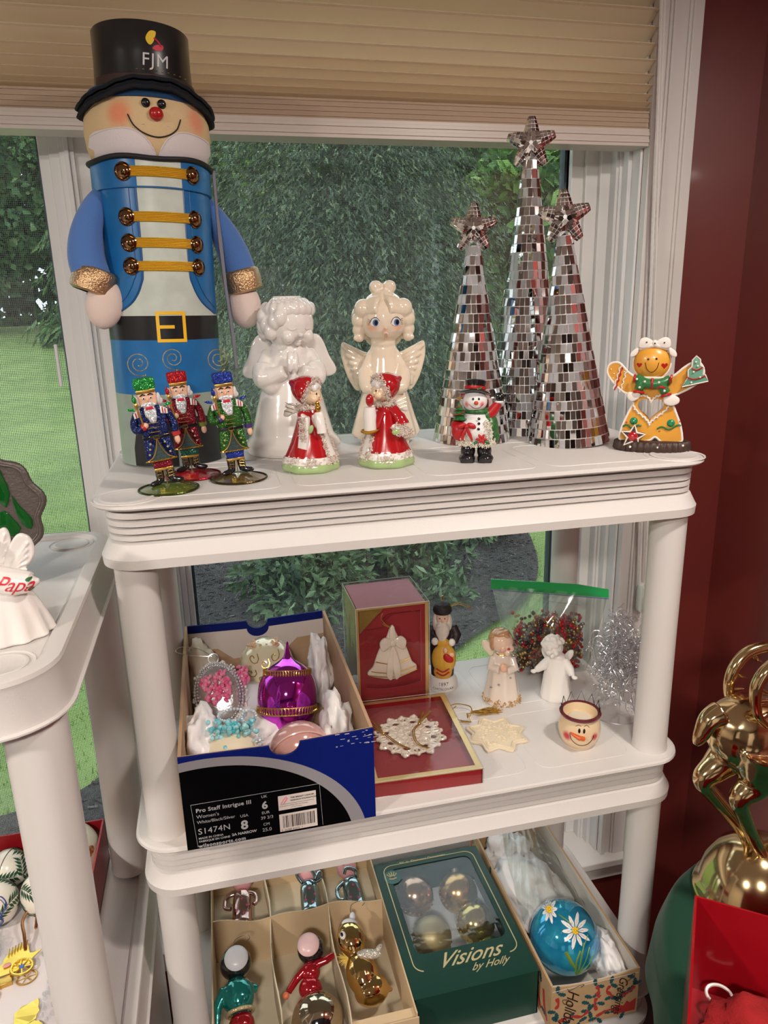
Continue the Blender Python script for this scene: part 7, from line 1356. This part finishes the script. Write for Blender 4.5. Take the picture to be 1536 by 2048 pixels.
def daisy(cx, cz, n, L, sq=1):
    for k in range(n):
        a = 2 * math.pi * k / n + .2; l = L * (.85 + .3 * ((k * 7) % 5) / 5); w_ = .36; c_, s_ = math.cos(a), math.sin(a)
        p = [(.3, 0), (l * .5, w_), (l * .85, w_ * .7), (l, 0), (l * .85, -w_ * .7), (l * .5, -w_)]; mb.add(S.area([(cx + (x * c_ - z * s_) * sq, cz + x * s_ + z * c_) for x, z in p], .5, .04))
        mo.add(S.line([(cx + .5 * c_ * sq, cz + .5 * s_), (cx + l * .6 * c_ * sq, cz + l * .6 * s_)], .025, 2, 4, off=.06))
    for k in range(8): a = k * .8; my.add(ell(S.p(cx + .42 * math.cos(a) * (k > 0), cz + .42 * math.sin(a) * (k > 0), .1), .26, seg=8, rings=6))
daisy(1.9, 1.7, 10, 2.9); daisy(-3.0, 4.3, 9, 2.2, .8)
part('daisy_petals', mb, mat('petal_enamel', (.74, .70, .68), .4), T); part('petal_veins', mo, mat('brown_line', (.12, .03, .01), .5), T); part('daisy_centre', my, mat('daisy_yellow', (.75, .48, .02), .4), T)
for q, w_ in (([(2.6, -5.6), (3.2, -3), (3.6, 0)], .16), ([(2.8, -5.6), (4, -3), (4.6, -.6)], .16), ([(2.4, -5.6), (2.4, -3.4), (3.0, -1.4)], .2), ([(3, -5.4), (4.6, -3.6), (5.4, -1.6)], .16), ([(2.2, -4.4), (1.2, -3.2), (.4, -2.0)], .36), ([(-1.2, 3.8), (.2, 3.2), (1.2, 2.6)], .16), ([(3.0, -5.2), (3.2, -2), (4.2, 1.4)], .14)): mg.add(S.line(q, w_, 5, 5, off=-.05))
part('painted_leaves', mg, mat('leaf_enamel', (.06, .22, .04), .4, col2=(.20, .24, .03), vscale=60), T)
T = thing('poly_bag', 'crinkled clear bag with teal clip, running from the blue ball to the far carton end', 'plastic bag', (.740, .20, ZB + .10), 0)
V = []; NX_, NY_ = 30, 40
for j in range(NY_ + 1):
    for i in range(NX_ + 1):
        u = i / NX_ * 2 - 1; v = j / NY_; w2 = (6.6 - 4.6 * v ** 1.5); y = -7 + 27 * v; z = 3.6 * (1 - u * u) ** .5 * (1 - .45 * v) - 1.6 + 6.5 * v + .5 * math.sin(u * 9 + v * 14) * (1 - v * .5) + .3 * math.sin(u * 21 - v * 30); V.append((u * w2 + .5 * v, y, z))
F = [(j * (NX_ + 1) + i, j * (NX_ + 1) + i + 1, (j + 1) * (NX_ + 1) + i + 1, (j + 1) * (NX_ + 1) + i) for j in range(NY_) for i in range(NX_)]
part('film', K().add((V, F)), filmb, T, auto=False); part('clip', K().add(tube(spline([(.2, 16.2, 5.6), (.5, 16.8, 6.6), (.6, 17.4, 7.8), (.5, 17.8, 8.6)], 4), [.45, .5, .55, .5, .45, .3, .35, .4, .45, .5, .5, .5, .5][:13], 8)), mat('teal_clip', (.0, .22, .17), .3, coat=.5), T)
# ------------------------------------------------------------------ lower unit, top board
LT = 1.49 - .006; LM = .87 - .006
T = thing('name_angel', 'white glazed angel with Papa painted on its sleeve, at the photo edge', 'figurine', (-.088, -.10, LT), 4)
mb = K().add(lathe([(0, 0), (4.6, 0), (5.1, .3), (4.9, 1.2), (4.2, 3.2), (3.2, 5.2), (2.4, 6.6), (0, 7.6)], 64, sy=.8, fn=lambda x, y, z, a: (x * (1 + .05 * math.cos(a * 12) * max(0, 1 - z / 6)), y * (1 + .05 * math.cos(a * 12) * max(0, 1 - z / 6)), z))).add(ell((-.6, 0, 7.2), (2.4, 1.8, 1.6)))
mb.add(tube([(.2, -1.2, 7.2), (2.2, -2.0, 6.9), (3.9, -2.3, 6.8)], [1.6, 1.5, 1.15], 14)).add(tube([(3.9, -2.3, 6.8), (4.7, -2.4, 6.9)], [.75, .3], 10)).add(ell((-1.6, -.4, 10.2), (2.0, 2.0, 2.1))).add(ell((-.9, 0, 8.6), (1, 1, .9)))
bgm = blob(mb, .15, 3); part('body', K().add(bgm), whiteg, T)
for k, o in enumerate(([(-.6, 8.2), (-.2, 10.4), (.8, 12.2), (1.7, 12.3), (1.9, 10.6), (1.4, 8.6), (.8, 7.4)], [(.8, 7.6), (1.2, 9.4), (2.6, 11.6), (3.9, 11.2), (4.2, 9.4), (3.4, 8.0), (2.2, 7.2)])):
    mb = K().add(prism(poly2(o, 4), .4 - k * .3, 1.1 - k * .3, .2))
    for j in range(5): t = j / 4; q = o; mb.add(tube(spline([(q[0][0] + .6 + .2 * t, .3 - k * .3, q[0][1] + .2 - .1 * t), (q[3][0] * (1 - t) + q[5][0] * t - .2, .35 - k * .3, q[3][1] * (1 - t) + q[5][1] * t - .5)], 4), .16, 6))
    part('wing', K().add(blob(mb, .11, 2)), whiteg, T)
S = Stick(bgm, off=.04); V, F = text2d('Papa', 2.3, .75, 'LEFT', .0, .95, sub=.3); part('painted_name', K().add(([S.p(v[0] * .92 + .1, v[2] * 1.0 + 6.55 - .12 * v[0]) for v in V], F)), mat('red_script_paint', (.62, .03, .05), .4), T)
mb = K()
for x, z in ((3.7, 7.4), (3.8, 6.3)): mb.add(S.area(poly2([(x - .3, z), (x, z + .22), (x + .35, z), (x, z - .2)], 3), .3))
part('painted_holly', mb, gs, T); part('painted_berries', K().add(ell(S.p(3.3, 6.9, .02), .1, seg=8, rings=6)).add(ell(S.p(3.5, 6.6, .02), .1, seg=8, rings=6)).add(ell(S.p(3.9, 6.9, .02), .1, seg=8, rings=6)), rco, T)
# stained glass wreath panel in its grey stand
T = thing('stained_glass_wreath', 'leaded stained glass wreath panel with green leaves and red berries on dark stand', 'stained glass', (-.152, .060, LT), 4)
lead = mat('lead_came', (.13, .11, .10), .45, .6, bump=.8, bscale=250)
gg_ = mat('green_stained_glass', (.01, .28, .035), .08, trans=.75, ior=1.3, coat=.6); rg_ = mat('red_stained_glass', (.40, .005, .015), .08, trans=.5, coat=.6); yg_ = mat('amber_stained_glass', (.80, .42, .01), .08, trans=.75, ior=1.3, coat=.6)
cz0 = 10.6; rad = lambda a: 8.3 + .35 * math.sin(a * 11) + .2 * math.sin(a * 5)
o_ = [(rad(a) * math.cos(a), cz0 + rad(a) * math.sin(a)) for a in np.linspace(0, 2 * math.pi, 120)[:-1]]
part('lead_rim', K().add(tube([(x, 0, z) for x, z in o_], .42, 8, True)).add(tube([(x * .965, -.2, cz0 + (z - cz0) * .965) for x, z in o_], .22, 8, True)), lead, T)
part('lead_web', K().add(prism([(x * .97, cz0 + (z - cz0) * .97) for x, z in o_], -.14, .14), smooth=False), lead, T)
PI_ = [([(1.4, 16.2), (2.6, 17.2), (3.6, 17), (4.2, 15.2), (4.6, 13.2), (4.0, 11.6), (3.4, 12.6), (3.0, 14.4), (2.2, 15.2)], 0), ([(-2, 17.6), (-.4, 18.2), (1.0, 17.4), (.2, 16.6), (-1.4, 16.6)], 0), ([(2.4, 12.2), (3.0, 11.4), (2.6, 10.6), (1.6, 10.8), (1.5, 11.6)], 0), ([(2.6, 9.6), (3.8, 10.4), (4.6, 9.4), (5.2, 8.2), (4.4, 7.4), (3.2, 7.8), (2.4, 8.4)], 0), ([(5.2, 12.2), (5.8, 11), (6.8, 9.4), (6.6, 8.2), (5.8, 8.8), (5.4, 10.2)], 0), ([(4.8, 6.6), (5.4, 5.4), (4.6, 4.0), (3.6, 5.0)], 0), ([(1.6, 5.6), (2.4, 6.4), (3.4, 4.8), (2.8, 3.9)], 0), ([(-1.6, 10.4), (1.2, 10.6), (1.8, 9.4), (1.9, 7.6), (1.0, 6.4), (-1.6, 6.2)], 2), ([(-1, 12.4), (.8, 12.2), (1.0, 11.5), (-1, 11.4)], 2), ([(-1, 5.8), (.4, 5.8), (.8, 4), (.2, 2.8), (-1, 3)], 2), ([(-4, 15), (-2.4, 16.2), (-1.8, 14.8), (-3.2, 13.4)], 0), ([(-6, 12), (-4.4, 13), (-4, 10.6), (-5.6, 9.6)], 0), ([(-6, 8), (-4.4, 8.8), (-3.6, 6.4), (-5, 5.2)], 0)]
for pts, k in PI_:
    cxm = sum(q[0] for q in pts) / len(pts); czm = sum(q[1] for q in pts) / len(pts); pts = [(cxm + (a - cxm) * 1.22, czm + (b - czm) * 1.18) for a, b in pts]
    part('glass_piece', K().add(prism(poly2(pts, 2), -.36, .3, .1)), (gg_, rg_, yg_)[k], T)
for x, z in ((.9, 15.0), (.5, 13.4), (1.9, 13.6), (3.6, 6.6), (2.4, 16.0), (-2.6, 12.2)): part('berry', K().add(ell((x, -.25, z), (.62, .3, .62))), rg_, T)
g = [(-1.4, 0), (4.8, 0), (5.2, .6), (5.0, 1.2), (3.2, 1.6), (2.6, 2.6), (-1.4, 2.4)]; part('stand', K().add(box((-4.5, -4.2, .05), (-3.3, 4.0, .8), .15)).add(box((3.3, -4.2, .05), (4.5, 4.0, .8), .15)).add(box((-4.6, -1.0, .3), (4.6, -.35, 3.3), .15)).add(box((-4.6, .35, .3), (4.6, 1.0, 3.3), .15)), mat('grey_stand', (.06, .055, .05), .6), T)
# ------------------------------------------------------------------ lower unit, second board
T = thing('red_open_box', 'open red box lined with white paper, full of small ornaments on the lower unit', 'box', (-.500, -.205, LM), 0)
rp = mat('red_satin_card', (.30, .006, .012), .4); W_, D_, H_ = 40.6, 48.0, 8.6
part('bottom_panel', K().add(box((0, 0, 0), (W_, D_, .3)), smooth=False), mat('white_lining_paper', (.66, .61, .60), .7, bump=.3, bscale=60), T)
for a, b in (((0, 0), (W_, .3)), ((0, D_ - .3), (W_, D_)), ((0, 0), (.3, D_)), ((W_ - .3, 0), (W_, D_))): part('side_wall', K().add(box((a[0], a[1], 0), (b[0], b[1], H_ - .03 * (b[0] - a[0] < 1))), smooth=False), rp, T)
z0 = LM + .003
T = thing('cap_ball_ornament', 'large cream glass ball with silver cap and gold script, in the red box corner', 'ornament', (-.145, .222, z0 + .066), 0, 'ornaments in the red open box')
cb = ell((0, 0, 0), 4.9, seg=44, rings=30); part('ball', K().add(cb), mat('cream_glass_ball', (.66, .66, .52), .1, coat=1, sss=0), T); S = dirstick(bvh(cb), (.1, .65, -.75)); tg = text2d('Christmas', 1.1, .3, 'LEFT', .02, 1, sub=.3); part('gold_script', K().add(([S.p(v[0] * .6 + .2, v[2] + 1.6 - .18 * v[0]) for v in tg[0]], tg[1])), gold, T)
part('red_scene_print', K().add(S.area(poly2([(-2, -2.6), (2, -1.8), (4.2, .4), (4.4, -1), (2.6, -3.6), (-1, -4)], 4), .4)), mat('dark_red_print', (.20, .02, .02), .3, col2=(.45, .28, .10), vscale=200), T)
part('cap', K().add(lathe([(1.25, 4.5), (1.35, 5.1), (1.2, 5.5), (0, 5.6)], 24, fn=lambda x, y, z, a: (x * (1 + .05 * math.sin(a * 10)), y * (1 + .05 * math.sin(a * 10)), z)), M=TR(rx=-10, ry=-16)), silver, T); part('wire_loop', K().add(tube([TR(rx=-10, ry=-16) @ Vector((.6 * math.cos(a), 0, 5.9 + .6 * math.sin(a))) for a in np.linspace(0, 6.283, 20)[:-1]], .07, 5, True)), silver, T)
eggm = mat('cream_egg_glaze', (.74, .70, .60), .25, coat=.6); lf = mat('dark_leaf_paint', (.02, .07, .035), .4); bl = mat('delft_blue_paint', (.03, .06, .28), .4)
def egg(label, x, y, r, rx, rz, blue=False):
    T = thing('painted_egg_ornament', label, 'ornament', (x, y, z0 + r * .01), rz, 'ornaments in the red open box', rx=rx); g = ell((0, 0, 0), (r, r, r * 1.12), seg=44, rings=30); part('shell', K().add(g), eggm, T); t = bvh(g); mb = K(); ml = K(); R = random.Random(int(r * 100 + x * 1000))
    for A in range(0, 360, 60):
        for E in (-20, 35):
            a, e = math.radians(A + E), math.radians(E); d = Vector((-math.cos(a) * math.cos(e), -math.sin(a) * math.cos(e), -math.sin(e))); S = dirstick(t, d, .03); b = R.uniform(0, 6.28); c_, s_ = math.cos(b), math.sin(b)
            for k in range(5):
                for sgn in (-1, 1):
                    q = [(k * .6 - 1.3, 0), (k * .6 - 1.1, sgn * .6), (k * .6 - .35, sgn * 1.15), (k * .6 - .7, sgn * .3)]; mb.add(S.area([(x_ * c_ - z_ * s_, x_ * s_ + z_ * c_) for x_, z_ in q], .5))
            ml.add(S.line([(-1.5 * c_, -1.5 * s_), (-.2 * s_, .2 * c_), (1.7 * c_, 1.7 * s_)], .05, 4, 4))
    part('painted_leaves', mb, lf, T); part('painted_stems', ml, lf, T)
    if blue: S = dirstick(t, (.25, .7, -.66), .06); pts = poly2([(-.2, 2.2), (1.2, 2.6), (2.2, 1.2), (1.6, -.2), (1.8, -1.6), (.6, -2.4), (-.6, -1.4), (-.2, 0), (-.9, .9)], 5); part('blue_cartouche', K().add(S.line(pts, .09, 1, 5, True)).add(S.line([(x * .86 + .08, z * .88) for x, z in pts], .05, 1, 5, True)), bl, T)
    part('dark_cord', K().add(tube([(.05 + (r + .05) * math.cos(a), 0, r * 1.12 * math.sin(a) * 1.01) for a in np.linspace(0, 6.283, 50)[:-1]], .07, 5, True), M=TR(rz=70)), mat('brown_cord', (.08, .05, .04), .7), T)
egg('cream egg ornament painted with green leaf sprays at the back of the red box', -.252, .244, 3.4, 20, 0); egg('cream egg ornament with a blue painted cartouche, next to the leafy ones', -.256, .164, 3.7, 30, 20, True); egg('cream egg ornament with dark leaf sprays nearest the white post', -.183, .172, 3.6, 10, 60)
# gold filigree carriage, leaves, clear glass pieces
yfg = mat('yellow_gold_filigree', (.82, .60, .12), .28, .85)
T = thing('carriage_ornament', 'flat gold filigree carriage ornament with two round wheels and copper hook', 'ornament', (-.215, .035, z0), 14, 'ornaments in the red open box')
mb = K().add(prism(poly2([(-3.4, .5), (-2.6, 2.2), (-.6, 2.8), (.4, 4.4), (3.2, 5.6), (3.6, 3.4), (5.2, 3.4), (4.0, 2.4), (3.2, 1.0), (1.4, .6), (-1.2, .9)], 3), 0, .12)); 
for cx, cz in ((2.4, 1.0), (-2.6, -.3)):
    mb.add(tube([(cx + 1.5 * math.cos(a), 0, cz + 1.5 * math.sin(a)) for a in np.linspace(0, 6.283, 30)[:-1]], .22, 6, True))
    for k in range(8): a = k * math.pi / 4; mb.add(tube([(cx + .45 * math.cos(a), 0, cz + .45 * math.sin(a)), (cx + 1.45 * math.cos(a), 0, cz + 1.45 * math.sin(a))], .14, 5))
for k in range(7): mb.add(tube([(.6 + k * .42, 0, 3.9 + k * .15), (.9 + k * .42, -.2, 5.2 + k * .12)], .1, 5))
mb.v = [(x, z, .9 - y + .15 * math.sin(x)) for x, y, z in mb.v]; part('filigree_side', mb, yfg, T)
mb2_ = K()
for cx, cz in ((2.9, -.6), (-2.2, -1.9)):
    mb2_.add(tube([(cx + 1.4 * math.cos(a), cz + 1.2 * math.sin(a), .2) for a in np.linspace(0, 6.283, 30)[:-1]], .12, 5, True))
    for k in range(6): a = k * math.pi / 3; mb2_.add(tube([(cx, cz, .2), (cx + 1.4 * math.cos(a), cz + 1.2 * math.sin(a), .2)], .07, 4))
mb2_.add(box((-1.2, -.8, .05), (1.0, .6, .8), .05)); part('far_side', mb2_, gold, T)
part('wheel_hub', K().add(ell((2.4, 1.0, 1.05), (.38, .38, .12))).add(ell((-2.6, -.3, 1.05), (.38, .38, .12))), mat('blue_enamel', (.06, .14, .42), .3), T); part('pink_gem', K().add(ell((.4, 2.3, 1.1), (.6, .4, .12))), mat('pink_gem', (.62, .30, .28), .2), T)
part('copper_hook', K().add(tube(spline([(3.0, 4.2, .8), (3.0, 6.6, 1.6), (2.9, 9.0, 2.2), (4.0, 10.6, 2.6), (5.0, 9.4, 2.2), (4.7, 7.4, 1.4)], 6), .26, 8)), mat('copper_wire', (.62, .32, .15), .18, 1), T)
def leaf_(cx, cy, a, L, n=9):
    out = []
    for k in range(n): t = k / (n - 1); w_ = L * .32 * math.sin(math.pi * t ** .8) * (1 + .22 * (k % 2)); out.append((L * t, w_))
    for k in range(n - 2, 0, -1): t = k / (n - 1); out.append((L * t, -L * .32 * math.sin(math.pi * t ** .8) * (1 + .22 * (k % 2))))
    c_, s_ = math.cos(a), math.sin(a); return [(cx + x * c_ - y * s_, cy + x * s_ + y * c_) for x, y in out]
T = thing('gold_leaf_ornament', 'flat gold ivy leaf ornament with thin cord, below the gold carriage', 'ornament', (-.185, -.055, z0), 10, 'ornaments in the red open box')
for cx, cy, a, L in ((.6, .6, .95, 4.6), (-.6, -.4, 3.7, 4.2), (1.6, .2, -.3, 2.6), (-1.2, -1.2, 4.4, 3.4)): V, F = prism(leaf_(cx, cy, a, L), 0, .1); part('leaf', K().add(([(x, z, .25 + y + .1 * math.sin(x * 2)) for x, y, z in V], F), smooth=False), yfg, T)
part('stem', K().add(tube(spline([(-2.2, .8, .3), (-.6, .2, .35), (.6, .6, .35), (1.8, .2, .3)], 5), .14, 6)), yfg, T); part('hanging_cord', K().add(tube(spline([(-2.2, .8, .4), (-4, 1.9, .4), (-6.5, 2.2, .3), (-8, 1.4, .3), (-5, 1.4, .3), (-2.4, .8, .3)], 6), .07, 5)), mat('copper_cord', (.40, .24, .10), .4, .6), T)
clearg = film('clear_glass_beads', .04, (.95, .97, .98), 1.6)
def clearthing(name, label, loc, n, sx, sy, r, seed):
    T = thing(name, label, 'ornament', loc, 0, 'ornaments in the red open box'); R = random.Random(seed); mb = K()
    for _ in range(n): a = R.uniform(0, 6.28); q = math.sqrt(R.random()); mb.add(ell((sx * q * math.cos(a), sy * q * math.sin(a), r + R.uniform(0, .9)), (r * R.uniform(.7, 1.3), r * R.uniform(.7, 1.2), r), (R.uniform(0, 90), 0, 0), 10, 7))
    part('glass_beads', mb, clearg, T, kind='stuff'); part('wire', K().add(tube(spline([(0, sy, 1), (1.2, sy + 2, .6), (.4, sy + 4, .4), (-1.6, sy + 3, .3), (-.4, sy + 1, .6)], 5), .06, 5)), wirem, T)
clearthing('clear_bead_cluster', 'cluster of clear faceted glass beads in the near part of the red box', (-.175, -.125, z0), 70, 4.2, 2.4, .55, 3); clearthing('clear_glass_bird', 'crumpled clear glass bird ornament between the eggs and the gold carriage', (-.262, .085, z0), 26, 2.2, 3.2, .9, 5); clearthing('clear_icicle_chain', 'string of clear glass beads beside the carriage by the post', (-.138, -.01, z0), 34, 1.4, 5.0, .4, 8); clearthing('clear_drop_cluster', 'clear glass drops lying right behind the near white post', (-.145, .068, z0), 26, 2.0, 2.0, .5, 9)
# ------------------------------------------------------------------ brass reindeer, green cloth, red box on the right
stand = mat('dark_wood', (.05, .022, .014), .4)
T = thing('side_table', 'round dark wood pedestal table under the green cloth by the red wall', 'table', (1.015, -.30, 0)); obj('table_top', lathe([(0, .862), (.272, .862), (.278, .868), (.278, .878), (.272, .882), (0, .882)], 60), stand, T); obj('pedestal', lathe([(0, .02), (.05, .02), (.035, .1), (.03, .4), (.045, .6), (.03, .8), (.09, .862), (0, .862)], 30), stand, T); obj('foot_disc', lathe([(0, 0), (.18, 0), (.18, .02), (.05, .035), (0, .035)], 40), stand, T)
def clothfn(j, n, th):
    pass
V = []; NR, NT = 34, 160; cx, cy = 0, 0
for j in range(NR + 1):
    for i in range(NT):
        th = 2 * math.pi * i / NT; t = j / NR; R1 = .283
        if t < .6: r = R1 * t / .6; z = .889 + .002 * math.sin(th * 5) * t
        else:
            d = (t - .6) / .4; L = .07 + .34 * max(0, -math.sin(th - .35)) ** 1.2 + .03 * math.sin(th * 3); wv = .5 + .5 * math.sin(th * 13 + 1); r = R1 + (.012 + .010 * wv * d * (math.cos(th) < .45)) * min(1, d * 4); z = .889 - .012 * min(1, d * 5) - L * d
            if math.cos(th) > .55: r = min(r, .289)
        V.append((r * math.cos(th), r * math.sin(th), z - .8))
F = [(j * NT + i, j * NT + (i + 1) % NT, (j + 1) * NT + (i + 1) % NT, (j + 1) * NT + i) for j in range(NR) for i in range(NT)]
o = obj('green_table_cloth', (V, F), mat('green_velvet', (.004, .060, .032), .9, sheen=.15, bump=.2, bscale=900), None, auto=False, loc=(1.015, -.30, .8)); tag(o, 'dark green cloth draped over the round side table', 'tablecloth')
T = thing('brass_reindeer', 'polished brass reindeer with curling antlers on a domed brass base', 'statue', (.953, -.130, .890))
part('dome_base', K().add(lathe([(0, 0), (9.0, 0), (9.3, .3), (9.1, .8), (9.4, 1.1), (9.2, 1.6), (8.8, 1.9), (8.6, 3), (7.9, 5.6), (6.4, 8.2), (4.2, 10.2), (2.0, 11.2), (0, 11.5)], 80)), brass, T)
mb = K(); L = lambda x, z, y=0: ((x - .95) * 100, y, (z + .71) * 100)
mb.add(ell(L(.905, -.392), (7.6, 5.4, 6.0), (0, 18, 0))).add(ell(L(.98, -.40), (8.5, 5.0, 5.2))).add(ell(L(1.05, -.38), (5.5, 4.6, 6.2))).add(tube([L(1.07, -.36), L(1.11, -.30), L(1.13, -.24)], [4.6, 3.2, 2.6], 16)).add(ell(L(1.16, -.235), (4.2, 2.2, 2.2), (0, 14, 0)))
for y, dx in ((-2.8, .012), (2.4, -.012)):
    q = spline([L(.905, -.40, y), L(.900, -.435, y), L(.882 + dx, -.463, y), L(.860 + dx, -.482, y), L(.878 + dx * .6, -.515, y * .9), L(.915, -.57, y * .7), L(.945, -.618, y * .6)], 5); nq = len(q)
    mb.add(tube(q, [4.6 * (1 - i / nq) ** 3.2 + 1.05 for i in range(nq)], 14))
for y, dx in ((-2.2, .0), (2.2, .02)): mb.add(tube([L(1.03 + dx, -.41, y), L(1.02 + dx, -.50, y), L(.985 + dx, -.608, y * .5)], [3.0, 1.5, 1.0], 12))
part('body', K().add(blob(mb, .34, 8)), brass, T)
part('tail', K().add(blob(K().add(tube(spline([L(.846, -.352), L(.828, -.360), L(.818, -.380), L(.809, -.398)], 4), [2.0, 1.9, 1.8, 1.7, 1.6, 1.5, 1.4, 1.3, 1.2, 1.1, .9, .7, .4], 12)), .2, 3)), brass, T)
for y, C in ((4, [(1.13, -.24), (1.05, -.265), (.97, -.272), (.922, -.280), (.897, -.302), (.889, -.333), (.897, -.362), (.925, -.385)]), (-4, [(1.10, -.235), (1.0, -.245), (.93, -.248), (.884, -.262), (.868, -.283), (.866, -.305), (.874, -.335), (.895, -.36)])):
    C = [L(a, b, y * min(1, .3 + k * .25)) for k, (a, b) in enumerate(C)]
    P = spline(C, 8); n = len(P); part('antler', K().add(tube(P, [.7 + .25 * math.sin(math.pi * i / n) - .3 * (i / n) ** 4 for i in range(n)], 14)), brass, T)
    for k, e in ((24, (2.2, -2.2)), (34, (2.6, -1.6)), (42, (2.8, -.3)), (50, (2.4, .8))): q = P[min(k, n - 1)]; part('antler_tine', K().add(tube(spline([q, q + Vector((e[0] * .5, 0, e[1] * .7)), q + Vector((e[0], 0, e[1]))], 4), [.45, .45, .42, .4, .36, .3, .22, .15, .08], 8)), brass, T)
T = thing('red_felt_box', 'open glossy red box of red felt pieces in front of the brass reindeer', 'box', (.599, -.430, .893), -38)
W_, D_, H_ = 30, 24, 15.7
part('bottom_panel', K().add(box((0, 0, 0), (W_, D_, .3)), smooth=False), rp, T)
for a, b in (((0, D_ - .3), (W_, D_)), ((0, 0), (.3, D_)), ((W_ - .3, 0), (W_, D_))): part('side_wall', K().add(box((a[0], a[1], 0), (b[0], b[1], H_ - .03 * (b[0] - a[0] < 1))), smooth=False), mat('glossy_red_card', (.30, .004, .010), .22, coat=.4), T)
part('side_wall', K().add(box((0, 0, 0), (W_, .3, H_ + .02)), smooth=False), mat('glossy_red_card', (.30, .004, .010)), T)
BX = lambda x, y, z: tuple(TR(.599, -.430, .893, rz=-38) @ Vector((x * .01, y * .01, z * .01)))
rf = mat('red_felt', (.32, .010, .012), .95, bump=1, bscale=400)
for i, (x, y, z, sx, sy, r) in enumerate(((8.6, 15.5, 3.6, 6.5, 6, 10), (21, 16.5, 5.0, 6.5, 5.6, -20))): o = tissue(['crumpled red felt piece at the near side of the red box', 'second red felt piece partly out of frame in the red box'][i], BX(x, y, z), sx, sy, 3.4, 31 + i, m=rf, grp='felt pieces in the red box'); o.name = 'red_felt_piece'; o['category'] = 'felt'
T = thing('white_pompom', 'fluffy white ball resting on the red felt', 'pompom', BX(15.5, 15.5, 7.8)); part('ball', K().add(ell((0, 0, 0), 2.6, seg=24, rings=16)), mat('white_fluff', (.74, .66, .64), .95, bump=1, bscale=500, sheen=.5), T)
T = thing('white_bead_loop', 'small white beaded loop lying on the felt near the red box wall', 'loop', BX(4.2, 19.8, 3.2), -38, rx=-55); part('loop', K().add(tube([(1.6 * math.cos(a), .3 * math.sin(a), 1.2 * math.sin(a) + 1) for a in np.linspace(0, 6.283, 30)[:-1]], .22, 6, True)), pearl, T)
# wrapped bundle under the lower unit
T = thing('storage_bin', 'dark plum storage bin on the lowest board of the lower shelving unit', 'storage bin', (-.19, .08, .244)); obj('bin_body', box((-.2, -.12, 0), (.148, .17, .17), .01), mat('plum_plastic', (.07, .008, .035), .3), T); obj('bin_lid', box((-.205, -.125, .17), (.153, .175, .195), .008), mat('plum_plastic_lid', (.09, .012, .045), .3), T)
